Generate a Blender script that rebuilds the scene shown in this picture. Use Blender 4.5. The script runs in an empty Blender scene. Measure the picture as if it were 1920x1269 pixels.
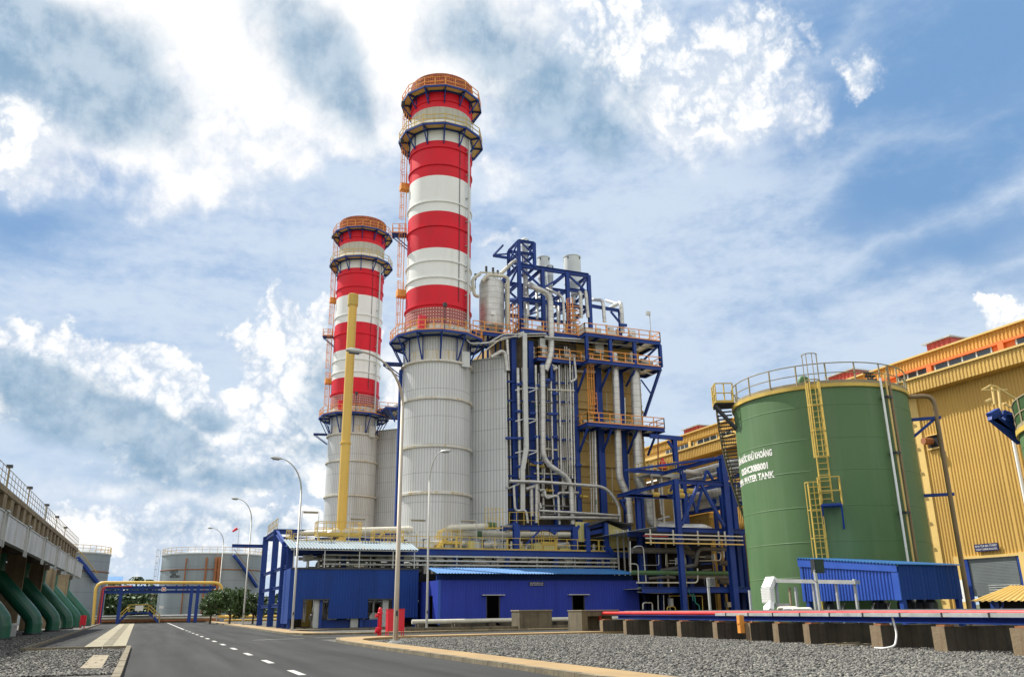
import bpy, bmesh, math, random
import numpy as np
from mathutils import Vector, Matrix
sc = bpy.context.scene
R = math.radians
random.seed(7)
# ---------------------------------------------------------------- camera
HC = 1.4; FPX = 1560.0
PITCH, ROLL, YAW = R(18.04), R(0.67), R(22.4)
_f = Vector((math.sin(YAW)*math.cos(PITCH), math.cos(YAW)*math.cos(PITCH), math.sin(PITCH)))
_r0 = Vector((math.cos(YAW), -math.sin(YAW), 0)); _u0 = _r0.cross(_f)
_r = _r0*math.cos(ROLL) - _u0*math.sin(ROLL); _u = _u0*math.cos(ROLL) + _r0*math.sin(ROLL)
cam = bpy.data.cameras.new('camera'); camo = bpy.data.objects.new('camera', cam)
sc.collection.objects.link(camo)
camo.matrix_world = Matrix(((_r.x,_u.x,-_f.x,0),(_r.y,_u.y,-_f.y,0),(_r.z,_u.z,-_f.z,HC),(0,0,0,1)))
cam.sensor_width = 36; cam.lens = 36*FPX/1920; cam.clip_start = 0.1; cam.clip_end = 20000
sc.camera = camo
sc.view_settings.view_transform = 'Standard'; sc.view_settings.look = 'None'
sc.view_settings.gamma = 1; sc.view_settings.exposure = 0.5
def ray(px, py): return _r*((px-960)/FPX) - _u*((py-634.5)/FPX) + _f
def P(px, py, X=None, Y=None, Z=None):
    "survey: the point of a known real plane (X, Y or Z constant) seen along a direction of the photograph"
    d = ray(px, py)
    t = X/d.x if X is not None else (Y/d.y if Y is not None else (Z-HC)/d.z)
    return Vector((d.x*t, d.y*t, HC+d.z*t))
def lev(px, py, dist):
    d = ray(px, py); return HC + dist*d.z/math.hypot(d.x, d.y)
# ---------------------------------------------------------------- sun
SUN_AZ, SUN_EL = R(-36), R(52)
sd = Vector((math.sin(SUN_AZ)*math.cos(SUN_EL), math.cos(SUN_AZ)*math.cos(SUN_EL), math.sin(SUN_EL)))
sl = bpy.data.lights.new('sun', 'SUN'); sl.energy = 5.0; sl.angle = R(0.6); sl.color = (1.0,.95,.86)
so = bpy.data.objects.new('sun', sl); sc.collection.objects.link(so)
so.rotation_euler = sd.to_track_quat('Z','Y').to_euler()
# ---------------------------------------------------------------- world: Nishita sky with a cloud layer laid out by azimuth and elevation
w = bpy.data.worlds.new('World'); sc.world = w; w.use_nodes = True
nt = w.node_tree; nt.nodes.clear(); N = nt.nodes.new; L = nt.links.new
def mth(op, a, b=None, c=None, clamp=False):
    n = N('ShaderNodeMath'); n.operation = op; n.use_clamp = clamp
    for i, v in enumerate((a, b, c)):
        if v is None: continue
        if isinstance(v, (int, float)): n.inputs[i].default_value = v
        else: L(v, n.inputs[i])
    return n.outputs[0]
def smooth(v, a, b, lo=0., hi=1.):
    n = N('ShaderNodeMapRange'); n.interpolation_type = 'SMOOTHSTEP'
    L(v, n.inputs[0]); n.inputs[1].default_value = a; n.inputs[2].default_value = b; n.inputs[3].default_value = lo; n.inputs[4].default_value = hi
    return n.outputs[0]
def mixc(f, a, b):
    n = N('ShaderNodeMix'); n.data_type = 'RGBA'
    if isinstance(f, (int, float)): n.inputs[0].default_value = f
    else: L(f, n.inputs[0])
    for i, v in ((6, a), (7, b)):
        if isinstance(v, tuple): n.inputs[i].default_value = (*v, 1)
        else: L(v, n.inputs[i])
    return n.outputs[2]
sky = N('ShaderNodeTexSky'); sky.sky_type = 'NISHITA'; sky.sun_disc = False
sky.sun_elevation = SUN_EL; sky.sun_rotation = SUN_AZ; sky.air_density = 1.0; sky.dust_density = 0.6; sky.ozone_density = 2.0
tc = N('ShaderNodeTexCoord'); sx = N('ShaderNodeSeparateXYZ'); L(tc.outputs['Generated'], sx.inputs[0])
az = mth('MULTIPLY', mth('ARCTAN2', sx.outputs[0], sx.outputs[1]), 57.2958)
el = mth('MULTIPLY', mth('ARCSINE', sx.outputs[2]), 57.2958)
cb = N('ShaderNodeCombineXYZ'); L(az, cb.inputs[0]); L(el, cb.inputs[1])
AE = cb.outputs[0]
def noise(vec, scale, detail=6, rough=.55, dist=0., dims='3D', off=(0,0,0), sc3=(1,1,1), out=0, rot=0):
    m = N('ShaderNodeMapping'); L(vec, m.inputs[0]); m.inputs[1].default_value = off; m.inputs[3].default_value = sc3; m.inputs[2].default_value = (0,0,rot)
    n = N('ShaderNodeTexNoise'); L(m.outputs[0], n.inputs['Vector']); n.inputs['Scale'].default_value = scale
    n.inputs['Detail'].default_value = detail; n.inputs['Roughness'].default_value = rough; n.inputs['Distortion'].default_value = dist
    return n.outputs[out]
def warp(vec, scale, amp, detail=5, rough=.6):
    c = noise(vec, scale, detail, rough, out=1)
    s = N('ShaderNodeVectorMath'); s.operation = 'SUBTRACT'; L(c, s.inputs[0]); s.inputs[1].default_value = (.5,.5,.5)
    k = N('ShaderNodeVectorMath'); k.operation = 'SCALE'; L(s.outputs[0], k.inputs[0]); k.inputs['Scale'].default_value = amp
    a = N('ShaderNodeVectorMath'); a.operation = 'ADD'; L(vec, a.inputs[0]); L(k.outputs[0], a.inputs[1])
    return a.outputs[0]
Wc = warp(AE, .16, 9.0, 7, .58)      # cumulus edges
Ws = warp(AE, .10, 7.0, 3, .5)       # soft grey bellies
def ae(px, py):
    d = ray(px, py).normalized(); return math.degrees(math.atan2(d.x, d.y)), math.degrees(math.asin(d.z))
def blob(vec, px, py, rx, ry, rot=0, weight=1.0, expo=1.0):
    a, e = ae(px, py); k = 27.2
    m = N('ShaderNodeMapping'); m.vector_type = 'TEXTURE'; L(vec, m.inputs[0])
    m.inputs[1].default_value = (a, e, 0); m.inputs[2].default_value = (0,0,R(-rot)); m.inputs[3].default_value = (rx/k/max(.5, math.cos(R(e))), ry/k, 1000)
    g = N('ShaderNodeTexGradient'); g.gradient_type = 'SPHERICAL'; L(m.outputs[0], g.inputs[0])
    return mth('MULTIPLY', g.outputs[1], weight)
def total(vec, lst, op='MAXIMUM'):
    o = None
    for b in lst:
        v = blob(vec, *b); o = v if o is None else mth(op, o, v)
    return o
# bright cloud (px, py, radius x, radius y, tilt, weight) - surveyed, then placed by sky direction
white = total(Wc, [(500,20,600,270,0,2.4),(640,150,260,130,0,1.3),(280,230,280,150,20,1.1),(60,250,130,120,0,.9),(350,370,100,100,0,1.0),
  (500,260,190,80,0,.9),(620,250,120,80,0,.8),(930,320,110,60,0,.6),(1290,200,300,130,10,.7),(700,700,200,150,0,.6),(360,945,280,45,0,.7),(130,940,180,40,0,.4),(950,465,80,22,0,.7)])
crisp = total(Wc, [(20,240,80,110,0,1.0),(1180,85,170,110,15,1.2),(1370,110,150,110,0,1.1),(1330,190,150,90,0,.9),(1590,105,70,42,0,.8),(1400,215,150,60,0,.7),(150,720,270,105,8,2.0),(20,700,130,70,0,1.3),
  (340,790,230,95,20,2.0),(440,800,190,95,0,1.8),(560,680,110,150,-35,2.2),(590,800,200,140,0,1.8),(500,830,150,110,0,1.4),(640,640,80,110,0,1.8),(240,1010,230,50,0,.9),(460,1010,250,50,0,.9),(90,1050,180,34,0,.7),(400,885,250,38,0,.7),(1905,590,60,52,0,1.4)])
grey = total(Ws, [(130,100,250,140,8,1.5),(40,60,190,110,0,1.3),(600,130,190,110,25,1.3),(650,170,130,90,30,1.2),(120,775,230,90,16,1.9),(255,825,180,70,18,1.8),(395,800,65,50,0,1.2),
  (620,740,110,170,0,1.2),(600,850,150,50,0,.8),(420,905,300,40,0,.9),(500,960,300,35,0,.6),(1010,150,190,150,0,1.1),(900,60,160,130,0,1.0),(1120,220,160,110,0,.9),(300,980,300,30,0,.5)])
fine = noise(AE, .35, 9, .60)
billow = None
for i_, (f_, a_) in enumerate(((.28,1.),(.62,.55),(1.35,.32),(2.9,.18),(6.0,.10))):
    q_ = mth('MULTIPLY', mth('ABSOLUTE', mth('MULTIPLY_ADD', noise(Wc if i_ < 2 else AE, f_, 0, .5, off=(3*i_,5,0)), 2.0, -1.0)), a_)
    billow = q_ if billow is None else mth('ADD', billow, q_)
veil = noise(warp(AE, .12, 2.5, 4, .5), .10, 8, .60, 0, sc3=(.75,2.3,1), rot=R(-13), off=(3,1,0))
puff = noise(AE, .80, 7, .62, sc3=(1,1.7,1), off=(1,4,0))
deep = total(Ws, [(1780,120,420,200,-8,1.1),(1800,300,330,90,-12,1.2),(1500,60,260,110,0,.8),(1800,430,330,60,-6,.8),(1620,480,260,50,-10,.5),(120,290,190,90,0,.8),(60,400,260,120,0,.7)])
wm = smooth(mth('ADD', white, mth('MULTIPLY_ADD', fine, .62, -.31)), .05, .66)
gm = smooth(mth('ADD', mth('SUBTRACT', grey, mth('MULTIPLY', mth('SUBTRACT', billow, .35), .25)), mth('MULTIPLY_ADD', fine, .36, -.18)), .05, .85)
hi = smooth(el, 22, 30)      # higher cloud is thinner and softer edged than the low cumulus
cm = mth('MULTIPLY', smooth(mth('MULTIPLY_ADD', mth('SUBTRACT', billow, .40), .62, crisp), .08, .46), smooth(crisp, .02, .16))
cmh = mth('MULTIPLY', smooth(mth('ADD', mth('MULTIPLY_ADD', mth('SUBTRACT', billow, .40), .55, crisp), mth('MULTIPLY_ADD', fine, .5, -.25)), .0, .75), smooth(crisp, .0, .25))
cm = mth('ADD', mth('MULTIPLY', cm, mth('SUBTRACT', 1.0, hi)), mth('MULTIPLY', cmh, hi))
dm = smooth(deep, .0, .85)
vm = smooth(mth('SUBTRACT', mth('MULTIPLY_ADD', puff, .34, veil), mth('MULTIPLY', dm, .26)), .40, .78, .26, .95)
STR = 0.1
G = 0.71    # sky radiances are set for exposure 0 and scaled to the exposure used
def C(r, g, b): return (r/STR*G, g/STR*G, b/STR*G)
scl = N('ShaderNodeVectorMath'); scl.operation = 'SCALE'; L(sky.outputs[0], scl.inputs[0]); scl.inputs['Scale'].default_value = G
low = smooth(el, 0, 26, .75, 0)
base = mixc(.70, scl.outputs[0], C(.24,.44,.76))
base = mixc(mth('MULTIPLY', dm, .85), base, C(.15,.33,.62))
base = mixc(low, base, C(.50,.64,.80))
vm = mth('MULTIPLY', vm, mth('MULTIPLY_ADD', dm, -.72, 1.0))
c1 = mixc(vm, base, C(.645,.755,.90))
wcol = mixc(smooth(mth('ADD', fine, mth('MULTIPLY', white, .25)), .45, .80), C(.72,.79,.90), C(1.10,1.09,1.08))
c2 = mixc(mth('MULTIPLY', wm, .96), c1, wcol)
ccol = mixc(smooth(mth('ADD', billow, mth('MULTIPLY', crisp, .15)), .22, .88), C(.60,.70,.84), C(1.14,1.13,1.11))
c2 = mixc(mth('MULTIPLY', cm, .95), c2, ccol)
c3 = mixc(mth('MULTIPLY', gm, .84), c2, mixc(smooth(fine, .35, .65), C(.22,.38,.55), C(.46,.60,.74)))
# brighter cloud added out of view behind the viewer, to lift the light in shade
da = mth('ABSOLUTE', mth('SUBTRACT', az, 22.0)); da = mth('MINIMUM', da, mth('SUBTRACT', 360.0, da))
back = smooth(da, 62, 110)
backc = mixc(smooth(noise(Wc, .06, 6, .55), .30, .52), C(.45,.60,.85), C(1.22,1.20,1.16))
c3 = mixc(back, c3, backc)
up = smooth(el, -4, 0)
c4 = mixc(up, C(.10,.11,.10), c3)
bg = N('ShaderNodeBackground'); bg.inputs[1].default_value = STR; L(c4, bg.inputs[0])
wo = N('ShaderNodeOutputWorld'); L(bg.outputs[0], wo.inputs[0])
# ---------------------------------------------------------------- helpers
col = sc.collection
class MB:
    "collects shapes in world coordinates; build() links them as one mesh object"
    def __init__(s): s.v=[]; s.f=[]; s.m=[]; s.sm=[]; s.g=[]; s.fg=[]; s.k=0; s.lock=None
    def add(s, vs, fs, mi=0, smooth=False):
        o=len(s.v); s.v += [tuple(v) for v in vs]
        if s.lock is None: s.k+=1
        s.g += [s.k]*len(vs)
        for f in fs: s.f.append(tuple(i+o for i in f)); s.m.append(mi); s.sm.append(smooth); s.fg.append(s.k)
        return s
    def box(s, x0,x1,y0,y1,z0,z1, mi=0):
        return s.add([(x0,y0,z0),(x1,y0,z0),(x1,y1,z0),(x0,y1,z0),(x0,y0,z1),(x1,y0,z1),(x1,y1,z1),(x0,y1,z1)],
            [(3,2,1,0),(4,5,6,7),(0,1,5,4),(1,2,6,5),(2,3,7,6),(3,0,4,7)], mi)
    def frame(s, p, q, up=None):
        p=Vector(p); q=Vector(q); d=(q-p).normalized()
        up=Vector(up) if up is not None else (Vector((0,0,1)) if abs(d.z)<.95 else Vector((0,1,0)))
        a=d.cross(up).normalized(); b=a.cross(d).normalized(); return p,q,d,a,b
    def beam(s, p, q, w, h=None, mi=0, up=None):
        h=h or w; p,q,d,a,b=s.frame(p,q,up); a=a*(w/2); b=b*(h/2)
        vs=[p-a-b,p+a-b,p+a+b,p-a+b,q-a-b,q+a-b,q+a+b,q-a+b]
        return s.add(vs,[(3,2,1,0),(4,5,6,7),(0,1,5,4),(1,2,6,5),(2,3,7,6),(3,0,4,7)],mi)
    def ibeam(s, p, q, w, h, t=.03, mi=0, up=None):
        P0,Q0,d,a,b=s.frame(p,q,up)
        s.beam(P0+b*(h/2-t/2),Q0+b*(h/2-t/2),w,t,mi,b); s.beam(P0-b*(h/2-t/2),Q0-b*(h/2-t/2),w,t,mi,b)
        return s.beam(P0,Q0,t,h-2*t,mi,b)
    def tube(s, pts, r, n=10, bend=0, mi=0, cap=True, smooth=True, seg=4):
        pts=[Vector(p) for p in pts]; 
        if bend and len(pts)>2:
            out=[pts[0]]
            for i in range(1,len(pts)-1):
                a=pts[i-1]-pts[i]; c=pts[i+1]-pts[i]; la=a.length; lc=c.length
                k=min(bend,la*.45,lc*.45); A=pts[i]+a/la*k; B=pts[i]+c/lc*k
                for j in range(seg+1):
                    t=j/seg; out.append(A*(1-t)**2+pts[i]*2*t*(1-t)+B*t*t)
            out.append(pts[-1]); pts=out
        rs=r if isinstance(r,(list,tuple)) else [r]*len(pts)
        if len(rs)!=len(pts): rs=[rs[0]+(rs[-1]-rs[0])*i/(len(pts)-1) for i in range(len(pts))]
        vs=[]; ref=None
        for i,p in enumerate(pts):
            d=(pts[min(i+1,len(pts)-1)]-pts[max(i-1,0)])
            if d.length<1e-9: d=Vector((0,0,1))
            d.normalize()
            if ref is None: ref=Vector((0,0,1)) if abs(d.z)<.9 else Vector((1,0,0))
            a=d.cross(ref); 
            if a.length<1e-5: a=d.orthogonal()
            a.normalize(); b=a.cross(d).normalized(); ref=b
            for k in range(n):
                an=2*math.pi*k/n; vs.append(p+(a*math.cos(an)+b*math.sin(an))*rs[i])
        fs=[]
        for i in range(len(pts)-1):
            for k in range(n):
                fs.append((i*n+k,i*n+(k+1)%n,(i+1)*n+(k+1)%n,(i+1)*n+k))
        s.add(vs,fs,mi,smooth)
        if cap: s.lock=1; s.add(vs[:n],[tuple(range(n))],mi); s.add(vs[-n:],[tuple(reversed(range(n)))],mi); s.lock=None
        return s
    def lathe(s, cx, cy, prof, n=48, smooth=True, a0=0, a1=360):
        "prof: list of (radius, z, material index of the face above)"
        full=abs(a1-a0)>=360; k=n if full else n+1; s.k+=1; s.lock=1
        ring=lambda pr: [(cx+pr[0]*math.sin(R(a0+(a1-a0)*i/n)),cy+pr[0]*math.cos(R(a0+(a1-a0)*i/n)),pr[1]) for i in range(k)]
        j=0
        while j<len(prof)-1:
            e=j+1                                    # run of soft segments shares vertices, a crease starts a new one
            while e<len(prof)-1:
                v1=Vector((prof[e][0]-prof[e-1][0],prof[e][1]-prof[e-1][1])); v2=Vector((prof[e+1][0]-prof[e][0],prof[e+1][1]-prof[e][1]))
                if v1.length<1e-6 or v2.length<1e-6 or v1.angle(v2)>R(32): break
                if (prof[e][2] if len(prof[e])>2 else 0)!=(prof[j][2] if len(prof[j])>2 else 0): break
                e+=1
            vs=[]
            for q in range(j,e+1): vs+=ring(prof[q])
            fs=[]
            for q in range(e-j):
                for i in range(n):
                    i2=(i+1)%k if full else i+1
                    fs.append((q*k+i2,q*k+i,(q+1)*k+i,(q+1)*k+i2))
            s.add(vs,fs,prof[j][2] if len(prof[j])>2 else 0,smooth); j=e
        s.lock=None
        return s
    def disc(s, cx, cy, z, r, n=32, mi=0):
        return s.add([(cx+r*math.cos(2*math.pi*i/n),cy+r*math.sin(2*math.pi*i/n),z) for i in range(n)],[tuple(range(n))],mi)
    def rail(s, pts, h=1.1, sp=1.5, w=.05, rails=(1,.5), toe=True, mi=0, closed=False):
        pts=[Vector(p) for p in pts]
        if closed: pts.append(pts[0])
        for a,b in zip(pts,pts[1:]):
            L_=(b-a).length; k=max(1,round(L_/sp))
            for i in range(k+1):
                if (i==0 and (a-pts[0]).length>1e-6) or (i==k and closed and (b-pts[0]).length<1e-6): continue
                p=a.lerp(b,i/k); s.beam(p,p+Vector((0,0,h*.995)),w,w,mi)
            for rr in rails: s.beam(a+Vector((0,0,h*rr)),b+Vector((0,0,h*rr)),w*.93,w*.93,mi)
            if toe: s.beam(a+Vector((0,0,.08)),b+Vector((0,0,.08)),.02,.14,mi)
        return s
    def ladder(s, p, q, side, out=None, w=.45, rung=.35, cage=True, r=.03, mi=0):
        p=Vector(p); q=Vector(q); side=Vector(side).normalized(); d=(q-p); ln=d.length; d.normalize()
        for k in (-1,1): s.beam(p+side*k*w/2,q+side*k*w/2,r*2,r*2,mi)
        for i in range(int(ln/rung)): 
            c=p+d*(i+.5)*rung; s.beam(c-side*w/2,c+side*w/2,r*1.3,r*1.3,mi)
        if cage and out is not None:
            out=Vector(out).normalized(); z0=2.2; nh=max(2,int((ln-z0)/1.2)+1); arc=[R(a) for a in range(-100,101,40)]
            pt=lambda c,a: c+out*(.35+.38*math.cos(a))+side*(.36*math.sin(a))
            for j in range(nh):
                c=p+d*(z0+(ln-z0)*j/(nh-1)); ps=[pt(c,a) for a in arc]
                for a,b in zip(ps,ps[1:]): s.beam(a,b,.05,.05,mi)
            for a in arc[::1]: s.beam(pt(p+d*z0,a),pt(q,a),.035,.035,mi)
        return s
    def ribs(s, a, b, z0, z1, pitch=.3, depth=.05, mi=0, z0b=None, z1b=None, nrm=None):
        "a corrugated sheet standing on the line a-b (2-D), trapezoid ribs"
        ax,ay=a; bx,by=b; L_=math.hypot(bx-ax,by-ay); ux,uy=(bx-ax)/L_,(by-ay)/L_; nx,ny=(nrm or (uy,-ux))
        z0b=z0 if z0b is None else z0b; z1b=z1 if z1b is None else z1b
        prof=[(0,0),(.35,0),(.5,1),(.85,1)]; k=int(L_/pitch); ts=[]
        for i in range(k):
            for t,h in prof: ts.append(((i+t)*pitch,h))
        ts.append((k*pitch,0)); 
        if L_-k*pitch>1e-3: ts.append((L_,0))
        vs=[]; 
        for t,h in ts:
            x=ax+ux*t+nx*h*depth; y=ay+uy*t+ny*h*depth; f=t/L_
            vs.append((x,y,z0+(z0b-z0)*f)); vs.append((x,y,z1+(z1b-z1)*f))
        return s.add(vs,[(2*i,2*i+2,2*i+3,2*i+1) for i in range(len(ts)-1)],mi)
    def sheet(s, p00, p10, p01, p11, pitch=.2, depth=.03, mi=0, th=.02):
        "a corrugated roof sheet: ribs run from the 0* edge (p00-p10) to the 1* edge (p01-p11)"
        p00,p10,p01,p11=map(Vector,(p00,p10,p01,p11)); L_=(p10-p00).length; k=max(2,int(L_/pitch))
        nrm=(p10-p00).cross(p01-p00).normalized()
        if nrm.z<0: nrm=-nrm
        vs=[]; cnt=0
        for i in range(k):
            for t,h in ((0,0),(.3,0),(.5,1),(.8,1)):
                f=(i+t)/k; o=nrm*(h*depth); vs+= [p00.lerp(p10,f)+o, p01.lerp(p11,f)+o]; cnt+=1
        vs+=[p10,p11]; cnt+=1; n1=len(vs)
        vs2=vs+[v-nrm*th for v in vs]
        fs=[(2*i,2*i+2,2*i+3,2*i+1) for i in range(cnt-1)]+[(n1+2*i+1,n1+2*i+3,n1+2*i+2,n1+2*i) for i in range(cnt-1)]
        fs+=[(2*i,n1+2*i,n1+2*i+2,2*i+2) for i in range(cnt-1)]
        return s.add(vs2,fs,mi)
    def pieces(s):
        "far-apart pieces of the mesh: lists of group numbers"
        ks=sorted(set(s.g)); n=len(ks); ix={k:i for i,k in enumerate(ks)}; gi=np.array([ix[k] for k in s.g]); v=np.array(s.v)
        lo=np.full((n,3),np.inf); hi=np.full((n,3),-np.inf); np.minimum.at(lo,gi,v); np.maximum.at(hi,gi,v)
        size=(hi-lo).max(1); par=list(range(n))
        def find(i):
            while par[i]!=i: par[i]=par[par[i]]; i=par[i]
            return i
        for i in range(n):
            gap=np.maximum(0,np.maximum(lo[i]-hi[i+1:],lo[i+1:]-hi[i])); d=np.sqrt((gap**2).sum(1))
            for j in np.nonzero(d<=np.maximum(.02,.5*np.maximum(size[i],size[i+1:])))[0]:
                a,b=find(i),find(i+1+int(j))
                if a!=b: par[b]=a
        out={}
        for i in range(n): out.setdefault(find(i),set()).add(ks[i])
        return list(out.values())
    def build(s, name, mats, parent=None, origin=None, label=None, split=True):
        if parent is not None and split and 1<s.k<600:
            pc=s.pieces()
            if 1<len(pc)<=100:
                last=None
                for st in pc:
                    m=MB(); mp={}
                    for i,g_ in enumerate(s.g):
                        if g_ in st: mp[i]=len(m.v); m.v.append(s.v[i]); m.g.append(1)
                    for f,mi,sm,fg in zip(s.f,s.m,s.sm,s.fg):
                        if fg in st: m.f.append(tuple(mp[i] for i in f)); m.m.append(mi); m.sm.append(sm); m.fg.append(1)
                    m.k=1; o_=m.build(name,mats,parent,None,label,False); last=last or o_
                return last
        me=bpy.data.meshes.new(name); o=bpy.data.objects.new(name,me); col.objects.link(o)
        off=Vector((0,0,0)); pr=parent
        while pr is not None: off+=Vector(pr.location); pr=pr.parent
        if parent is None and origin is not None: off=Vector(origin); o.location=off
        v=np.array(s.v,dtype=np.float64)-np.array(off)
        me.from_pydata([tuple(x) for x in v],[],s.f)
        for m_ in (mats if isinstance(mats,(list,tuple)) else [mats]): me.materials.append(m_)
        me.polygons.foreach_set('material_index',s.m); me.polygons.foreach_set('use_smooth',s.sm); me.update()
        if parent is not None: o.parent=parent
        if label: o['label']=label
        return o
def tag(o, label, cat, group=None, kind=None):
    if label: o['label']=label
    if cat: o['category']=cat
    if group: o['group']=group
    if kind: o['kind']=kind
    return o
def thing(name, label, cat, loc, group=None):
    o=bpy.data.objects.new(name,None); o.empty_display_size=.3; col.objects.link(o); o.location=loc; return tag(o,label,cat,group)
def struct(name, mb, m): o=mb.build(name,m); o['kind']='structure'; return o
def dup(root, off, label, only=None, group=None):
    r=root.copy(); col.objects.link(r); r.location=Vector(root.location)+Vector(off); r['label']=label
    if group: r['group']=group
    for ch in list(root.children):
        if only and ch.name.split('.')[0] not in only: continue
        c=ch.copy(); col.objects.link(c); c.parent=r
        for g in list(ch.children): d=g.copy(); col.objects.link(d); d.parent=c
    return r
def add_part(name, mats, parent, label=None):
    class _C:
        def __enter__(s): s.mb=MB(); return s.mb
        def __exit__(s,*a): s.o=s.mb.build(name,mats,parent,label=label)
    return _C()
# ---------------------------------------------------------------- materials
def mat(name, c, rough=.6, metal=0., var=.18, scale=.8, streak=0., streak_c=None, bump=.0, bscale=20, rib=None, pitch=.3, rshade=.3, joints=None, spec=.5):
    m=bpy.data.materials.new(name); m.use_nodes=True; t=m.node_tree; n=t.nodes; l=t.links
    b=n['Principled BSDF']; b.inputs['Roughness'].default_value=rough; b.inputs['Metallic'].default_value=metal
    b.inputs['Specular IOR Level'].default_value=spec
    tc=n.new('ShaderNodeTexCoord'); co=tc.outputs['Object']
    def ns(scl, detail, sc3=(1,1,1)):
        mp=n.new('ShaderNodeMapping'); l.new(co,mp.inputs[0]); mp.inputs[3].default_value=sc3
        x=n.new('ShaderNodeTexNoise'); l.new(mp.outputs[0],x.inputs['Vector']); x.inputs['Scale'].default_value=scl; x.inputs['Detail'].default_value=detail; x.inputs['Roughness'].default_value=.65
        return x.outputs[0]
    def rng(v,a,b_,lo,hi):
        x=n.new('ShaderNodeMapRange'); l.new(v,x.inputs[0]); x.inputs[1].default_value=a; x.inputs[2].default_value=b_; x.inputs[3].default_value=lo; x.inputs[4].default_value=hi; return x.outputs[0]
    def mix(f,a,b_,mode='MIX'):
        x=n.new('ShaderNodeMix'); x.data_type='RGBA'; x.blend_type=mode
        if isinstance(f,float): x.inputs[0].default_value=f
        else: l.new(f,x.inputs[0])
        for i,v in ((6,a),(7,b_)):
            if isinstance(v,tuple): x.inputs[i].default_value=(*v,1)
            else: l.new(v,x.inputs[i])
        return x.outputs[2]
    def mm(op,a,b_=None):
        x=n.new('ShaderNodeMath'); x.operation=op
        for i,v in enumerate((a,b_)):
            if v is None: continue
            if isinstance(v,(int,float)): x.inputs[i].default_value=v
            else: l.new(v,x.inputs[i])
        return x.outputs[0]
    dark=tuple(k*(1-var*1.3) for k in c); lite=tuple(min(1,k*(1+var*.6)) for k in c)
    cc=mix(rng(ns(scale,7),.3,.7,0,1),dark,lite)
    if streak:
        sc_=streak_c or tuple(k*.45 for k in c)
        f=rng(ns(scale*1.4,5,(2.6,2.6,.12)),.49,.70,0,streak); cc=mix(f,cc,sc_)
    sep=n.new('ShaderNodeSeparateXYZ'); l.new(co,sep.inputs[0])
    h=None
    if rib:
        if rib=='ang': v=mm('MULTIPLY',mm('ARCTAN2',sep.outputs[0],sep.outputs[1]),pitch)    # pitch = ribs per radian
        else: v=mm('DIVIDE',mm('SUBTRACT',sep.outputs[0],sep.outputs[1]) if rib=='xy' else sep.outputs['XYZ'.index(rib.upper())],pitch/(2*math.pi))
        w_=mm('SINE',v); h=rng(w_,-.3,.3,0,1); cc=mix(rng(w_,-.9,-.2,rshade,0.),cc,tuple(k*.45 for k in c))  # rib troughs darkened in colour to paint their shade
    if joints:
        dz=joints; fr=mm('FRACT',mm('DIVIDE',sep.outputs[2],dz)); g=mm('LESS_THAN',fr,.06/dz); cc=mix(mm('MULTIPLY',g,.6),cc,tuple(k*.35 for k in c))
    l.new(cc,b.inputs['Base Color'])
    if rough<.9: l.new(rng(ns(scale*2,4),.3,.7,max(.05,rough-.1),min(1,rough+.12)),b.inputs['Roughness'])
    if bump or h is not None:
        bn=n.new('ShaderNodeBump'); bn.inputs['Distance'].default_value=.04; bn.inputs['Strength'].default_value=bump or .5
        hh=ns(bscale,6) if h is None else h
        l.new(hh,bn.inputs['Height']); l.new(bn.outputs[0],b.inputs['Normal'])
    return m
M={}
M['red']=mat('red_paint',(.70,.010,.028),.5,var=.14,scale=.3,streak=.35,streak_c=(.50,.015,.03),spec=.3)
M['white']=mat('white_paint',(.80,.82,.80),.42,var=.05,scale=.25,streak=.3,streak_c=(.62,.61,.54))
M['greyband']=mat('weathered_band',(.50,.49,.42),.5,var=.15,scale=.6,streak=.5,streak_c=(.36,.32,.2),rib='ang',pitch=30,rshade=.2)
M['perf']=mat('perforated_plate',(.36,.095,.085),.6,var=.15,scale=1)
M['mesh']=mat('orange_guard',(.46,.14,.06),.6,var=.3,scale=2)
M['clad']=mat('aluminium_cladding',(.62,.64,.64),.42,.10,var=.10,scale=.25,streak=.6,streak_c=(.43,.42,.39),rib='ang',pitch=75,rshade=.55,joints=2.95)
M['cladx']=mat('ribbed_aluminium_panel',(.60,.62,.62),.42,.10,var=.10,scale=.25,streak=.6,streak_c=(.41,.41,.38),rib='xy',pitch=.5,rshade=.6,joints=2.2)
M['cladp']=mat('plain_aluminium_band',(.62,.61,.56),.42,.1,var=.08,scale=.9,streak=1.0,streak_c=(.46,.33,.10))
M['pipe']=mat('insulated_pipe_jacket',(.60,.60,.57),.36,.45,var=.26,scale=.7,streak=.45,streak_c=(.30,.29,.25),joints=.7)
M['pipec']=mat('cream_pipe_paint',(.62,.60,.50),.5,var=.12,scale=.8,streak=.3)
M['silencer']=mat('pale_grey_steel',(.60,.66,.66),.5,var=.08,scale=.6,streak=.4,streak_c=(.45,.45,.4))
M['blue']=mat('blue_steel_paint',(.015,.052,.26),.55,var=.2,scale=.5,streak=.3,streak_c=(.010,.025,.11),spec=.3)
M['bluew']=mat('blue_wall_sheet',(.026,.052,.38),.6,var=.10,scale=.25,streak=.35,streak_c=(.018,.034,.25),rib='xy',pitch=.25,rshade=.14,spec=.25)
M['bluew2']=mat('deep_blue_wall_sheet',(.014,.058,.28),.6,var=.14,scale=.25,streak=.5,streak_c=(.010,.036,.16),rib='xy',pitch=.25,rshade=.24,spec=.25)
M['bluecan']=mat('bright_blue_sheet',(.022,.085,.42),.5,var=.08,scale=.3,streak=.3)
M['blueroof']=mat('sky_blue_roof_sheet',(.035,.17,.42),.5,var=.12,scale=.4,streak=.2)
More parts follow.
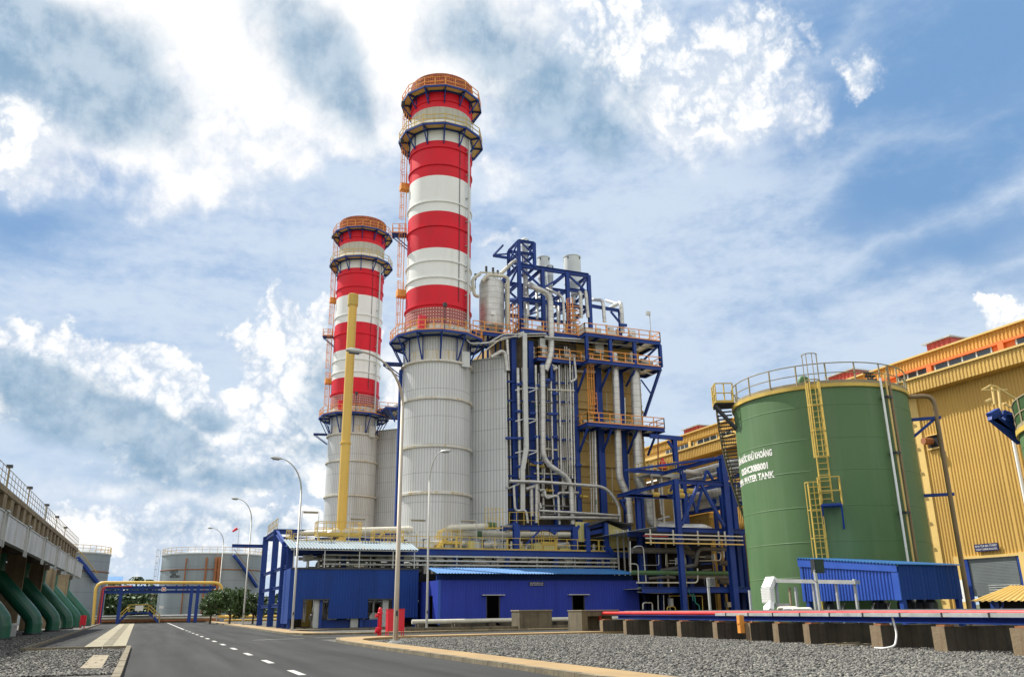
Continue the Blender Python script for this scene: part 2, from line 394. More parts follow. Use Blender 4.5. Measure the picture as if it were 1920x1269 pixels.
M['palesheet']=mat('pale_zinc_roof_sheet',(.19,.27,.32),.5,var=.16,scale=.8,streak=.7,streak_c=(.22,.14,.08))
M['orange']=mat('orange_rail_paint',(.78,.32,.06),.5,var=.15,scale=1.5)
M['yellow']=mat('yellow_rail_paint',(.58,.41,.08),.5,var=.15,scale=1.2,streak=.2)
M['yelpipe']=mat('yellow_stack_paint',(.70,.46,.09),.42,var=.10,scale=.3,streak=.3,streak_c=(.5,.3,.08))
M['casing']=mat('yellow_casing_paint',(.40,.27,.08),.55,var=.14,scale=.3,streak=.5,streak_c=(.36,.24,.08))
M['hall']=mat('yellow_hall_sheet',(.60,.385,.095),.6,var=.10,scale=.15,streak=.35,streak_c=(.46,.30,.09))
M['hallt']=mat('pale_yellow_hall_trim',(.70,.50,.17),.5,var=.08,scale=.3,streak=.2)
M['orangew']=mat('orange_hall_band',(.72,.16,.03),.5,var=.1,scale=.4)
M['glass']=mat('dark_window_glass',(.03,.04,.05),.08,var=.3,scale=.15,spec=.9)
M['green']=mat('green_tank_paint',(.080,.165,.060),.55,var=.12,scale=.22,streak=.5,streak_c=(.13,.21,.11))
M['greenp']=mat('green_pipe_paint',(.010,.115,.068),.35,var=.25,scale=.3,streak=.5,streak_c=(.015,.09,.06))
M['greydk']=mat('grey_tank_paint',(.27,.32,.34),.5,var=.08,scale=.1,streak=.3,joints=2.4)
M['conc']=mat('stained_concrete',(.15,.125,.08),.9,var=.30,scale=.6,streak=.9,streak_c=(.04,.034,.026),bump=.4,bscale=9)
M['concg']=mat('brown_stained_concrete',(.27,.215,.13),.9,var=.3,scale=.7,streak=.8,streak_c=(.09,.07,.05),bump=.4,bscale=9)
M['hallo']=mat('orange_yellow_hall_sheet',(.68,.33,.06),.6,var=.12,scale=.2,streak=.3,streak_c=(.5,.25,.06))
M['concl']=mat('pale_concrete',(.30,.255,.175),.9,var=.22,scale=.9,streak=.4,streak_c=(.12,.09,.05),bump=.3,bscale=12)
M['concd']=mat('dark_stained_shade_concrete',(.085,.07,.05),.95,var=.4,scale=.9,streak=.8,streak_c=(.03,.028,.022),bump=.4,bscale=9)  # real streaks; the dark base colour also stands in for shade in recesses
M['galv']=mat('galvanised_steel',(.52,.54,.52),.42,.35,var=.14,scale=1.2,streak=.3)
M['galvw']=mat('zinc_box_cladding',(.56,.57,.55),.45,.3,var=.28,scale=.5,streak=.7,streak_c=(.33,.28,.2),rib='y',pitch=2.2,rshade=.3)
M['brownrail']=mat('weathered_brown_rail',(.30,.25,.15),.7,var=.2)
M['lamp']=mat('grey_lamp_post_paint',(.40,.40,.37),.5,.1,var=.10,scale=.6,streak=.3)
M['lampr']=mat('rust_streaked_lamp_post',(.42,.37,.29),.55,.05,var=.12,scale=.9,streak=1.0,streak_c=(.26,.12,.05))
M['dark']=mat('dark_grey_metal',(.05,.055,.06),.5,.3,var=.2)
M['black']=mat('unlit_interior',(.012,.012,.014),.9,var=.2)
M['pipedk']=mat('dull_pipe_jacket',(.20,.195,.18),.55,.2,var=.3,scale=1.1,streak=.4)
M['firered']=mat('fire_red_paint',(.62,.012,.030),.38,var=.08,scale=1.2,streak=.15)
M['redpipe']=mat('red_pipe_paint',(.66,.045,.045),.4,var=.12,scale=.6,streak=.2)
M['stainend']=mat('rust_stained_concrete',(.25,.19,.115),.9,var=.3,scale=1.5,streak=1.0,streak_c=(.16,.07,.03),bump=.4,bscale=10)
M['brownpipe']=mat('brown_painted_pipe',(.24,.165,.08),.5,var=.25,scale=.8,streak=.5)
M['rust']=mat('rusty_steel',(.33,.13,.05),.8,var=.3,scale=3)
M['kerb']=mat('weathered_kerb_stone',(.21,.18,.12),.9,var=.3,scale=1.2,streak=.6,streak_c=(.06,.055,.04),bump=.4,bscale=14)
M['path']=mat('tan_footpath_tiles',(.33,.225,.105),.85,var=.16,scale=.7,bump=.15,bscale=20)
M['tan']=mat('tan_paving_concrete',(.29,.26,.18),.9,var=.2,scale=.6,bump=.2,bscale=12)
M['line']=mat('white_road_paint',(.50,.50,.47),.7,var=.25,scale=4)
M['shutter']=mat('grey_roller_shutter',(.20,.23,.23),.45,.3,var=.1,scale=.4)
M['sign']=mat('navy_sign_board',(.012,.02,.10),.5,var=.1)
M['letter']=mat('white_lettering',(.80,.80,.76),.6,var=.1,scale=3)
M['letterk']=mat('black_lettering',(.04,.045,.05),.6,var=.1,scale=3)
M['redroof']=mat('red_vent_house_sheet',(.50,.07,.05),.5,var=.15,scale=.4)
M['trunk']=mat('brown_bark',(.12,.09,.06),.9,var=.3,scale=3,bump=.5,bscale=8)
M['teal']=mat('teal_pipe_paint',(.02,.22,.20),.4,var=.1)
M['silgreen']=mat('sage_pipe_paint',(.07,.16,.07),.45,var=.15)
M['boardy']=mat('pale_green_yellow_sheet',(.55,.50,.20),.5,var=.08,scale=.3,rib='xy',pitch=.3,rshade=.3)
def leafmat(name, c):
    m=mat(name,c,.6,var=.45,scale=.9); b=m.node_tree.nodes['Principled BSDF']; b.inputs['Subsurface Weight'].default_value=0; return m
M['leaf']=leafmat('mango_green_leaves',(.075,.14,.035)); M['leafd']=leafmat('dark_green_leaves',(.030,.062,.020))
def gravelmat():
    m=bpy.data.materials.new('grey_gravel_bed'); m.use_nodes=True; t=m.node_tree; n=t.nodes; l=t.links; b=n['Principled BSDF']
    tc=n.new('ShaderNodeTexCoord'); vo=n.new('ShaderNodeTexVoronoi'); vo.inputs['Scale'].default_value=13; l.new(tc.outputs['Object'],vo.inputs['Vector'])
    cr=n.new('ShaderNodeValToRGB'); sp=n.new('ShaderNodeSeparateColor'); l.new(vo.outputs['Color'],sp.inputs[0]); l.new(sp.outputs[0],cr.inputs[0])
    e=cr.color_ramp.elements; e[0].position=0; e[0].color=(.035,.034,.030,1); e[1].position=1; e[1].color=(.18,.176,.155,1)
    no=n.new('ShaderNodeTexNoise'); no.inputs['Scale'].default_value=.5; l.new(tc.outputs['Object'],no.inputs['Vector'])
    mx=n.new('ShaderNodeMix'); mx.data_type='RGBA'; mx.blend_type='MULTIPLY'; mx.inputs[0].default_value=.35; l.new(cr.outputs[0],mx.inputs[6]); l.new(no.outputs[0],mx.inputs[7])
    l.new(mx.outputs[2],b.inputs['Base Color']); b.inputs['Roughness'].default_value=.9
    bn=n.new('ShaderNodeBump'); bn.inputs['Distance'].default_value=.05; bn.inputs['Strength'].default_value=1; bn.invert=True
    l.new(vo.outputs['Distance'],bn.inputs['Height']); l.new(bn.outputs[0],b.inputs['Normal']); return m
M['gravel']=gravelmat()
def asphaltmat():
    m=mat('worn_asphalt',(.052,.053,.053),.92,spec=.12,var=.08,scale=.25,bump=.25,bscale=60); t=m.node_tree; n=t.nodes; l=t.links; b=n['Principled BSDF']
    lk=b.inputs['Base Color'].links[0]; src=lk.from_socket
    tc=n.new('ShaderNodeTexCoord'); mp=n.new('ShaderNodeMapping'); l.new(tc.outputs['Object'],mp.inputs[0]); mp.inputs[3].default_value=(1.2,.05,1)
    no=n.new('ShaderNodeTexNoise'); no.inputs['Scale'].default_value=1.0; no.inputs['Detail'].default_value=5; l.new(mp.outputs[0],no.inputs['Vector'])
    sp=n.new('ShaderNodeTexNoise'); sp.inputs['Scale'].default_value=90; l.new(tc.outputs['Object'],sp.inputs['Vector'])
    for s_,k in ((no.outputs[0],.45),(sp.outputs[0],.35)):
        r=n.new('ShaderNodeMapRange'); l.new(s_,r.inputs[0]); r.inputs[1].default_value=.3; r.inputs[2].default_value=.7; r.inputs[3].default_value=1-k*.6; r.inputs[4].default_value=1+k*.5
        mx=n.new('ShaderNodeMix'); mx.data_type='RGBA'; mx.blend_type='MULTIPLY'; mx.inputs[0].default_value=1; l.new(src,mx.inputs[6]); l.new(r.outputs[0],mx.inputs[7]); src=mx.outputs[2]
    l.new(src,b.inputs['Base Color']); return m
M['asphalt']=asphaltmat()
M['soil']=mat('dry_grass_and_soil',(.10,.11,.05),.95,var=.4,scale=.05)
def guardmat():
    "expanded-metal guard: an orange mesh with real holes"
    m=mat('expanded_metal_mesh',(.55,.16,.06),.6,var=.2,scale=2); return m
# perforated plate dots
def dots(m, c2, per_rad=15, dz=.55, size=.1):
    t=m.node_tree; n=t.nodes; l=t.links; b=n['Principled BSDF']; src=b.inputs['Base Color'].links[0].from_socket
    tc=n.new('ShaderNodeTexCoord'); sp=n.new('ShaderNodeSeparateXYZ'); l.new(tc.outputs['Object'],sp.inputs[0])
    def mm(op,a,b_=None):
        x=n.new('ShaderNodeMath'); x.operation=op
        for i,v in enumerate((a,b_)):
            if v is None: continue
            if isinstance(v,(int,float)): x.inputs[i].default_value=v
            else: l.new(v,x.inputs[i])
        return x.outputs[0]
    u=mm('ABSOLUTE',mm('SUBTRACT',mm('FRACT',mm('MULTIPLY',mm('ARCTAN2',sp.outputs[0],sp.outputs[1]),per_rad)),.5))
    v=mm('ABSOLUTE',mm('SUBTRACT',mm('FRACT',mm('DIVIDE',sp.outputs[2],dz)),.5))
    d=mm('LESS_THAN',mm('SQRT',mm('ADD',mm('MULTIPLY',u,u),mm('MULTIPLY',v,v))),.19)
    mx=n.new('ShaderNodeMix'); mx.data_type='RGBA'; l.new(d,mx.inputs[0]); l.new(src,mx.inputs[6]); mx.inputs[7].default_value=(*c2,1); l.new(mx.outputs[2],b.inputs['Base Color'])
dots(M['perf'],(.75,.60,.55),12,.36)
# ---------------------------------------------------------------- ground, roads, paths
g=MB(); g.add([(-6000,-6000,-.02),(6000,-6000,-.02),(6000,6000,-.02),(-6000,6000,-.02)],[(0,1,2,3)]); struct('ground',g,M['soil'])
# plant yard gravel: one sheet, slightly above the soil
g=MB(); g.add([(-60,-20,0),(140,-20,0),(140,200,0),(-60,200,0)],[(0,1,2,3)]); struct('gravel_yard',g,M['gravel'])
RD=.012
road=MB()
YE=172
road.add([(-.45,-10,RD),(8.3,-10,RD),(8.3,48,RD),(8.3,56.2,RD),(8.3,YE,RD),(-8.0,YE,RD),(-4.75,41.4,RD),(-.75,41.4,RD)],[(0,1,2,3,4,5,6,7)])
road.add([(8.3,48,RD),(30,48,RD),(30,56.2,RD),(8.3,56.2,RD)],[(0,1,2,3)])
struct('road',road,M['asphalt'])
def kerb(name, pts, w=.18, h=.13, m='kerb', z=0.0, side=1):
    b=MB(); pts=[Vector((x,y,z)) for x,y in pts]; nrm=[]
    for i in range(len(pts)):
        d=(pts[min(i+1,len(pts)-1)]-pts[max(i-1,0)]).normalized(); nrm.append(Vector((d.y,-d.x,0))*side)
    for i in range(len(pts)-1):
        L_=(pts[i+1]-pts[i]).length; k=max(1,round(L_/1.0))
        for j in range(k):
            f0=(j+.012)/k; f1=(j+.988)/k; a=pts[i].lerp(pts[i+1],f0); c=pts[i].lerp(pts[i+1],f1); na=nrm[i].lerp(nrm[i+1],f0)*w; nc=nrm[i].lerp(nrm[i+1],f1)*w
            up=Vector((0,0,h+random.uniform(-.006,.006)))
            b.add([a,c,c+nc,a+na,a+up,c+up,c+nc+up,a+na+up],[(0,1,5,4),(1,2,6,5),(2,3,7,6),(3,0,4,7),(4,5,6,7),(3,2,1,0)])
    return struct(name,b,M[m])
isl=[(8.5,8),(8.25,23),(8.15,33),(8.15,39),(8.3,43),(8.9,46.2),(10.2,47.6),(12,48),(30,48)]
kerb('kerb',isl,side=1)
inner=[(9.75,8),(9.55,20),(9.45,33),(9.3,39.5),(9.4,42.2),(9.9,44),(10.9,45.2),(12.2,45.8),(30,46.6)]
pth=MB(); outp=[(x+.17,y-(.0 if i<4 else .1)) for i,(x,y) in enumerate(isl)]
outp=[(8.67,8),(8.42,23),(8.32,33),(8.32,39),(8.46,43),(9.02,46.05),(10.25,47.43),(12,47.82),(30,47.82)]
for i in range(len(outp)-1):
    a,b_,c,d=outp[i],outp[i+1],inner[i+1],inner[i]; pth.add([(*a,.12),(*d,.12),(*c,.12),(*b_,.12)],[(0,1,2,3)])
    pth.add([(*d,.12),(*d,0),(*c,0),(*c,.12)],[(0,1,2,3)])
struct('footpath',pth,M['path'])
kerb('kerb',[(8.1,170),(8.1,88),(8.2,60),(8.9,57.2),(10.5,56.4),(30,56.2)],side=-1,m='kerb')
p2=MB()
for a,b_,c,d in zip([(8.28,170),(8.28,88),(8.38,60),(9.02,57.4),(10.55,56.6)],[(8.28,88),(8.38,60),(9.02,57.4),(10.55,56.6),(30,56.4)],[(9.9,88),(9.9,66),(10.4,60),(11.4,58),(30,57.6)],[(9.9,170),(9.9,88),(9.9,66),(10.4,60),(11.4,58)]):
    p2.add([(*a,.11),(*b_,.11),(*c,.11),(*d,.11)],[(0,1,2,3)]); p2.add([(*d,.11),(*c,.11),(*c,0),(*d,0)],[(0,1,2,3)])
struct('footpath',p2,M['path'])
kerb('kerb',[(-.45,-5),(-.55,22),(-.78,41.4)],side=-1); kerb('kerb',[(-.95,41.4),(-4.75,41.2)],side=-1); kerb('kerb',[(-4.75,41.2),(-8.0,YE)],side=-1)
# raised concrete apron under the plant
ap=MB(); ap.box(10.2,70,70.2,98,-.01,.10); struct('plant_apron',ap,M['conc'])
mk=MB(); Zm=RD+.006
for y0 in [10.5+5.3*i for i in range(14)]:
    x=3.35-.011*(y0-20)+.0; mk.add([(x-.09,y0,Zm),(x+.09,y0,Zm),(x+.07,y0+1.9,Zm),(x-.11,y0+1.9,Zm)],[(0,1,2,3)])
mk.add([(2.55,86,Zm),(2.72,86,Zm),(2.1,168,Zm),(1.9,168,Zm)],[(0,1,2,3)])
mk.add([(5.0,48.9,Zm),(7.9,50.0,Zm),(7.9,50.15,Zm),(5.0,49.05,Zm)],[(0,1,2,3)]); mk.add([(8.6,50.6,Zm),(11,51.4,Zm),(11,51.55,Zm),(8.6,50.75,Zm)],[(0,1,2,3)])
struct('road_markings',mk,M['line'])
dr=MB()
def strip(x0,x1,y0,xa,xb,y1,z,mb): mb.add([(x0,y0,z),(x1,y0,z),(xb,y1,z),(xa,y1,z)],[(0,1,2,3)])
strip(-2.75,-2.02,42,-5.2,-4.45,168,Zm,dr); strip(-1.62,-1.03,42,-3.7,-3.05,168,Zm,dr); struct('paving_strips',dr,M['tan'])
gr=MB()
strip(-2.02,-1.62,42,-4.45,-3.7,168,Zm-.002,gr); struct('drain_channel',gr,M['dark'])
gr=MB(); y=42.2
while y<160:
    f=(y-42)/126; x0=-2.0-2.43*f; x1=-1.64-2.06*f; gr.box(x0,x1,y,y+.75,Zm,Zm+.012); y+=1.0 if (int(y)%3) else 1.5
o=gr.build('drain_cover',M['tan']); tag(o,'row of small concrete covers in the drain channel between pale paving strips','drain cover')
sl_=MB(); sl_.add([(-1.83,34.4,.02),(-1.31,34.1,.02),(-1.15,26.0,.02),(-1.68,26.3,.02),(-1.83,34.4,.06),(-1.31,34.1,.06),(-1.15,26.0,.06),(-1.68,26.3,.06)],[(4,7,6,5),(0,1,5,4),(1,2,6,5),(2,3,7,6),(3,0,4,7)])
o=sl_.build('paving_slab',M['concl'],origin=(-1.5,30,.02)); tag(o,'pale concrete slab lying in the gravel beside the road kerb','paving slab')
# loose stones
def stones(name, regions, n, size, label):
    rs=np.random.RandomState(5); pts=[]
    for poly,fr in regions:
        xs=[p[0] for p in poly]; ys=[p[1] for p in poly]; k=int(n*fr); got=0
        px=np.array(xs); py=np.array(ys)
        while got<k:
            c=rs.rand(k*3,2); c[:,0]=c[:,0]*(max(xs)-min(xs))+min(xs); 
            y0,y1=min(ys),max(ys); c[:,1]=y0+(y1-y0)*c[:,1]**1.7
            ins=np.zeros(len(c),bool); j=len(poly)-1
            for i in range(len(poly)):
                cond=((py[i]>c[:,1])!=(py[j]>c[:,1])); xx=(px[j]-px[i])*(c[:,1]-py[i])/((py[j]-py[i]) if py[j]!=py[i] else 1e-9)+px[i]
                ins^=cond&(c[:,0]<xx); j=i
            c=c[ins][:k-got]; pts.append(c); got+=len(c)
    c=np.concatenate(pts); k=len(c)
    base=np.array([(1,0,0),(0,1,0),(-1,0,0),(0,-1,0),(0,0,1),(0,0,-1)],float)
    s=size*(.5+rs.rand(k,1,1)*.9)*np.array([1.2,.85,.6]); jit=1+.35*(rs.rand(k,6,3)-.5)
    v=base[None]*s*jit; a=rs.rand(k)*6.283; t=(rs.rand(k)-.5)*1.2
    ca,sa=np.cos(a)[:,None],np.sin(a)[:,None]; ct,st=np.cos(t)[:,None],np.sin(t)[:,None]
    x=v[...,0]*ct-v[...,2]*st; z=v[...,0]*st+v[...,2]*ct; y=v[...,1]
    X=x*ca-y*sa+c[:,0:1]; Y=x*sa+y*ca+c[:,1:2]; Z=z+.012+rs.rand(k,1)*.03
    V=np.stack([X,Y,Z],-1).reshape(-1,3)
    F=np.array([(0,1,4),(1,2,4),(2,3,4),(3,0,4),(1,0,5),(2,1,5),(3,2,5),(0,3,5)]); F=(F[None]+np.arange(k)[:,None,None]*6).reshape(-1)
    me=bpy.data.meshes.new(name); me.vertices.add(len(V)); me.vertices.foreach_set('co',V.ravel()); me.loops.add(len(F)); me.loops.foreach_set('vertex_index',F)
    nf=len(F)//3; me.polygons.add(nf); me.polygons.foreach_set('loop_start',np.arange(nf)*3)
    mi=rs.choice(4,k,p=[.35,.3,.2,.15]); me.update(calc_edges=True)
    for q,cc in enumerate([(.12,.12,.11),(.175,.17,.155),(.065,.065,.063),(.26,.25,.215)]): me.materials.append(mat('stone_%s'%'abcd'[q],cc,.9,var=.15,scale=5))
    me.polygons.foreach_set('material_index',np.repeat(mi,8)); me.update()
    o=bpy.data.objects.new(name,me); col.objects.link(o); tag(o,label,None,kind='stuff')
stones('gravel',[([(9.8,12),(24,12),(24,46),(12.3,45.6),(9.7,42),(9.65,25)],.80),([(-9,24),(-.75,24),(-.95,41),(-5,41),(-6,70),(-9,70)],.20)],75000,.042,'loose grey gravel stones covering the yard beside the road')
# ================================================================ chimneys
CX,CY,CR=26.0,84.9,3.72
DF=88.8-CR
def h(py, px=825): return lev(px,py,DF)
Vz=Vector((0,0,1))
def pol(r,a,z): return Vector((CX+r*math.sin(R(a)), CY+r*math.cos(R(a)), z))   # azimuth a about the stack axis
ch=thing('chimney','tall red and white banded chimney beside the silver vessel and orange decked boiler',"chimney",(CX,CY,0),'red and white banded chimneys')
zf=[h(923),h(835),h(745)]
prof=[(CR,0.,0)]
for z in zf: prof+= [(CR,z-.18,1),(CR+.22,z-.12,1),(CR+.22,z+.10,1),(CR,z+.18,0)]
zc=h(674); prof+=[(CR,zc-1.2,0),(CR,zc-.30,1),(CR+.28,zc-.20,1),(CR+.25,zc,1),(CR-.10,zc+.12,1)]
zn=h(655); prof+=[(CR-.12,zn,1),(CR-.25,zn+.1,0)]
zp0=h(618); prof+=[(CR-.10,zp0+.3,1),(CR-.10,zp0+.9,1)]
with add_part('lower_casing',[M['clad'],M['cladp']],ch) as b: b.lathe(CX,CY,prof,72)
U=CR-.05
bands=[(zp0+.8,2),(h(602),2),(h(575),0),(h(533),1),(h(463.5),0),(h(394.5),1),(h(328),0),(h(262.7),1),(h(223.6),3),(h(199.6),0),(h(166),0),(h(160),0)]
rings=[h(y) for y in (569,518,487,421.6,376,306.8,274,187)]
lv=sorted([(z,m) for z,m in bands]); prof=[]
zs=[]
for i,(z,m) in enumerate(lv):
    prof.append((U,z,m)); nz=lv[i+1][0] if i+1<len(lv) else z
    for rz in sorted(rings):
        if z<rz<nz: prof+=[(U,rz-.13,m),(U+.14,rz-.10,m),(U+.14,rz+.02,m),(U,rz+.06,m)]
with add_part('shell',[M['red'],M['white'],M['perf'],M['greyband']],ch) as b: b.lathe(CX,CY,prof,72)
zt=h(150)
with add_part('top_ring',M['dark'],ch) as b: b.lathe(CX,CY,[(U,h(160)-.1,0),(U-.1,h(143),0),(U-.5,h(143),0),(U-.6,h(160),0)],48)
with add_part('heat_guard',M['mesh'],ch) as b:
    z0,z1=h(163),h(139); n=84
    for i in range(n):
        a=360*i/n; b.beam(pol(U+.12,a,z0),pol(U+.12,a,z1),.09,.05)
    for j in range(9):
        z=z0+(z1-z0)*j/8
        for i in range(42): b.beam(pol(U+.13,360*i/42,z),pol(U+.13,360*(i+1)/42,z),.05,.10)
    b.lathe(CX,CY,[(U+.05,z0,0),(U+.05,z1,0)],48)
def ring_deck(parent, z, ro, ri, n, drop, depth, railm, a_off=0, th=.25, cream='hallt', inner=.55):
    d=MB(); fr=MB(); rl=MB()
    A=[a_off+360*i/n for i in range(n)]
    for i in range(n):
        a,c=A[i],A[i]+360/n
        q=[pol(ro,a,z),pol(ro,c,z),pol(ri,c,z),pol(ri,a,z)]; q2=[p-Vz*.06 for p in q]
        d.add(q+q2,[(0,1,2,3),(7,6,5,4),(0,4,5,1),(2,6,7,3)])
        fr.beam(pol(ro+.04,a,z-th/2),pol(ro+.04,c,z-th/2),.12,th); fr.beam(pol(ri+.25,a,z-.17),pol(ri+.25,c,z-.17),.1,.2)
        fr.beam(pol(ro,a,z-.17),pol(ri,a,z-.17),.13,.2)
        if depth>0:
            fr.beam(pol(ro-.05,a,z-.2),pol(ri+.02,a,z-drop),.12,.12); fr.beam(pol(ri+.1,a,z-.1),pol(ri+.02,a,z-drop),.1,.1)
    rl.rail([pol(ro-.02,a,z) for a in A],1.15,1.05,.075,mi=0,closed=True)
    pd=d.build('platform_plate',M[cream],parent); fr.build('bracket_frame',M['blue'],pd); rl.build('railing',M[railm],pd); return pd
zt_=lev(828,157,88.8-5.0); zm_=lev(828,228,88.8-5.1); zl_=lev(825,616,88.8-5.4)
ring_deck(ch,zt_,4.85,U,12,1.7,1,'orange',a_off=12)
ring_deck(ch,zm_,5.02,U,12,2.0,1,'yellow',a_off=12)
ring_deck(ch,zl_,5.25,CR-.1,12,3.2,1,'orange',a_off=12,cream='galv')
# caged ladder on the left flank with three rest platforms
AL=-72
rad=lambda a: Vector((math.sin(R(a)),math.cos(R(a)),0)); tan=lambda a: Vector((math.cos(R(a)),-math.sin(R(a)),0))
def rest(parent, z, a=AL, w=1.3, rail=True):
    b=MB(); o_=rad(a); t_=tan(a); c=pol(U+.95,a,z)
    b.beam(c-t_*w/2,c+t_*w/2,1.7,.12,up=Vz); pl=b.build('rest_platform',M['blue'],parent)
    k=MB(); k.beam(pol(U+1.7,a,z-.1)-t_*.5,pol(U,a,z-1.6)-t_*.5,.1,.1); k.beam(pol(U+1.7,a,z-.1)+t_*.5,pol(U,a,z-1.6)+t_*.5,.1,.1); k.beam(pol(U+1.7,a,z-.1)-t_*.65,pol(U+1.7,a,z-.1)+t_*.65,.12,.2)
    k.build('bracket',M['blue'],pl)
    r_=MB(); p0=pol(U+.15,a,z)-t_*w/2; p1=pol(U+1.75,a,z)-t_*w/2; p2_=pol(U+1.75,a,z)+t_*w/2; p3=pol(U+.15,a,z)+t_*w/2
    r_.rail([p0,p1,p2_,p3],1.15,.8,.05); r_.build('railing',M['orange'],pl)
    return pl
zr=[lev(755,552,88.8),lev(755,440,88.8),lev(755,352,88.8)]
rest(ch,zr[1]); 
for z in (zr[0],zr[2]):
    b=MB(); b.beam(pol(U+.5,AL,z-.3),pol(U+.5,AL,z+.5),1.1,.9); b.build('ladder_box',M['orange'],ch)
with add_part('ladder',M['orange'],ch) as b:
    t_=tan(AL); lo=zl_
    b.ladder(pol(U+.3,AL,lo),pol(U+.3,AL,zr[0]+1.6),t_,rad(AL)); b.ladder(pol(U+.35,AL-4,zr[0]),pol(U+.35,AL-4,zr[1]+1.2),t_,rad(AL))
    b.ladder(pol(U+.3,AL,zr[1]),pol(U+.3,AL,zr[2]+2.0),t_,rad(AL)); b.ladder(pol(U+.35,AL-4,zr[2]),pol(U+.35,AL-4,zm_+1.2),t_,rad(AL)); b.ladder(pol(U+.3,AL,zm_),pol(U+.3,AL,zt_+1.1),t_,rad(AL))
AP=160
with add_part('riser_pipe',M['galv'],ch) as b:
    b.tube([pol(U+.35,AP-18,zl_+.3),pol(U+.35,AP-18,zm_-.6)],.12,10)
    for z in np.arange(zl_+2,zm_-1,3.0): b.beam(pol(U-.05,AP-18,z),pol(U+.4,AP-18,z),.3,.08)
with add_part('cable_conduit',M['dark'],ch) as b: b.tube([pol(U+.06,AP,zl_+4),pol(U+.06,AP,zm_-2.2)],.035,6)
with add_part('equipment_box',M['galv'],ch) as b:
    for a,w in ((-172,.8),(165,1.0),(150,.7)): b.beam(pol(U+.5,a,zl_+.1),pol(U+.5,a,zl_+.8),w,.5)
    b.beam(pol(CR+.2,147,zn-1.6),pol(CR+.2,147,zn+.1),.9,.5)
with add_part('red_cabinet',M['firered'],ch) as b: b.beam(pol(U+.35,-138,zl_+.6),pol(U+.35,-138,zl_+2.0),.8,.5)
with add_part('floodlight',M['dark'],ch) as b:
    for z in (zt_-.9,zm_-.9): b.beam(pol(4.9,AL-20,z),pol(4.9,AL-20,z+.45),.4,.4); b.beam(pol(4.9,AL-20,z+.4),pol(4.8,AL-20,z+1.2),.06,.06)
    b.tube([pol(5.15,-171,zl_),pol(5.15,-171,zl_+2.6)],.05,6); b.beam(pol(5.15,-171,zl_+2.6),pol(5.15,-171,zl_+3.0),.4,.3)
with add_part('side_strut',M['blue'],ch) as b: b.beam(pol(CR+.25,-82,5),pol(CR+.25,-82,h(680)),.35,.35)
with add_part('outer_walkway',M['blue'],ch) as b:
    z=zl_-2.6; b.beam(pol(5.9,-80,z),pol(3.8,-80,z),1.2,.15); b.beam(pol(5.9,-86,z),pol(3.8,-86,z-1.5),.1,.1); b.beam(pol(5.9,-74,z),pol(3.8,-74,z-1.5),.1,.1)
ch2=dup(ch,(-.77,40.7,0),'red and white banded chimney standing behind the plain yellow stack',group='red and white banded chimneys')
for c in list(ch2.children):
    if c.name.startswith('side_strut'): bpy.data.objects.remove(c)

# ================================================================ boiler house (steam generator)
c4=lambda x,y:(860+x/3.965,430+y/3.965)
c5=lambda x,y:(860+x/3.965,700+y/3.965)
c7=lambda x,y:(930+x/6.345,440+y/6.345)
YC=82.6            # casing face
YD=79.4            # front edge of the projecting decks
bo=thing('boiler_house','yellow boiler casing with blue columns, orange railed decks and dense silver pipes','boiler',(40,86,0),'boilers behind the chimneys')
B=lambda x,y,Y=YC: P(x,y,Y=Y)
xr=B(1206,800).x; zroof=B(1040,640).z
with add_part('painted_shade_wall',M['concd'],bo) as b: b.box(33.05,B(1084,800).x,YC-.28,YC-.12,0,zroof-.2)  # dark sheet over the casing paints the shade of the pipes
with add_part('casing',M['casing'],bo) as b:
    b.box(33.0,xr,YC,94.5,0,zroof)
    z=4.0
    while z<zroof-.5: b.box(33.0,xr,YC-.10,YC,z,z+.12); z+=1.42
    for z in (9.0,16.5,23.0): b.box(33.0,xr,YC-.3,YC-.1,z,z+.35)
with add_part('transition_duct',M['cladx'],bo) as b:
    zt0=lev(885,675,88.8); zt1=lev(943,668,87.4)
    a=(29.3,84.6); c=(32.7,81.0); d=(33.3,82.6); e=(33.3,94.0); f_=(29.3,86)
    vs=[(*a,0),(*c,0),(*d,0),(*e,0),(*f_,0)]; tp=[(*a,zt0),(*c,zt1),(*d,zt1),(*e,zt1),(*f_,zt0)]
    b.add(vs+tp,[(0,1,6,5),(1,2,7,6),(2,3,8,7),(3,4,9,8),(4,0,5,9),(5,6,7,8,9)])
with add_part('duct_cap',M['galv'],bo) as b: b.beam((29.3,84.6,zt0),(32.7,81.0,zt1),.35,.12); b.beam((30.5,80+3.3,2),(30.5,80+3.3,2.1),.1,.1)
YK=82.0
for (x0,x1,wd,yt) in ((961,968,.55,630),(994,1000,.6,640),(1036,1048,.5,650),(1077,1090,.5,680),(1122,1134,.75,690),(1164,1178,.62,690)):
    b=MB(); x=(B(x0+3,800,YK).x+B(x0+3,800,YK).x)/2; zt=B(x0,yt,YK).z
    b.ibeam((x,YK,0),(x,YK,zt),wd,.42,.05,up=(0,1,0)); b.build('column',M['blue'],bo)
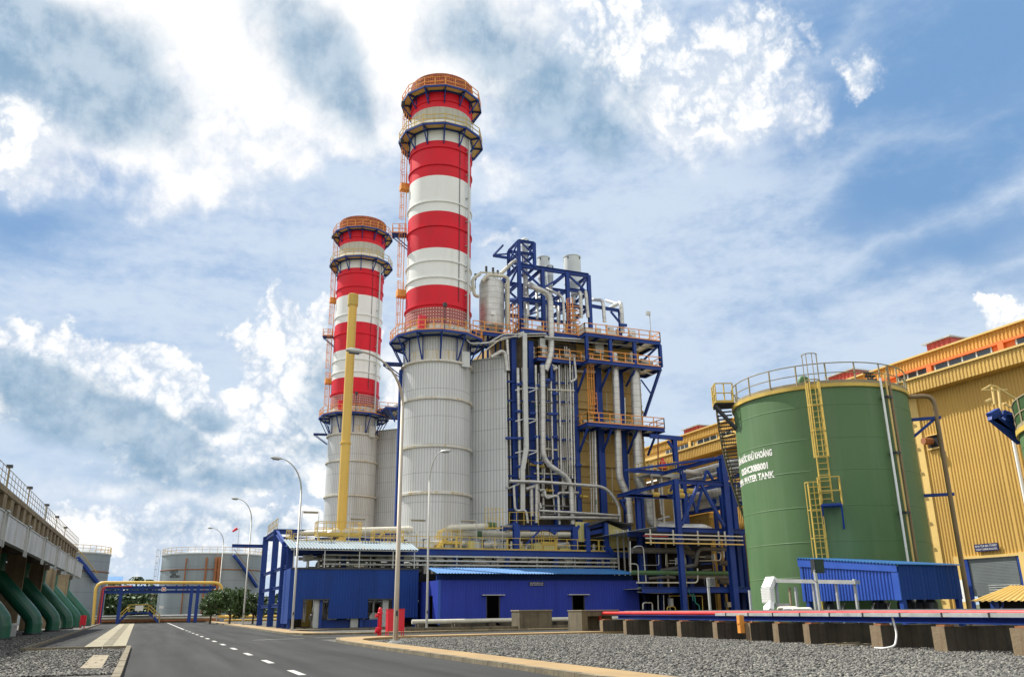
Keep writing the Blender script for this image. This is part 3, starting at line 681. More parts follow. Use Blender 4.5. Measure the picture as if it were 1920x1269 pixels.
# decks
def deck(name, x0,x1,y0,y1,z, th=.42, rails='fblr', rm='orange', plate='galv', parent=None):
    b=MB(); b.box(x0+.1,x1-.1,y0+.1,y1-.1,z-.08,z); pl=b.build(name,M[plate],parent or bo)
    f=MB(); 
    for q in ((x0,y0,x1,y0),(x0,y1,x1,y1),(x0,y0,x0,y1),(x1,y0,x1,y1)): f.ibeam((q[0],q[1],z-th/2-.0),(q[2],q[3],z-th/2),.2,th,.05)
    k=max(2,int((x1-x0)/1.9))
    for i in range(1,k): xx=x0+(x1-x0)*i/k; f.beam((xx,y0,z-.22),(xx,y1,z-.22),.12,.28)
    f.build('deck_frame',M['blue'],pl); r_=MB(); zz=z+.01
    if 'f' in rails: r_.rail([(x0,y0,zz),(x1,y0,zz)],1.15,1.5,.085)
    if 'b' in rails: r_.rail([(x0,y1,zz),(x1,y1,zz)],1.15,1.5,.085)
    if 'l' in rails: r_.rail([(x0,y0,zz),(x0,y1,zz)],1.15,1.5,.085)
    if 'r' in rails: r_.rail([(x1,y0,zz),(x1,y1,zz)],1.15,1.5,.085)
    r_.build('railing',M[rm],pl); return pl
A1=B(1097,625,YD); A2=B(1238,639,YD); Z1=(A1.z+A2.z)/2
deck('top_deck',A1.x,A2.x,YD,84,Z1,rails='flr')
q0=B(976,615,81.2); q1=B(1094,628,81.2); deck('top_deck',q0.x,A1.x-.05,81.2,90,(q0.z+q1.z)/2-.1,rails='fl')
deck('top_deck',A1.x-.05,A2.x-4,84.05,94,Z1,rails='r')
A3=B(1103,673,YD); A4=B(1240,688,YD); Z2=(A3.z+A4.z)/2
deck('middle_deck',A3.x,A4.x,YD,83,Z2,rails='flr')
q0=B(1008,668,81.0); q1=B(1080,678,81.0); deck('middle_deck',q0.x,A3.x-.05,81.0,82.5,(q0.z+q1.z)/2,rails='fl')
A5=B(1102,791,YD); A6=B(1246,803,YD); Z3=(A5.z+A6.z)/2
deck('lower_deck',A5.x,A6.x,YD,82.5,Z3,rails='flr')
with add_part('deck_post',M['blue'],bo) as b:
    for px in (1100,1144,1189,1237): x=B(px,650,YD+.15).x; b.ibeam((x,YD+.15,Z2),(x,YD+.15,Z1-.4),.35,.35,.05,up=(0,1,0))
with add_part('diagonal_strut',M['blue'],bo) as b:
    b.beam(B(1238,692,YD+.2),B(1208,781,82.4),.28,.28)
    b.beam((A4.x-.1,YD+.2,Z1-.5),(A4.x-2.2,YD+2.9,Z2+.1),.2,.2)
    for x0,y0,x1,y1 in ((1102,803,1086,849),(1147,803,1130,848),(1195,806,1177,850),(1232,808,1215,853),(1098,692,1083,736),(1143,692,1124,735),(1190,694,1174,724)):
        b.beam(B(x0,y0,YD+.2),B(x1,y1,81.9),.2,.2)
    b.beam(B(1202,712,81),B(1220,737,80.2),.16,.16)
# exhaust tower frame on the roof
YT,YT2=82.6,88.4
Zd=Z1
with add_part('roof_frame',M['blue'],bo) as b:
    T=lambda x,y,Y=YT:P(*c7(x,y),Y=Y)
    W=.42
    xs=[T(275,400).x,T(553,500).x,T(848,560).x,T(1104,600).x]; ztop=(T(300,372).z+T(1110,485).z)/2
    for Y in (YT,YT2):
        for i,x in enumerate(xs): b.ibeam((x,Y,Zd),(x,Y,ztop),.42,.42,.06,up=(0,1,0))
        b.ibeam((xs[0],Y,ztop),(xs[-1],Y,ztop),.35,.5,.06)
        zm=T(760,825).z; b.ibeam((xs[0],Y,zm),(xs[-1],Y,zm),.3,.42,.06)
        zm2=T(760,665).z; b.ibeam((xs[0 if Y==YT2 else 2],Y,zm2+.3),(xs[-1],Y,zm2+.3),.3,.38,.06)
        for i in range(3):
            b.beam((xs[i],Y,ztop-.2),(xs[i+1],Y,zm2),.2,.2) if i!=1 else b.beam((xs[i],Y,zm2),(xs[i+1],Y,ztop-.2),.2,.2)
            if Y==YT2: b.beam((xs[i],Y,zm),(xs[i+1],Y,zm2),.18,.18); b.beam((xs[i],Y,Zd),(xs[i+1],Y,zm),.18,.18)
    for x in xs:
        for z in (ztop,zm,zm2+.3): b.ibeam((x,YT,z),(x,YT2,z),.28,.35,.05)
    b.beam((xs[0],YT,ztop),(xs[0],YT2,zm2),.2,.2); b.beam((xs[0],YT,zm),(xs[0],YT2,zm2+.2),.22,.22); b.beam((xs[3],YT,ztop),(xs[3],YT2,zm2),.2,.2); b.beam((xs[0],YT,Zd+1),(xs[0],YT2,zm),.2,.2)
    zz=T(275,72).z; xb=T(455,200).x; x0=xs[0]; zq=T(290,215).z
    for Y in (YT,YT+3.2):
        for x in (x0,xb): b.ibeam((x,Y,ztop),(x,Y,zz),.34,.34,.05,up=(0,1,0))
        for z in (zz,zq): b.ibeam((x0,Y,z),(xb,Y,z),.25,.3,.05)
        b.beam((x0+.1,Y,zz),(xb,Y,zq),.16,.16); b.beam((x0,Y,zq),(xb,Y,ztop),.16,.16); b.beam((xb,Y,zq),(x0,Y,ztop),.16,.16)
    for x in (x0,xb):
        for z in (zz,zq,ztop): b.ibeam((x,YT,z),(x,YT+3.2,z),.22,.28,.05)
        b.beam((x,YT,zz),(x,YT+3.2,zq),.16,.16); b.beam((x,YT,ztop),(x,YT+3.2,zq),.16,.16)
    b.beam((x0,YT+3.2,zq+.6),(x0-2.0,YT+3.2,zq+.6),.2,.3); b.beam((x0-2.0,YT+3.2,zq+.7),(x0-.1,YT+3.2,zz-.4),.16,.16); b.beam((x0-2.0,YT+3.2,zq+.6),(x0-2.0,YT,zq+.6),.16,.2)
    # right-hand pipe gantry on the roof
    g0=P(*c4(990,570),Y=82.6); g1=P(*c4(1195,605),Y=82.6); b.ibeam(g0,g1,.2,.4,.05); b.ibeam((g1.x,82.6,g1.z),(g1.x,82.6,Z1),.3,.3,.05,up=(0,1,0)); b.beam(P(*c4(1130,610),Y=82.6),P(*c4(1195,690),Y=82.6),.2,.2); b.beam(P(*c4(1200,710),Y=81.5),P(*c4(1248,714),Y=81.5),.3,.3)
# silencers
def silencer(px, ptop, pbot, wpx, Y, lower=None, legs=None, cap=False):
    a=P(px,ptop,Y=Y); c=P(px,pbot,Y=Y); r=wpx/17.3/2
    s_=thing('vent_silencer',None,'silencer',(a.x,Y,c.z))
    with add_part('drum',M['silencer'],s_) as b:
        prof=[(r-.05,c.z,0),(r,c.z+.02,0),(r,a.z-.1,0),(r+.06,a.z-.08,0),(r+.06,a.z,0),(r-.1,a.z,0),(r-.1,a.z-.5,0),(0.02,a.z-.5,0)]
        if cap: prof=[(r-.05,c.z,0),(r,c.z+.02,0),(r,a.z-.3,0),(r*.8,a.z,0),(r*.4,a.z+.15,0),(.02,a.z+.2,0)]
        b.lathe(a.x,Y,prof,32)
    with add_part('lower_cone',M['silencer'],s_) as b: b.lathe(a.x,Y,[(.3,c.z-1.3,0),(.34,c.z-1.0,0),(r*.97,c.z,0)],24)
    with add_part('inlet_pipe',M['pipe'],s_) as b: b.tube([(a.x,Y,c.z-1.25),(a.x,Y,Zd+.1)],.28,12)
    with add_part('lifting_lug',M['dark'],s_) as b:
        for t_ in (30,140,215,300): b.box(a.x+r*math.cos(R(t_))-.06,a.x+r*math.cos(R(t_))+.06,Y+r*math.sin(R(t_))-.06,Y+r*math.sin(R(t_))+.06,a.z-.5,a.z-.2)
    return s_
s1=silencer(1072.5,483,533,37,86.0); s1['label']='widest pale grey vent drum, standing clear above the blue roof frame'; s1['group']='vent drums on the boiler roof'
s2=silencer(1019,484,523,27,87.5); s2['label']='pale grey vent drum of middling width beside the tall blue frame tower'; s2['group']='vent drums on the boiler roof'
s3=silencer(984,449,463,17,84.2,cap=True); s3['label']='domed pale vent drum inside the top of the tall blue frame tower'; s3['group']='vent drums on the boiler roof'
s4=silencer(1030.5,499,519,15,84.4); s4['label']='smallest pale vent drum, low in front of the middling one'; s4['group']='vent drums on the boiler roof'
# steam drum tank beside the chimney
tk=P(922,615,Y=84.2); tt=P(922,535,Y=84.2); tr=50/17.3/2
dr_=thing('storage_vessel','upright silver vessel between the taller looking chimney and the blue roof frame','tank',(tk.x,84.2,tk.z-.3))
with add_part('vessel_body',M['pipe'],dr_) as b: b.lathe(tk.x,84.2,[(.3,tk.z-.9,0),(tr*.7,tk.z-.6,0),(tr,tk.z,0),(tr,tt.z,0),(tr*.92,tt.z+.35,0),(tr*.6,tt.z+.65,0),(.02,tt.z+.78,0)],36)
with add_part('support_leg',M['blue'],dr_) as b:
    for a in (45,135,225,315): b.beam((tk.x+1.1*math.cos(R(a)),84.2+1.1*math.sin(R(a)),zt0+.1),(tk.x+1.1*math.cos(R(a)),84.2+1.1*math.sin(R(a)),tk.z),.2,.2)
with add_part('vessel_pipe',M['pipec'],dr_) as b:
    b.tube([P(*c4(150,500),Y=83.4),P(*c4(118,490),Y=83.4),P(*c4(100,372),Y=83.4),P(*c4(160,330),Y=83.6)],.2,10,bend=.5)
    b.tube([P(*c4(175,385),Y=83.0),P(*c4(215,338),Y=83.0),P(*c4(368,352),Y=83.0),P(*c4(366,740),Y=83.0)],.2,10,bend=.6)
    b.tube([P(*c4(350,400),Y=84.0),P(*c4(352,740),Y=84.0)],.12,8)
    for x in (190,215,240,265,290,310): b.tube([P(*c4(x,400),Y=84.2),P(*c4(x,345),Y=84.2)],.06,6)
    b.tube([P(*c4(160,320),Y=84.2),P(*c4(300,325),Y=84.2)],.12,8)
with add_part('relief_valve',M['dark'],dr_) as b:
    for x,y in ((125,345),(205,290),(255,300),(290,320)): p=P(*c4(x,y),Y=84.2); b.beam(p-Vz*.5,p+Vz*.25,.22,.22); b.beam(p-Vz*1.6,p-Vz*.4,.06,.06)
with add_part('name_plate',M['white'],dr_) as b: p=P(*c4(257,620),Y=84.2-tr-.03); b.box(p.x-.28,p.x+.28,p.y-.02,p.y,p.z-.25,p.z+.25)
# left roof deck around the vessel
zl2=P(930,622,Y=82.0).z
deck('link_deck',P(887,620,Y=82.4).x,P(972,622,Y=82.4).x,82.4,87,zl2,rails='f',rm='orange')
# pipes on the front : (points, radius, Y)
def pp(seq, f, Y, r, bend=.7, m='pipe', name='pipe', parent=bo, n=12):
    b=MB(); pts=[P(*f(*q[:2]),Y=(q[2] if len(q)>2 else Y)) for q in seq]; b.tube(pts,r,n,bend=bend)
    return b.build(name,M[m],parent)
K=.01466/2
pp([(515,405,84),(560,430),(680,485),(688,740),(690,925),(645,1050)],c4,80.9,46*K,bend=1.3)
pp([(655,440,84),(775,500),(790,780)],c4,81.4,22*K)
pp([(505,400,84),(515,640)],c4,82.3,28*K); pp([(580,470,84),(585,660)],c4,82.3,24*K)
pp([(845,492,84.5),(905,462),(912,655)],c4,82.3,30*K,bend=.5); pp([(925,470,84.5),(945,462),(962,655)],c4,82.3,28*K,bend=.5)
pp([(985,522,86),(1072,528),(1085,690)],c4,82.4,30*K); pp([(1100,530,88),(1180,555)],c4,85,28*K); pp([(1125,585,87),(1207,540),(1220,770)],c4,82.2,34*K)
pp([(700,570,84),(735,590),(740,780)],c4,81.8,18*K); pp([(745,465,86),(748,700)],c4,83.5,22*K); pp([(600,510,85),(655,545,83)],c4,83.5,26*K)
pp([(440,235,84.5),(410,238),(315,330)],c4,83.6,30*K,m='pipec')
pp([(495,190),(500,400),(500,640)],c4,84.2,32*K,bend=0)
# cable duct (flat grey) down the front
with add_part('cable_duct',M['galv'],bo) as b:
    Yq=80.6; pts=[P(*c4(440,790),Y=Yq+.3),P(*c4(490,772),Y=Yq),P(*c5(492,0),Y=Yq),P(*c5(503,545),Y=Yq),P(*c5(475,715),Y=Yq),P(*c5(475,1010),Y=Yq)]
    for a,c in zip(pts,pts[1:]): b.beam(a,c,.50,.22,up=(0,1,0))
with add_part('duct_bracket',M['galv'],bo) as b:
    for y in (110,340,575,815): 
        for s_ in ((420,y+15,500,y-5),(500,y-5,590,y),(520,y+30,585,y+5)): b.beam(P(*c5(s_[0],s_[1]),Y=80.7),P(*c5(s_[2],s_[3]),Y=80.7),.07,.1)
pp([(620,-60),(625,0),(628,655),(835,785),(850,1120)],c5,80.6,40*K,bend=1.3)
pp([(1155,-150),(1165,0),(1195,790),(1258,905),(1275,1110)],c5,80.4,54*K,bend=1.6)
pp([(1290,-150),(1310,0),(1340,820),(1415,930),(1428,1100),(1500,1140),(1650,1130,82)],c5,80.6,[74*K,80*K],bend=1.8,n=16)
vp=[(345,12,0,850,81.2),(372,12,0,800,81.8),(440,26,-40,780,81.2),(572,20,-60,1080,80.9),(594,10,0,640,81.2),(655,8,0,640,81.8),(684,16,-30,640,81.2),(745,16,-60,760,81.2),(788,10,-200,760,81.5),(803,10,-200,980,81.5),(826,14,-120,780,81.0),(845,14,-80,1030,81.3),(975,9,430,1040,81.5),(992,9,430,1050,81.2),(1003,9,430,1050,81.5),(1014,14,420,1060,81.1),(1235,9,180,380,80.4),(1258,10,360,900,82),(1100,5,150,280,82.3),(1124,5,430,520,82.3),(1140,5,700,960,82.3)]
for x,wd,y0,y1,Y in vp:
    lean=.022*(y1-y0)*1.0; pp([(x,y0),(x+lean,y1)],c5,Y,wd*K,bend=0,n=8,m='pipe' if wd>8 else 'pipec')
pp([(335,860),(345,0)],c5,81.9,.10,bend=0,n=8,m='dark')
pp([(350,840),(370,855),(450,820),(450,800)],c5,81.0,14*K,bend=.4); pp([(380,800),(600,805),(1095,842),(1190,975),(1200,1100)],c5,80.3,24*K,bend=1.2)
pp([(595,1018),(900,1035),(1198,1055)],c5,80.0,16*K,bend=.3); pp([(410,830),(420,1025),(500,1010),(515,1110)],c5,80.4,18*K,bend=.5)
pp([(600,870),(640,860),(645,930),(740,900),(750,1120)],c5,80.6,20*K,bend=.5); pp([(890,885),(750,885),(735,900)],c5,80.8,20*K,bend=.3)
pp([(600,1070),(1180,1075)],c5,80.2,26*K,bend=0); pp([(500,860),(560,840),(590,830)],c5,80.8,28*K); pp([(540,860),(545,1060)],c5,80.9,30*K,bend=0); pp([(580,830),(580,1110)],c5,80.6,26*K,bend=0)
pp([(605,960),(612,1000)],c5,80.4,16*K,bend=0); pp([(640,700),(632,860)],c5,81.5,10*K,bend=0); pp([(690,640),(682,680),(715,1040)],c5,81.4,12*K,bend=.3)
pp([(770,760),(775,1010)],c5,81.4,12*K,bend=0); pp([(928,430),(935,490),(975,515),(985,1040)],c5,81.9,6*K,bend=.3)
pp([(240,950),(320,905),(345,920),(360,1050)],c4,80.9,30*K,bend=.5); pp([(360,820),(372,1050)],c4,81.3,22*K,bend=0); pp([(100,850),(250,840),(430,790)],c4,81.6,14*K,bend=.3)
pp([(200,900),(330,800),(660,790)],c4,80.9,.07,bend=.3,m='pipec'); pp([(60,820),(90,850),(220,845),(330,780),(650,775)],c4,80.7,.08,bend=.4,m='galv'); pp([(640,800),(930,820)],c4,80.4,.11,bend=0,m='galv'); pp([(640,815),(1300,865),(1460,880)],c4,80.6,.08,bend=0,m='galv')
pp([(690,1010),(735,1030),(700,1040)],c4,81.2,26*K); pp([(810,1050),(1060,1060)],c4,82.0,28*K); pp([(860,955),(875,1110),(830,1135)],c4,80.6,18*K,bend=.3)
pp([(1340,1050),(1445,1080)],c4,80.0,.07,bend=0,m='galv')
# further risers filling the bays between the columns
rq=random.Random(77)
for x0 in (348,362,470,512,548,608,640,668,700,722,760,776,812,856):
    wd=rq.choice([10,12,16,20,24]); y0=rq.choice([-80,-40,0,60]); y1=rq.choice([700,860,980,1060]); Y=rq.choice([81.9,82.1,82.3])
    pp([(x0,y0),(x0+.022*(y1-y0),y1)],c5,Y,wd*K,bend=0,n=8,m=rq.choice(['pipe','pipec','pipedk']))
for y,x0,x1 in ((655,600,700),(742,560,860),(905,610,730),(980,560,860),(1045,600,1180),(560,640,730),(210,540,700),(120,660,860)):
    pp([(x0,y),(x1,y+8)],c5,rq.choice([81.0,81.6]),rq.choice([12,16,22])*K,bend=0,n=8,m=rq.choice(['pipe','pipedk','pipec']))
with add_part('pipe_support',M['blue'],bo) as b:
    for y in (60,200,340,480,620,760,900,1010): b.beam(P(*c5(335,y),Y=81.75),P(*c5(880,y+14),Y=81.75),.14,.2)
# green and blue marker bands round some pipes
with add_part('marker_band',M['silgreen'],bo) as b:
    for x,y,Y,r in ((360,215,81.2,8),(443,180,81.2,15),(443,1000-60,81.2,1),(575,240,80.9,12),(688,210,81.2,10),(840,270,81.0,9),(1022,955,81.1,9)):
        p=P(*c5(x,y),Y=Y); b.tube([p-Vz*.25,p+Vz*.25],r*K*2*.56+.02,10)
# blue pipe brackets
with add_part('pipe_bracket',M['blue'],bo) as b:
    for x0,x1,y in ((425,465,80),(420,465,280),(350,465,480),(430,460,690),(570,660,90),(525,570,295),(560,660,470),(555,620,665),(660,735,300),(700,735,150),(700,735,470),(870,910,680)):
        b.beam(P(*c5(x0,y),Y=80.9),P(*c5(x1,y),Y=80.9),.28,.22); b.beam(P(*c5(x1,y),Y=80.9),P(*c5(x1,y),Y=82.3),.15,.2)
    p=[P(*c4(x,y),Y=81) for x,y in ((612,1000),(612,1115),(688,1120),(688,1010))]
    for i in range(4): b.beam(p[i],p[(i+1)%4],.25,.25)
    b.beam(P(*c5(1200,945),Y=80.4),P(*c5(1290,938),Y=80.4),.35,.3); b.beam(P(*c5(1205,950),Y=80.4),P(*c5(1262,1060),Y=80.4),.2,.2); b.beam(P(*c5(1262,940),Y=80.6),P(*c5(1272,1110),Y=80.6),.3,.3)
with add_part('casing_nozzle',M['yellow'],bo) as b:
    for x,y in ((937,915),(685,870),(615,690),(565,680),(1310,958),(1300,915)): p=P(*c5(x,y),Y=81.5); b.tube([p+Vector((-.3,0,0)),p+Vector((.35,0,0))],.14,8); b.beam(p+Vector((-.5,0,-.1)),p+Vector((-.5,0,.2)),.1,.3)
with add_part('caged_ladder',M['orange'],bo) as b:
    a=P(*c4(962,1000),Y=80.6); c=P(*c5(985,345),Y=80.6); b.ladder((c.x,80.6,Z3),(c.x,80.6,Z2+.9),(1,0,0),(0,-1,0),w=.55)
    b.rail([P(*c5(985,300),Y=80.4),P(*c5(1032,300),Y=80.4)],2.4,.5,.05,rails=(1,.75,.5,.25))
    a=P(*c4(825,790),Y=82.2); b.ladder((a.x,82.2,Z1),(a.x,82.2,Z1+4.8),(1,0,0),(0,-1,0)); a=P(*c4(850,790),Y=82.2)
    for k in range(5): b.lathe(a.x+.4,82.6,[(.75,Z1+1.6+.6*k,0),(.8,Z1+1.66+.6*k,0),(.75,Z1+1.72+.6*k,0)],12)
    for x in (395,420,440): p=P(*c4(x,760),Y=81.5); b.ladder((p.x,81.6,zl2),(p.x,81.6,zl2+3.4),(1,0,0),w=.35,cage=False)
def rnd_kit(parent, x0,x1,y,z, n, seed, hmax=1.6):
    "valves, actuators and small vessels standing on a deck"
    rs=random.Random(seed); k1,k2,k3=MB(),MB(),MB()
    for i in range(n):
        x=x0+(x1-x0)*(i+rs.random()*.7)/n; yy=y+rs.uniform(-.5,.8); t=rs.random()
        if t<.35: k1.tube([(x,yy,z),(x,yy,z+rs.uniform(.6,hmax))],rs.uniform(.1,.22),8); k1.lathe(x,yy,[(.05,z+.5,0),(.3,z+.52,0),(.3,z+.6,0),(.05,z+.62,0)],12)
        elif t<.6: k2.box(x-.3,x+.3,yy-.25,yy+.25,z+.25,z+rs.uniform(.8,hmax)); k2.box(x-.05,x+.05,yy-.05,yy+.05,z,z+.25)
        elif t<.8: k1.tube([(x-.7,yy,z+rs.uniform(.5,1)),(x+.7,yy,z+.7)],.35,12)
        else: k3.lathe(x,yy,[(.30,z+1,0),(.34,z+1.04,0),(.30,z+1.08,0)],12); k3.beam((x,yy,z),(x,yy,z+1.1),.06,.06)
    for k,nm,mm_ in ((k1,'valve_body','pipe'),(k2,'control_box','galv'),(k3,'valve_wheel','dark')):
        if k.v: k.build(nm,M[mm_],parent)
rnd_kit(bo,A1.x+.5,A2.x-1.5,82,Z1,20,3,2.2); rnd_kit(bo,35,A1.x,86,Z1,12,33,3.0); rnd_kit(bo,q0.x+.5,A1.x,82,Z1-.1,6,4); rnd_kit(bo,A3.x+.5,A4.x-1,81.3,Z2,14,5,2.0); rnd_kit(bo,36.5,A3.x-.5,81.6,Z2,8,55,2.0); rnd_kit(bo,A5.x+.5,A6.x-.5,81.5,Z3,8,6,.9)
with add_part('insulated_drum',M['pipec'],bo) as b:
    for x0,x1,y,r in ((890,1000,735,.75),(1085,1160,750,.8)): a=P(*c4(x0,y),Y=82.5); c=P(*c4(x1,y),Y=82.5); b.tube([(a.x,82.5,Z1+.9),(a.x+.25,82.5,Z1+.9),(c.x-.25,82.5,Z1+.9),(c.x,82.5,Z1+.9)],[r*.6,r,r,r*.6],18)
with add_part('switch_cabinet',M['galv'],bo) as b:
    for x0,x1,y0,y1 in ((1010,1075,840,925),(600,640,810,880)): a=P(*c4(x0,y0),Y=81.5); c=P(*c4(x1,y1),Y=81.5); b.box(a.x,c.x,81.3,81.9,c.z,a.z)
with add_part('deck_lamp',M['galv'],bo) as b: p=P(*c4(1432,820),Y=YD); t_=P(*c4(1422,640),Y=YD); b.tube([p,(p.x,YD,t_.z)],.05,6); b.beam((p.x-.2,YD,t_.z),(p.x-.2,YD,t_.z+.45),.45,.35)
bo2=dup(bo,(-.77,40.7,0),'boiler whose grey ribbed duct shows between the two banded chimneys',only=('transition_duct','duct_cap','link_deck'),group='boilers behind the chimneys')
with add_part('link_pipe',M['pipe'],bo2) as b:
    for i in range(6): 
        y=118+i*.8; z=lev(720,772,127)+.35*(i%3); b.tube([(30.2,y,z-1.2),(31.2,y,z),(36,y,z+.4)],.16,8,bend=.5)
    b.tube([P(739,775,Y=119.5),P(739,762,Y=119.5),P(750,760,Y=119.5)],.3,10,bend=.5)
with add_part('service_bridge',M['blue'],bo2) as b:
    z=lev(730,778,127); b.box(28.3,33.3,118,124,z-.3,z)
    for x in (29.5,31,32.5): b.beam((x-.7,118,z-.2),(x+.3,118,z-2.2),.18,.18)
# yellow plain stack
ys=P(640,990,Y=84.5); ytop=P(651,551,Y=84.5)
yst=thing('yellow_stack','tall plain yellow pipe stack in front of the shorter looking chimney','stack',(ys.x,84.5,4.8))
zf_=lev(634,831,math.hypot(ys.x,84.5))
with add_part('stack_tube',M['yelpipe'],yst) as b:
    r=.48; b.lathe(ys.x,84.5,[(r,4.8,0),(r,zf_-.06,0),(r+.09,zf_-.05,0),(r+.09,zf_+.12,0),(r-.02,zf_+.13,0),(r-.02,ytop.z-1.4,0),(r+.02,ytop.z-1.38,0),(r+.02,ytop.z,0),(r-.1,ytop.z,0),(r-.1,ytop.z-.6,0)],32)
with add_part('top_band',M['yellow'],yst) as b: b.lathe(ys.x,84.5,[(r+.03,ytop.z-1.3,0),(r+.08,ytop.z-1.28,0),(r+.08,ytop.z-.05,0),(r+.02,ytop.z,0)],32)
# ================================================================ pipe rack behind the sheds
ra=thing('pipe_rack','long blue steel pipe rack with yellow railings behind the blue sheds','pipe rack',(26,80,0))
XL,XRr=10.5,44.5; ZA=6.85; ZB=9.35
cols=[(XL,77.2,7.3),(XL,81.0,7.6),(XL,88.3,ZB),(XL,97.5,ZB)]
for x,y,z in cols:
    b=MB(); b.ibeam((x,y,0.1),(x,y,z),.55,.55,.06,up=(0,1,0)); b.build('column',M['blue'],ra)
for x in (15.2,20.5,25.8,31.0,36.2,41.0):
    b=MB(); b.ibeam((x,77.2,.1),(x,77.2,ZA-.5),.45,.45,.05,up=(0,1,0)); b.build('column',M['blue'],ra)
def bm(p,q,w=.25,hh=.42,name='beam',par=None,m='blue'): 
    b=MB(); b.ibeam(p,q,w,hh,.04); return b.build(name,M[m],par or ra)
bm((XL,76.9,ZA-.25),(XRr,76.9,ZA-.25),.3,.55); bm((XL,81,ZA-.3),(XRr,81,ZA-.3)); bm((XL,97.5,ZB-.2),(26,97.5,ZB-.2),.3,.5); bm((XL,88.3,ZB-.2),(24,88.3,ZB-.2),.3,.5)
bm((XL,77.2,7.1),(XL,81,7.4)); bm((XL,81,7.3),(XL,88.3,ZB-.25)); bm((XL,88.3,ZB-.2),(XL,97.5,ZB-.2))
for z in (5.3,3.6,2.0):
    for (x0,y0,_),(x1,y1,_) in zip(cols,cols[1:]): bm((x0,y0,z),(x1,y1,z),.2,.28)
bm((XL-3.5,97.5,ZB-1.0),(XL,97.5,ZB-1.0),.2,.35)
for x in (15.2,20.5,25.8,31.0,36.2,41.0): bm((x,77.2,ZA-.35),(x,81,ZA-.35),.2,.3)
with add_part('deck_plate',M['galv'],ra) as b: b.box(XL+.3,XRr-.2,77.1,81,ZA-.02,ZA+.03)
# yellow railings, one per bay
def railp(p,q,m='yellow',hh=1.15,sp=1.25,par=None,name='railing',rails=(1,.5),w=.06):
    b=MB(); b.rail([p,q],hh,sp,w,rails=rails); return b.build(name,M[m],par or ra,split=False)
xs=[10.6,15.2,20.5,25.8,31.0,36.2,41.0,44.4]
for a,c in zip(xs,xs[1:]): railp((a+.05,77.0,ZA+.03),(c-.05,77.0,ZA+.03))
railp((XL,77.3,ZA+.3),(XL,80.8,ZA+.6)); railp((XL+.1,88.6,ZB),(XL+.1,97,ZB))
# raised valve platforms
def vplat(x0,x1,y,z,m='yellow'):
    b=MB(); b.box(x0,x1,y,y+1.4,z-.12,z); 
    for x in (x0+.1,x1-.1): b.box(x-.06,x+.06,y,y+.12,ZA,z-.12)
    pl=b.build('valve_platform',M[m],ra,split=False)
    r_=MB(); r_.rail([(x0,y,z),(x1,y,z),(x1,y+1.4,z),(x0,y+1.4,z)],1.15,.9,.06,closed=True); r_.build('railing',M[m],pl,split=False)
def X77(px,py=1000,Y=78): return P(px,py,Y=Y).x
vplat(X77(598),X77(682),79,8.2); vplat(X77(830),X77(868),78.3,7.6); vplat(X77(1015),X77(1045),78,7.7,'yellow')
vplat(X77(707),X77(762),79,7.5)
with add_part('access_stair',M['yellow'],ra) as b:
    for x0,x1,z0,z1 in ((X77(818),X77(838),ZA,7.9),(X77(712),X77(730),ZA,7.6)):
        for yy in (78.2,79.0): b.beam((x0,yy,z0),(x1,yy,z1),.08,.25); b.beam((x0,yy,z0+1.1),(x1,yy,z1+1.1),.06,.06)
        for k in range(6): f=(k+.5)/6; b.beam((x0+(x1-x0)*f,78.2,z0+(z1-z0)*f),(x0+(x1-x0)*f,79.0,z0+(z1-z0)*f),.25,.04)
rnd_kit(ra,23,43,79.0,ZA+.03,30,11,1.0); rnd_kit(ra,12,22,79.5,ZA+.03,12,12,.9)
with add_part('control_box',M['boardy'],ra) as b:
    for px0,px1,z1 in ((968,983,.55),(1001,1016,.8),(1050,1076,.35),(1020,1042,.6),(880,890,.9)): b.box(X77(px0),X77(px1),78,78.7,ZA+.03,ZA+.03+z1)
# big cream pipes above the rack
def rp(pts,r,m,name='pipe',bend=.5,n=12,par=None):
    b=MB(); b.tube(pts,r,n,bend=bend); return b.build(name,M[m],par or ra)
p0=P(545,1000,Y=89); p1=P(928,986,Y=79.5)
rp([p0-Vz*1.5,p0,P(705,995.5,Y=84.5)],.30,'pipec',bend=.7); rp([P(615,1004,Y=84.5),P(625,996,Y=84.5),P(770,992.5,Y=83),p1],.33,'pipec',bend=.7)
rp([P(780,1000,Y=82.5),P(935,1001,Y=80.5),P(1095,1003,Y=80)],.30,'pipec'); 
rp([P(915,984.5,Y=79.55),p1+Vector((.1,0,0))],.345,'silgreen',name='marker_band',bend=0); rp([P(895,1001,Y=80.9),P(903,1001,Y=80.8)],.32,'silgreen',name='marker_band',bend=0)
# goal-post light frames on the rack
for px0,px1,pt in ((565.5,597,958.5),(655,686,971),(768.5,799,973.5),(863,893,975),(942,975,985)):
    x0,x1=X77(px0,980,78.2),X77(px1,980,78.2); zt=P((px0+px1)/2,pt,Y=78.2).z
    lt=MB(); 
    for x in (x0,x1): lt.beam((x,78.2,ZA+.03),(x,78.2,zt),.05,.05)
    lt.beam((x0,78.2,zt),(x1,78.2,zt),.05,.05)
    fr_=lt.build('light_frame',M['galv'],ra,split=False)
    t_=MB(); t_.box(x0+.1,x1-.1,78.05,78.35,zt-.16,zt-.03); t_.build('tube_light',M['concl'],fr_)
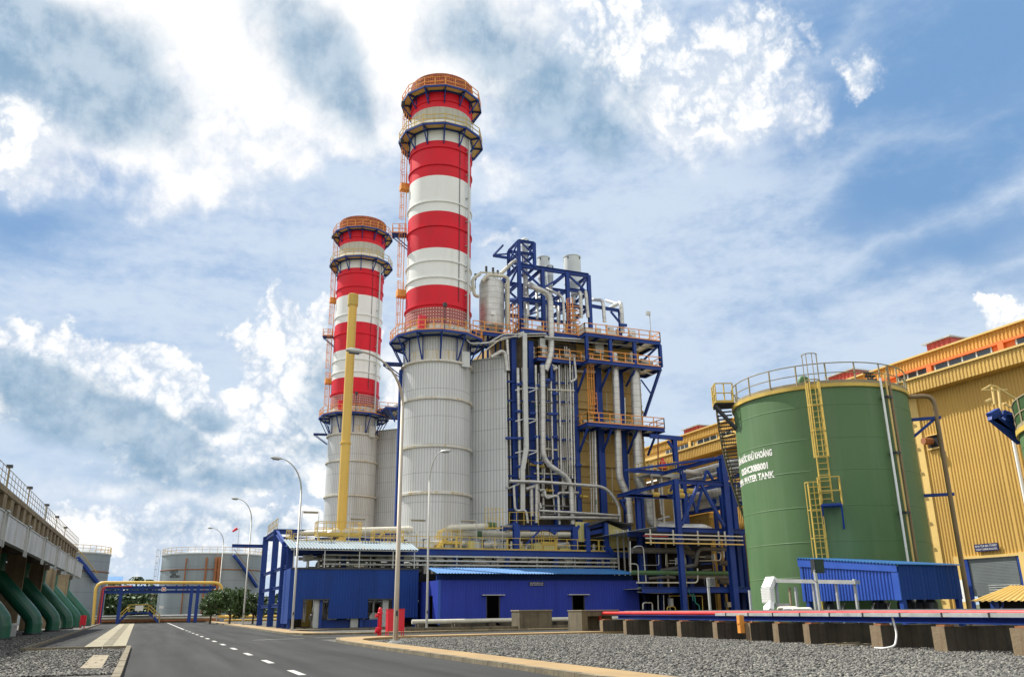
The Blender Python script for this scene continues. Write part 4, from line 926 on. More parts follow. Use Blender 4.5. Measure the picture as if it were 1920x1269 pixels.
# three cable trays along the front and the clutter inside
for k,(pl,pr) in enumerate(((1040,1047.6),(1048.5,1055.5),(1057,1062.5))):
    zt=(P(700,pl,Y=76.3).z+P(1149,pr,Y=76.3).z)/2; b=MB(); b.box(13.2,42.6,76.2,76.5,zt-.07,zt+.07); b.build('cable_tray',M['galv'],ra)
for x in (13.4,17.5,21.6,25.7,29.8,33.9,38.0,42.4):
    b=MB(); b.box(x-.05,x+.05,76.5,76.6,4.2,6.3); b.build('tray_post',M['galv'],ra)
rs=random.Random(21)
for k in range(13):
    z=[2.2,3.4,4.6,5.3,5.9,6.2,4.0,5.6,2.9,5.0,3.8,6.1,4.9][k]; y=77.8+(k*1.37)%6; r=rs.choice([.12,.16,.2,.28,.35]); x0=rs.uniform(11.5,15); x1=rs.uniform(36,43.5)
    rp([(x0,y,z),(x1,y,z)],r,rs.choice(['pipec','pipe','pipe','pipedk']),bend=0,n=10)
for k in range(40):
    x=rs.uniform(12,43); y=rs.uniform(77.2,80); z=rs.choice([5.2,5.6,6.0]); r=rs.choice([.08,.12,.18,.24]); d=rs.choice([-1,1])*rs.uniform(.5,1.4)
    rp([(x,y,.6),(x,y,z),(x+d,y+.2,z),(x+d,y+.2,z-rs.uniform(.4,2.2))],r,rs.choice(['pipec','pipe','galv','pipedk']),bend=.3,n=8,name='branch_pipe')
for k in range(26):
    x=12+k*1.2+rs.uniform(-.3,.3); w_=rs.uniform(.5,1.2); b=MB(); z=5.9+rs.uniform(-.12,.2); b.tube([(x,77.4,z),(x+w_,77.6,z+rs.uniform(-.15,.15))],rs.uniform(.22,.4),10); b.build('insulation_cover',M[rs.choice(['pipec','galv','tan','pipec'])],ra)
with add_part('ladder_guard',M['yellow'],ra) as b:
    x=P(521,1056,Y=81.5).x; b.box(XL+.3,XL+.36,81.5,84,4.3,6.6)
# black backdrop behind the rack; its colour stands in for the shaded plant interior
ba=thing('plant_backdrop','dark low backdrop added for the shaded plant under the boiler behind the pipe rack','building',(40,97,0))
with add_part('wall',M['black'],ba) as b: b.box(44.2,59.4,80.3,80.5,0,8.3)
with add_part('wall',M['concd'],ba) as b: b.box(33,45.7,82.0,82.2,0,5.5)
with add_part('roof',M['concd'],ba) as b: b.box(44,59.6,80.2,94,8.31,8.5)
# blue beams and yellow sheet housing to the east end of the rack
hs=thing('sampling_house','small open fronted house with pale yellow green sheet walls on the pipe rack','shelter',(46,78,ZA))
with add_part('wall',M['boardy'],hs) as b:
    a=P(1060+20,985,Y=77.5); p=P(1081,1015,Y=77.5); q=P(1101,984,Y=77.5); b.box(p.x,q.x,77.5,77.7,p.z,q.z+.3)
    p=P(1139,1030,Y=77.2); q=P(1178,990,Y=77.2); b.add([(p.x,77.2,p.z),(q.x,77.2,p.z+.3),(q.x,77.2,q.z-.4),(p.x,77.2,q.z+.5),(p.x,77.4,p.z),(q.x,77.4,p.z+.3),(q.x,77.4,q.z-.4),(p.x,77.4,q.z+.5)],[(0,1,2,3),(7,6,5,4),(0,4,5,1),(1,5,6,2),(2,6,7,3),(3,7,4,0)])
with add_part('roof',M['dark'],hs) as b:
    p=P(1100,986,Y=77); q=P(1135,974,Y=77); r2=P(1183,985,Y=77); b.beam((p.x,79,p.z),(q.x,79,q.z),5,.12); b.beam((q.x,79,q.z),(r2.x,79,r2.z),5,.12)
with add_part('rear_wall',M['dark'],hs) as b: b.box(P(1085,1000,Y=81).x,P(1180,1000,Y=81).x,81.4,81.5,5,10)
with add_part('post',M['blue'],hs) as b:
    for px in (1136,1101): x=P(px,1000,Y=77.1).x; b.ibeam((x,77.1,ZA-2.2),(x,77.1,P(px,980,Y=77.1).z),.45,.4,.05,up=(0,1,0))
with add_part('beam',M['blue'],hs) as b:
    b.beam(P(1101,1000,Y=77.5),P(1136,993,Y=77.5),.3,.4); b.beam(P(1101,990,Y=77.5),P(1136,981,Y=77.5),.25,.3); b.beam(P(1140,1026,Y=76.9),P(1151,1042,Y=76.9),.4,.4); b.beam(P(1105,1042,Y=77.5),P(1152,1044,Y=77.5),.3,.4)
# blue portal over the deck
po=thing('blue_portal','blue steel portal frame with braces standing on the pipe rack deck','steel frame',(33,78,ZA))
pz=P(968,984,Y=77.6).z; xa,xb_=X77(968,1000,77.6),X77(1077,1000,77.6)
for x in (xa,xb_):
    b=MB(); b.ibeam((x,77.6,ZA),(x,77.6,pz),.6,.5,.06,up=(0,1,0)); b.build('post',M['blue'],po)
with add_part('beam',M['blue'],po) as b: b.ibeam((xa,77.6,pz-.25),(xb_,77.6,pz-.1),.3,.5)
with add_part('beam',M['blue'],po) as b: b.beam((xa,77.6,pz),(xa,84,pz),.3,.5); 
with add_part('brace',M['blue'],po) as b: b.beam(P(984,1022,Y=77.6),P(1012,994,Y=77.6),.14,.16); b.beam(P(1030,992,Y=77.6),P(1042,1000,Y=77.6),.3,.3); b.beam(P(1073,1004,Y=77.6),P(1085,985,Y=77.6),.3,.3)
with add_part('yellow_gate',M['yellow'],po) as b: b.rail([P(897+13,991,Y=79),P(943,991,Y=79)],2.0,.35,.05,rails=(1,.5)); b.rail([P(955,990,Y=79.4),P(1010,990,Y=79.4)],1.6,.8,.05)

# ================================================================ blue shed with two openings
XA,XB=10.3,21.37
s1=thing('pump_shed','dark blue sheet walled pump shed with two square cut openings behind the hydrant','shed',(16,75,0),'blue pump sheds')
o1=(P(568,1140,Y=74.5).x,P(616,1140,Y=74.5).x); o2=(P(690,1140,Y=74.5).x,P(735,1140,Y=74.5).x)
with add_part('front_wall',M['bluew2'],s1) as b:
    z0,z1,zo=.86,5.0,2.36
    for a,c,zz in ((XA,o1[0],z0),(o1[0],o1[1],zo),(o1[1],o2[0],z0),(o2[0],o2[1],zo),(o2[1],XB,z0)): b.box(a,c,74.53,74.56,zz,z1); b.ribs((a,74.528),(c,74.528),zz,z1-.002,.26,.025,nrm=(0,-1))
with add_part('side_wall',M['bluew2'],s1) as b: b.box(XA-.06,XA-.002,74.5,78.6,.5,4.95); 
with add_part('side_wall',M['bluew2'],s1) as b: b.box(XB+.002,XB+.06,74.5,80,.5,5.0)
with add_part('top_flashing',M['dark'],s1) as b: b.box(XA,XB,74.45,74.498,5.0-.12,5.02)
with add_part('opening_trim',M['dark'],s1) as b:
    for a,c in (o1,o2):
        b.box(a-.06,c+.06,74.455,74.497,zo,zo+.10)
with add_part('post',M['blue'],s1) as b:
    for x in (XA+.1,13.0,16.5,19.5,XB-.2): b.beam((x,74.8,.1),(x,74.8,4.8),.22,.22)
with add_part('pump',M['pipe'],s1) as b:
    for x in (12.9,14.2,17.9,19.4): b.tube([(x,76,.9),(x,77.6,.9)],.42,14); b.tube([(x,76.4,1.0),(x,76.4,2.2),(x+.5,76.4,2.6)],.14,8,bend=.3)
with add_part('pump_base',M['blue'],s1) as b: b.box(13.2,18.6,75.2,78,.1,.75)
with add_part('cabinet',M['galv'],s1) as b:
    for a,c,z1_ in ((588,601,2.5),(658,672,.95),(717,728,2.5)): xx=P(a,1150,Y=74.9).x; x2=P(c,1150,Y=74.9).x; b.box(xx,x2,74.9,75.4,.12,z1_)
with add_part('branch_pipe',M['pipedk'],s1) as b:
    for x in (12.5,13.6,18.3,18.8,20.2,16.6,15.4): b.tube([(x,75.9,.1),(x,75.9,1.6),(x+.4,76.2,2.4)],.08,8,bend=.3); 
with add_part('yellow_panel',M['yellow'],s1) as b: x=P(567,1140,Y=79).x; b.box(x,x+.8,79,79.1,.2,2.6)
with add_part('rear_wall',M['concd'],s1) as b: b.box(XA+.5,XRr,81.6,81.8,0,5.2)
# pale zinc roof sheet above it
rf_=thing('zinc_canopy','long pale zinc roof sheet sloping over the pipework above the dark blue shed','canopy',(16,75,5))
f0=P(544,1028.5,Y=74.0); f1=P(787,1030,Y=74.0); k0=P(531,1010.5,Y=77.6); k1=P(767,1016.5,Y=77.6); zf1=(f0.z+f1.z)/2; zk=(k0.z+k1.z)/2
with add_part('roof_sheet',M['palesheet'],rf_) as b: b.sheet((k0.x,77.6,zk),(k1.x,77.6,zk),(f0.x,74.0,zf1),(f1.x,74.0,zf1),pitch=.26,depth=.05)
with add_part('purlin',M['galv'],rf_) as b: b.box(f0.x+.1,f1.x-.1,74.15,74.25,zf1-.12,zf1-.03)
with add_part('post',M['galv'],rf_) as b:
    for x in (f0.x+.4,13,16,19,f1.x-.4): b.beam((x,74.3,5.0),(x,74.3,zf1-.03),.08,.08)
# ================================================================ deep blue long shed
s2_=thing('pump_shed','long royal blue shed with two dark doorways and a sky blue roof','shed',(31,70,0),'blue pump sheds')
XC,XD,ZS=21.9,41.0,3.84
d1=(P(911.7,1140,Y=69.8).x,P(937.6,1140,Y=69.8).x); d2=(P(1073,1140,Y=69.8).x,P(1097,1140,Y=69.8).x); zd=P(925,1116,Y=69.8).z
with add_part('front_wall',M['bluew'],s2_) as b:
    for a,c,zz in ((XC,d1[0],.55),(d1[0],d1[1],zd),(d1[1],d2[0],.55),(d2[0],d2[1],zd),(d2[1],XD,.55)): b.box(a,c,69.8,69.9,zz,ZS)
with add_part('lap_strip',M['bluew'],s2_) as b:
    for x in [XC+1.2*k for k in range(1,16)]:
        if not any(d_[0]-.2<x<d_[1]+.2 for d_ in (d1,d2)): b.box(x-.02,x+.02,69.785,69.798,.56,ZS-.01)
with add_part('plinth',M['concd'],s2_) as b:
    for a,c in ((XC,d1[0]),(d1[1],d2[0]),(d2[1],XD)): b.box(a+.02,c-.02,69.85,70.0,0,.55)
with add_part('side_wall',M['bluew'],s2_) as b: b.box(XC-.1,XC-.002,69.8,71.3,.4,ZS); b.box(XC-.1,XC-.002,71.3,72.5,2.6,ZS); b.box(XC-.1,XC-.002,72.5,75.5,.4,ZS)
with add_part('end_wall',M['bluew'],s2_) as b: b.box(XD+.002,XD+.1,69.8,76,.4,ZS)
with add_part('corner_trim',M['bluecan'],s2_) as b: b.box(XC-.12,XC+.12,69.76,69.798,.3,ZS+.02)
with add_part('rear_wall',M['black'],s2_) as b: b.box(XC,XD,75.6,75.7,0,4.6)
with add_part('fascia_beam',M['bluew2'],s2_) as b: b.box(XC,XD,70.6,70.75,ZS,4.32)
zr0=P(1000,1075.5,Y=69).z; zr1=P(1000,1065.5,Y=75).z
with add_part('roof',M['blueroof'],s2_) as b: b.sheet((22.3,75,zr1),(41.4,75,zr1),(21.5,69,zr0),(41.2,69,zr0),pitch=.26,depth=.05)
for d_ in (d1,d2):
    b=MB(); b.box(d_[0]-.45,d_[1]+.35,69.45,69.797,zd+.02,zd+.08); b.build('door_hood',M['galv'],s2_)
    b=MB(); b.box(d_[0]+.002,d_[0]+.08,69.82,69.95,.3,zd); b.box(d_[1]-.08,d_[1]-.002,69.82,69.95,.3,zd); b.build('door_frame',M['dark'],s2_,split=False)
def text_mesh(name, txt, size, m, parent, fn, weight=0.0, align='CENTER', mat_=None):
    "letters as real mesh; fn maps flat (u, v) in metres to a world point, with a second offset for thickness"
    cu=bpy.data.curves.new('t','FONT'); cu.body=txt; cu.size=size; cu.align_x=align; cu.offset=weight; cu.resolution_u=3
    ob=bpy.data.objects.new('t',cu); me=bpy.data.meshes.new_from_object(ob); bpy.data.objects.remove(ob)
    bm_=bmesh.new(); bm_.from_mesh(me)
    bmesh.ops.triangulate(bm_,faces=bm_.faces); 
    b=MB(); b.add([fn(v.co.x,v.co.y) for v in bm_.verts],[tuple(v.index for v in f.verts) for f in bm_.faces]); bm_.free()
    return b.build(name,M[m],parent,split=False)
sgx=P(1006.5,1094,Y=69.7); sg=MB(); sg.box(sgx.x-.72,sgx.x+.72,69.74,69.797,sgx.z-.18,sgx.z+.18); so_=sg.build('sign_board',M['sign'],s2_)
text_mesh('sign_lettering','NHÀ BƠM NƯỚC LÒ HƠI',.13,'letter',so_,lambda u,v:(sgx.x+u*.85,69.736,sgx.z+.03+v)); text_mesh('sign_lettering','BOILER WATER PUMP HOUSE',.12,'letter',so_,lambda u,v:(sgx.x+u*.8,69.736,sgx.z-.12+v))
# low cream pipe on saddles
lp=thing('low_pipeline','low cream coloured pipeline running along the front of the blue sheds','pipeline',(25,67,0))
with add_part('pipe',M['pipec'],lp) as b: b.tube([(18.9,67.3,.58),(44,66.8,.62)],.17,12)
with add_part('saddle',M['concd'],lp) as b:
    for x in (19.5,22.5,25.5,28.5,31.5,34.5): b.box(x-.25,x+.25,66.6,67.5,0,.42)
wl=MB(); wl.box(17,45,62.3,62.6,0,.22); o=wl.build('low_wall',M['conc']); tag(o,'long low concrete upstand at the back edge of the gravel','wall')
# concrete chambers
b=MB(); x0=P(974,1160,Y=62).x; x1=P(1035,1160,Y=62).x; b.box(x0,x1,62,63.6,0,1.3); ck=b.build('concrete_block',M['conc'],origin=(x0+1.5,62.8,0)); tag(ck,'solid weathered concrete block with a flat top in front of the royal blue shed','concrete block','concrete blocks by the pipe route')
b=MB(); b.box(x0-.05,x1+.05,61.95,63.65,1.3,1.38); b.build('cap_slab',M['concl'],ck)
x0=P(1091,1160,Y=48).x; x1=P(1102,1160,Y=48).x; x2=P(1160,1145,Y=48).x
b=MB(); b.box(x0,x1,48,49.9,0,1.28); b.box(x1+.002,x2,48.01,49.0,.98,1.27); b.box(x1+.002,x2,48.9,49.05,0,.979); b.box(x1,x2,47.9,48.9,0,.18)
ck=b.build('concrete_block',M['conc'],origin=(x0,48,0)); tag(ck,'stained concrete chamber open at the front, beside the end of the red pipe','concrete block','concrete blocks by the pipe route')
b=MB(); b.box(x0-.03,x2,47.95,49.95,1.285,1.34); b.build('cap_slab',M['concl'],ck)
# ================================================================ hydrant and hose cabinet
hp=P(711,1195,Z=0.0); hy=thing('fire_hydrant','red pillar fire hydrant standing in the gravel beside the hose cabinet','fire hydrant',hp)
hx,hyy=hp.x,hp.y; HT=P(711,1138,Y=hyy).z
with add_part('barrel',M['firered'],hy) as b:
    b.lathe(hx,hyy,[(.16,0,0),(.16,.06,0),(.11,.08,0),(.11,.42,0),(.17,.44,0),(.17,.52,0),(.11,.54,0),(.11,HT-.38,0),(.15,HT-.36,0),(.15,HT-.28,0),(.12,HT-.26,0),(.115,HT-.12,0),(.07,HT-.03,0),(.03,HT,0)],20)
with add_part('upper_outlet',M['firered'],hy) as b: b.tube([(hx,hyy,HT-.45),(hx-.24,hyy-.05,HT-.45),(hx-.27,hyy-.05,HT-.45)],[.075,.08,.10],12)
with add_part('lower_outlet',M['firered'],hy) as b: b.tube([(hx,hyy,.36),(hx-.22,hyy-.1,.36),(hx-.26,hyy-.1,.36)],[.1,.11,.13],12)
with add_part('lower_outlet',M['firered'],hy) as b: b.tube([(hx,hyy,.50),(hx-.2,hyy+.02,.50)],[.06,.07],10)
cp=P(742,1196,Z=0); cb=thing('hose_cabinet','red steel hose cabinet on four legs behind the rust streaked lamp post','cabinet',(cp.x+.5,cp.y,0))
cxx=P(727,1180,Y=cp.y).x; cx2=P(758,1180,Y=cp.y).x; cz=P(742,1141,Y=cp.y).z; cz0=P(742,1183,Y=cp.y).z
with add_part('cabinet_body',M['firered'],cb) as b: b.box(cxx,cx2,cp.y,cp.y+.5,cz0,cz-.02)
with add_part('cabinet_lid',M['firered'],cb) as b: b.box(cxx-.02,cx2+.02,cp.y-.03,cp.y+.53,cz-.018,cz+.01)
with add_part('cabinet_door',M['firered'],cb) as b: b.box((cxx+cx2)/2+.02,cx2-.03,cp.y-.015,cp.y-.002,cz0+.03,cz-.05)
with add_part('cabinet_door',M['firered'],cb) as b: b.box(cxx+.03,(cxx+cx2)/2-.02,cp.y-.015,cp.y-.002,cz0+.03,cz-.05)
for x in (cxx+.03,cx2-.03):
    for y in (cp.y+.03,cp.y+.47): b=MB(); b.box(x-.02,x+.02,y-.02,y+.02,0,cz0); b.build('leg',M['firered'],cb)
# ================================================================ street lamps
def lamp(x,y,H,arm,label,reach=2.6,m='lamp',r0=.095,hz=2.6):
    t=thing('street_lamp',label,'street lamp',(x,y,0),'tall arched street lamps'); ax,ay=arm
    with add_part('base_plate',M['galv'],t) as b: b.box(x-.22,x+.22,y-.22,y+.22,.10,.15); b.box(x-.3,x+.3,y-.3,y+.3,-.02,.098)
    pts=[(x,y,.15),(x,y,H-hz)]; n=10; sp=[]
    for i in range(n+1):
        a=math.pi/2*i/n*.93; sp.append((x+ax*reach*(1-math.cos(a)),y+ay*reach*(1-math.cos(a)),H-hz+hz*math.sin(a)))
    pts+=sp; rs_=[r0,r0*.72]+[r0*(.70-.38*i/n) for i in range(n+1)]
    with add_part('pole',M[m],t) as b: b.tube(pts,rs_,14)
    e=Vector(sp[-1]); d=Vector((ax,ay,.06)).normalized()
    with add_part('lamp_head',M['galv'],t) as b: b.tube([e-d*.05,e+d*.15,e+d*.55,e+d*.8],[.06,.13,.14,.05],10)
    with add_part('lens',M['glass'],t) as b: b.beam(e+d*.15-Vz*.125,e+d*.65-Vz*.125,.18,.04)
    with add_part('service_door',M['dark'],t) as b: b.box(x-.05,x+.05,y-r0-.012,y-r0-.002,1.2,1.42)
    return t
lamp(10.1,38.6,13.5,(-1,.1),'tall rust streaked street lamp with its foot on the tan footpath by the hose cabinet',reach=2.3,m='lampr',r0=.115)
lamp(9.5,66.2,12.75,(-1,0),'arched grey street lamp in front of the dark blue shed corner',reach=1.9)
lamp(19.7,65.9,13.9,(.8,-.5),'street lamp whose arm bends away from the road beside the royal blue shed',reach=1.15,hz=2.6)
lamp(9.4,104,14.2,(-1,0),'arched street lamp on the kerb just before the blue rack columns and dark tree',reach=1.9)
lamp(9.4,150,14.9,(-1,0),'arched street lamp between the two mango trees along the road',reach=2.2)
lamp(9.3,196,13.6,(-1,0),'small arched street lamp beside the grey tank brown pipe at the road end',reach=2.2)
# ================================================================ low pipe rack on concrete sleepers
AX=lambda Y: 22.35+(Y-18)*.085
dirv=Vector((.085,1,0)).normalized()
slp=[46.6,43.3,40.0,37.0,33.6,30.9,28.9,26.9,23.1,20.3,17.4,14.6]
names=['nearest the concrete chamber']
labs=['first low concrete sleeper beside the down turned end of the red pipe','second concrete sleeper counted from the end of the red pipe','third concrete sleeper counted from the end of the red pipe','fourth concrete sleeper counted from the end of the red pipe','concrete sleeper just behind the shorter floodlight post','concrete sleeper with a bright orange rusty bracket on its end','slim pale concrete sleeper below the white ribbed cable cover','rust topped concrete sleeper behind the taller floodlight post','broad concrete sleeper with a white hose looped round its end','wide concrete sleeper with an orange stained end face','orange stained sleeper below the grey shutter at the pipe bend','last concrete sleeper of the low pipe rack']
for i,Y in enumerate(slp):
    x0=AX(Y); w=3.2; th=.34 if Y>25 else .48; hh=.76
    b=MB(); b.box(x0,x0+w,Y-th/2,Y+th/2,-.05,hh); o=b.build('concrete_sleeper',M['concd'],origin=(x0,Y,0)); tag(o,labs[i],'concrete sleeper','concrete sleepers under the low pipe rack')  # dark body colour paints the side's shade; rust-stained end slab is the lit tone
    e_=MB(); e_.box(x0-.02,x0-.002,Y-th/2,Y+th/2,-.05,hh); e_.build('end_face',M['stainend'],o)
    pd_=MB(); pd_.box(x0+.1,x0+.5,Y-.16,Y+.16,hh+.002,hh+.05); pd_.build('bearing_plate',M['rust'],o)
lr=thing('low_pipe_rack','blue beams carrying red and grey pipes along the concrete sleepers','pipe rack',(24,30,0))
def run(off,z,r,m,y0=12,y1=46.9,name='pipe'):
    b=MB(); b.tube([(AX(y0)+off,y0,z),(AX(y1)+off,y1,z)],r,12); return b.build(name,M[m],lr)
for off in (1.15,2.6):
    b=MB(); b.ibeam((AX(12)+off,12,.93),(AX(46.6)+off,46.6,.93),.2,.22,.03); b.build('beam',M['blue'],lr)
_t=ray(1125,1155); _t=_t.x/_t.y; b=MB(); y1=(22.35-18*.085+.75)/(_t-.085); b.tube([(AX(12)+.75,12,1.14),(AX(y1)+.75,y1,1.14),(AX(y1)+.75,y1,.72)],.095,14,bend=.25); b.build('red_pipe',M['redpipe'],lr,label='red water main turning down at its far end')
b=MB(); b.tube([(AX(y1)+.75,y1,.73),(AX(y1)+.75,y1,.0)],.09,12); b.build('down_pipe',M['galv'],lr)
run(1.4,1.16,.08,'pipedk'); run(1.8,1.17,.10,'dark'); run(2.2,1.16,.07,'galv'); run(2.7,1.17,.08,'pipedk')
b=MB(); b.beam((AX(12)+.28,12,1.10),(AX(33.7)+.28,33.7,1.10),.30,.12); b.build('cable_tray',M['galv'],lr)
for Y in [13+1.8*i for i in range(12)]:
    b=MB(); b.beam((AX(Y)+.11,Y,1.10),(AX(Y)+.45,Y,1.10),.05,.15); b.build('tray_clip',M['dark'],lr)
for px in (1172,1276,1404):
    pass
ob=MB(); ob.box(AX(31.2)-.28,AX(31.2)-.05,31.1,31.3,.35,1.08); ob.box(AX(31.2)-.3,AX(31.2)+.1,31.12,31.28,.72,.80); ob.build('rusty_bracket',M['orange'],lr)
hz_=MB(); hz_.tube([(AX(22.6)+.35,22.6,1.05),(AX(22.6)+.35,22.5,.5),(AX(22.6)+.1,22.4,.12),(AX(22.6)-.25,22.5,.05),(AX(22.6)-.3,22.9,.05)],.035,8,bend=.15); o=hz_.build('hose',M['white'],origin=(AX(22.6),22.6,0)); tag(o,'thin white hose drooping from the low rack to the gravel','hose')
db=MB(); 
for x,y,a in ((24.2,24.0,.2),(23.6,25.0,-.1),(23.9,26.0,.1)): db.beam((x-.8,y,.05),(x+.9,y+a,.07),.14,.06)
o=db.build('scrap_boards',M['concl'],origin=(24,24.5,0)); tag(o,'few weathered boards lying on the gravel between the concrete sleepers','boards')
# floodlight posts
def flood(px,py,ptop,label,box,side,lean=0):
    g_=P(px,py,Z=0); top=P(px+(ptop-py)*-.0,ptop,Y=g_.y).z
    t=thing('floodlight_post',label,'floodlight',g_,'floodlight posts along the low rack')
    with add_part('post',M['galv'],t) as b: b.beam(g_,(g_.x+lean,g_.y,top),.10,.10)
    with add_part('lamp_housing',M[box[4]],t) as b: b.box(g_.x+box[0]+lean,g_.x+box[1]+lean,g_.y-.05,g_.y+.18,top+box[2],top+box[3])
    with add_part('lamp_glass',M['glass'],t) as b: b.box(g_.x+box[0]+lean+.03,g_.x+box[1]+lean-.03,g_.y-.068,g_.y-.052,top+box[2]+.03,top+box[3]-.03)
    with add_part('bracket',M['rust'],t) as b: b.beam((g_.x+lean,g_.y,top-.05),(g_.x+lean+box[1]*.8,g_.y,top-.02),.05,.05)
    with add_part('cable',M['dark'],t) as b: b.tube([(g_.x+lean,g_.y-.07,top-.5),(g_.x+lean-.3,g_.y-.07,top-.35),(g_.x+lean-.22,g_.y-.07,top+.02),(g_.x+lean,g_.y-.07,top-.1)],.012,6,bend=.15)
flood(1546,1206,1068,'taller floodlight post with a dark square lamp in front of the bright blue canopy',(-.02,.46,-.12,.42,'dark'),1,-.05)
flood(1336,1192,1083,'shorter floodlight post with a pale grey lamp facing the dark pipework',(.08,.42,-.42,.02,'galv'),1,-.02)
# white cable duct crossing
cd=thing('cable_bridge','white ribbed cable cover rising from the low rack to a galvanised tray','cable duct',(26,32,0))
Lp=P(1447,1088,X=26.3); Rp=P(1608,1091,X=27.3)
with add_part('riser_cover',M['white'],cd) as b:
    x,y=Lp.x-.30,Lp.y; w=.62
    zt=Lp.z+.12; pts=[(x-.25,y-.25,1.15),(x,y,1.55),(x,y,zt-.45),(x+.30,y,zt)]
    for a,c in zip(pts,pts[1:]): b.beam(a,c,w,.2,up=(1,0,0))
    for k in range(9): z=1.6+(zt-2.1)*k/8; b.box(x-.13,x-.101,y-w/2,y+w/2,z,z+.05); b.box(x-.12,x+.12,y-w/2-.03,y-w/2-.002,z,z+.05)
with add_part('cable_tray',M['galv'],cd) as b: b.beam(Lp,Rp,.35,.16)
for px,pz_ in ((1405,1106),(1480,1101),(1491,1100),(1524,1093),(1567,1092),(1601,1085),(1455,1092)):
    f=min(1,max(-.3,(px-1447)/161)); X=26.3+f; q=P(px,pz_,X=X); b=MB(); b.beam((q.x,q.y,1.2 if px>1500 else .2),(q.x,q.y,q.z),.09,.09); b.build('support_post',M['galv' if px!=1480 else 'brownrail'],cd)
for pxa,pxb,pz_,m in ((1459,1495,1139,'pipec'),(1470,1520,1141,'galv'),(1487,1521,1141,'pipec')):
    a=P(pxa,pz_,X=26.0); c=P(pxb,pz_,X=26.3); zz=(a.z+c.z)/2; b=MB(); b.tube([(a.x,a.y,1.1),(a.x,a.y,zz),(c.x,c.y,zz),(c.x,c.y,1.1)],.07,10,bend=.25); b.build('hoop_pipe',M[m],cd)
b=MB(); a=P(1452,1134,X=26.2); c=P(1482,1134,X=26.5); b.beam(a,c,.12,.16); b.build('cross_tray',M['galv'],cd)

# ================================================================ green water tanks
def tank(cx,cy,r,H,label,seams,name='water_tank'):
    t=thing(name,label,'water tank',(cx,cy,0),'green water tanks')
    prof=[(r,0,0)]
    for z in seams: prof+=[(r,z-.02,0),(r+.009,z-.01,0),(r+.009,z+.02,0),(r,z+.03,0)]
    prof+=[(r,H-.16,0)]
    with add_part('shell',M['green'],t) as b: b.lathe(cx,cy,prof,96)
    with add_part('rim',M['yellow'],t) as b: b.lathe(cx,cy,[(r+.02,H-.16,0),(r+.10,H-.15,0),(r+.10,H+.04,0),(r-.05,H+.05,0)],96)
    with add_part('roof',M['green'],t) as b: b.lathe(cx,cy,[(r-.04,H,0),(r*.6,H+.35,0),(r*.25,H+.52,0),(.01,H+.55,0)],64)
    q=lambda a,rr,z:(cx+rr*math.sin(a),cy+rr*math.cos(a),z)
    b=MB(); n=40; 
    for i in range(n):
        a0,a1=2*math.pi*i/n,2*math.pi*(i+1)/n
        for zz,w in ((H+1.15,.045),(H+.62,.04),(H+.14,.03)): b.beam(q(a0,r+.02,zz),q(a1,r+.02,zz),w,w if zz>H+.2 else .16)
        if i%2==0: b.beam(q(a0,r+.02,H),q(a0,r+.02,H+1.15),.07,.05)
    b.build('railing',M['brownrail'],t,split=False)
    return t
def cyl(px,py,cx,cy,r):
    d=ray(px,py); A=d.x**2+d.y**2; B_=-2*(d.x*cx+d.y*cy); C_=cx*cx+cy*cy-r*r; t=(-B_-math.sqrt(max(0,B_*B_-4*A*C_)))/(2*A); return Vector((d.x*t,d.y*t,HC+d.z*t))
TX,TY,TR=34.1,36.6,4.72; TH=lev(1560,719,50.02-TR)
sm=[cyl(1440,y,TX,TY,TR).z for y in (1086,1022,958,893,834,774)]
tk1=tank(TX,TY,TR,TH,'green water tank with white lettering, tall and whole between the pipework and the yellow hall',sm)
ang=lambda p:math.atan2(p[0]-TX,p[1]-TY)
ptk=lambda a,rr,z:Vector((TX+rr*math.sin(a),TY+rr*math.cos(a),z))
# lettering wrapped on the shell
def wrap(pxl,pyl,pxr,pyr,txt,hh):
    A_=cyl(pxl,pyl,TX,TY,TR); B_=cyl(pxr,pyr,TX,TY,TR); aR=ang(B_); aL=ang(A_)
    if aL<aR: aL+=2*math.pi
    cu=bpy.data.curves.new('t','FONT'); cu.body=txt; cu.size=hh/.70; ob=bpy.data.objects.new('t',cu); me=bpy.data.meshes.new_from_object(ob); bpy.data.objects.remove(ob)
    wx=max(v.co.x for v in me.vertices); zc_=(B_.z+A_.z)/2-hh/2+.0
    fn=lambda u,v: tuple(ptk(aL+(aR-aL)*(u/wx),TR+.006,zc_+v))
    return text_mesh('tank_lettering',txt,hh/.70,'letter',tk1,fn,weight=.02,align='LEFT')
wrap(1386,869,1447,846,'BỒN NƯỚC KHỬ KHOÁNG',.33); wrap(1391,887,1439,871,'02GHC30BB001',.33); wrap(1388,908,1451,889,'DEMIN. WATER TANK',.33)
aw=ang(cyl(1534,800,TX,TY,TR)); o_=Vector((math.sin(aw),math.cos(aw),0)); t_=Vector((math.cos(aw),-math.sin(aw),0)); foot=ptk(aw,TR+.22,0)
zp=cyl(1560,945,TX,TY,TR+.9).z
with add_part('caged_ladder',M['yellow'],tk1) as b: b.ladder(foot+Vz*(zp+.2),foot+Vz*(TH+.1),t_,o_,w=.5,rung=.3); 
with add_part('ladder_hood',M['brownrail'],tk1) as b:
    for a in range(-110,111,44):
        c=foot+o_*(.35+.38*math.cos(R(a)))+t_*(.38*math.sin(R(a))); b.beam(c+Vz*(TH),c+Vz*(TH+1.5),.03,.03)
    for z in (TH+1.5,TH+.1):
        ps=[foot+o_*(.35+.38*math.cos(R(a)))+t_*(.38*math.sin(R(a)))+Vz*z for a in range(-110,111,22)]
        for p,q in zip(ps,ps[1:]): b.beam(p,q,.04,.04)
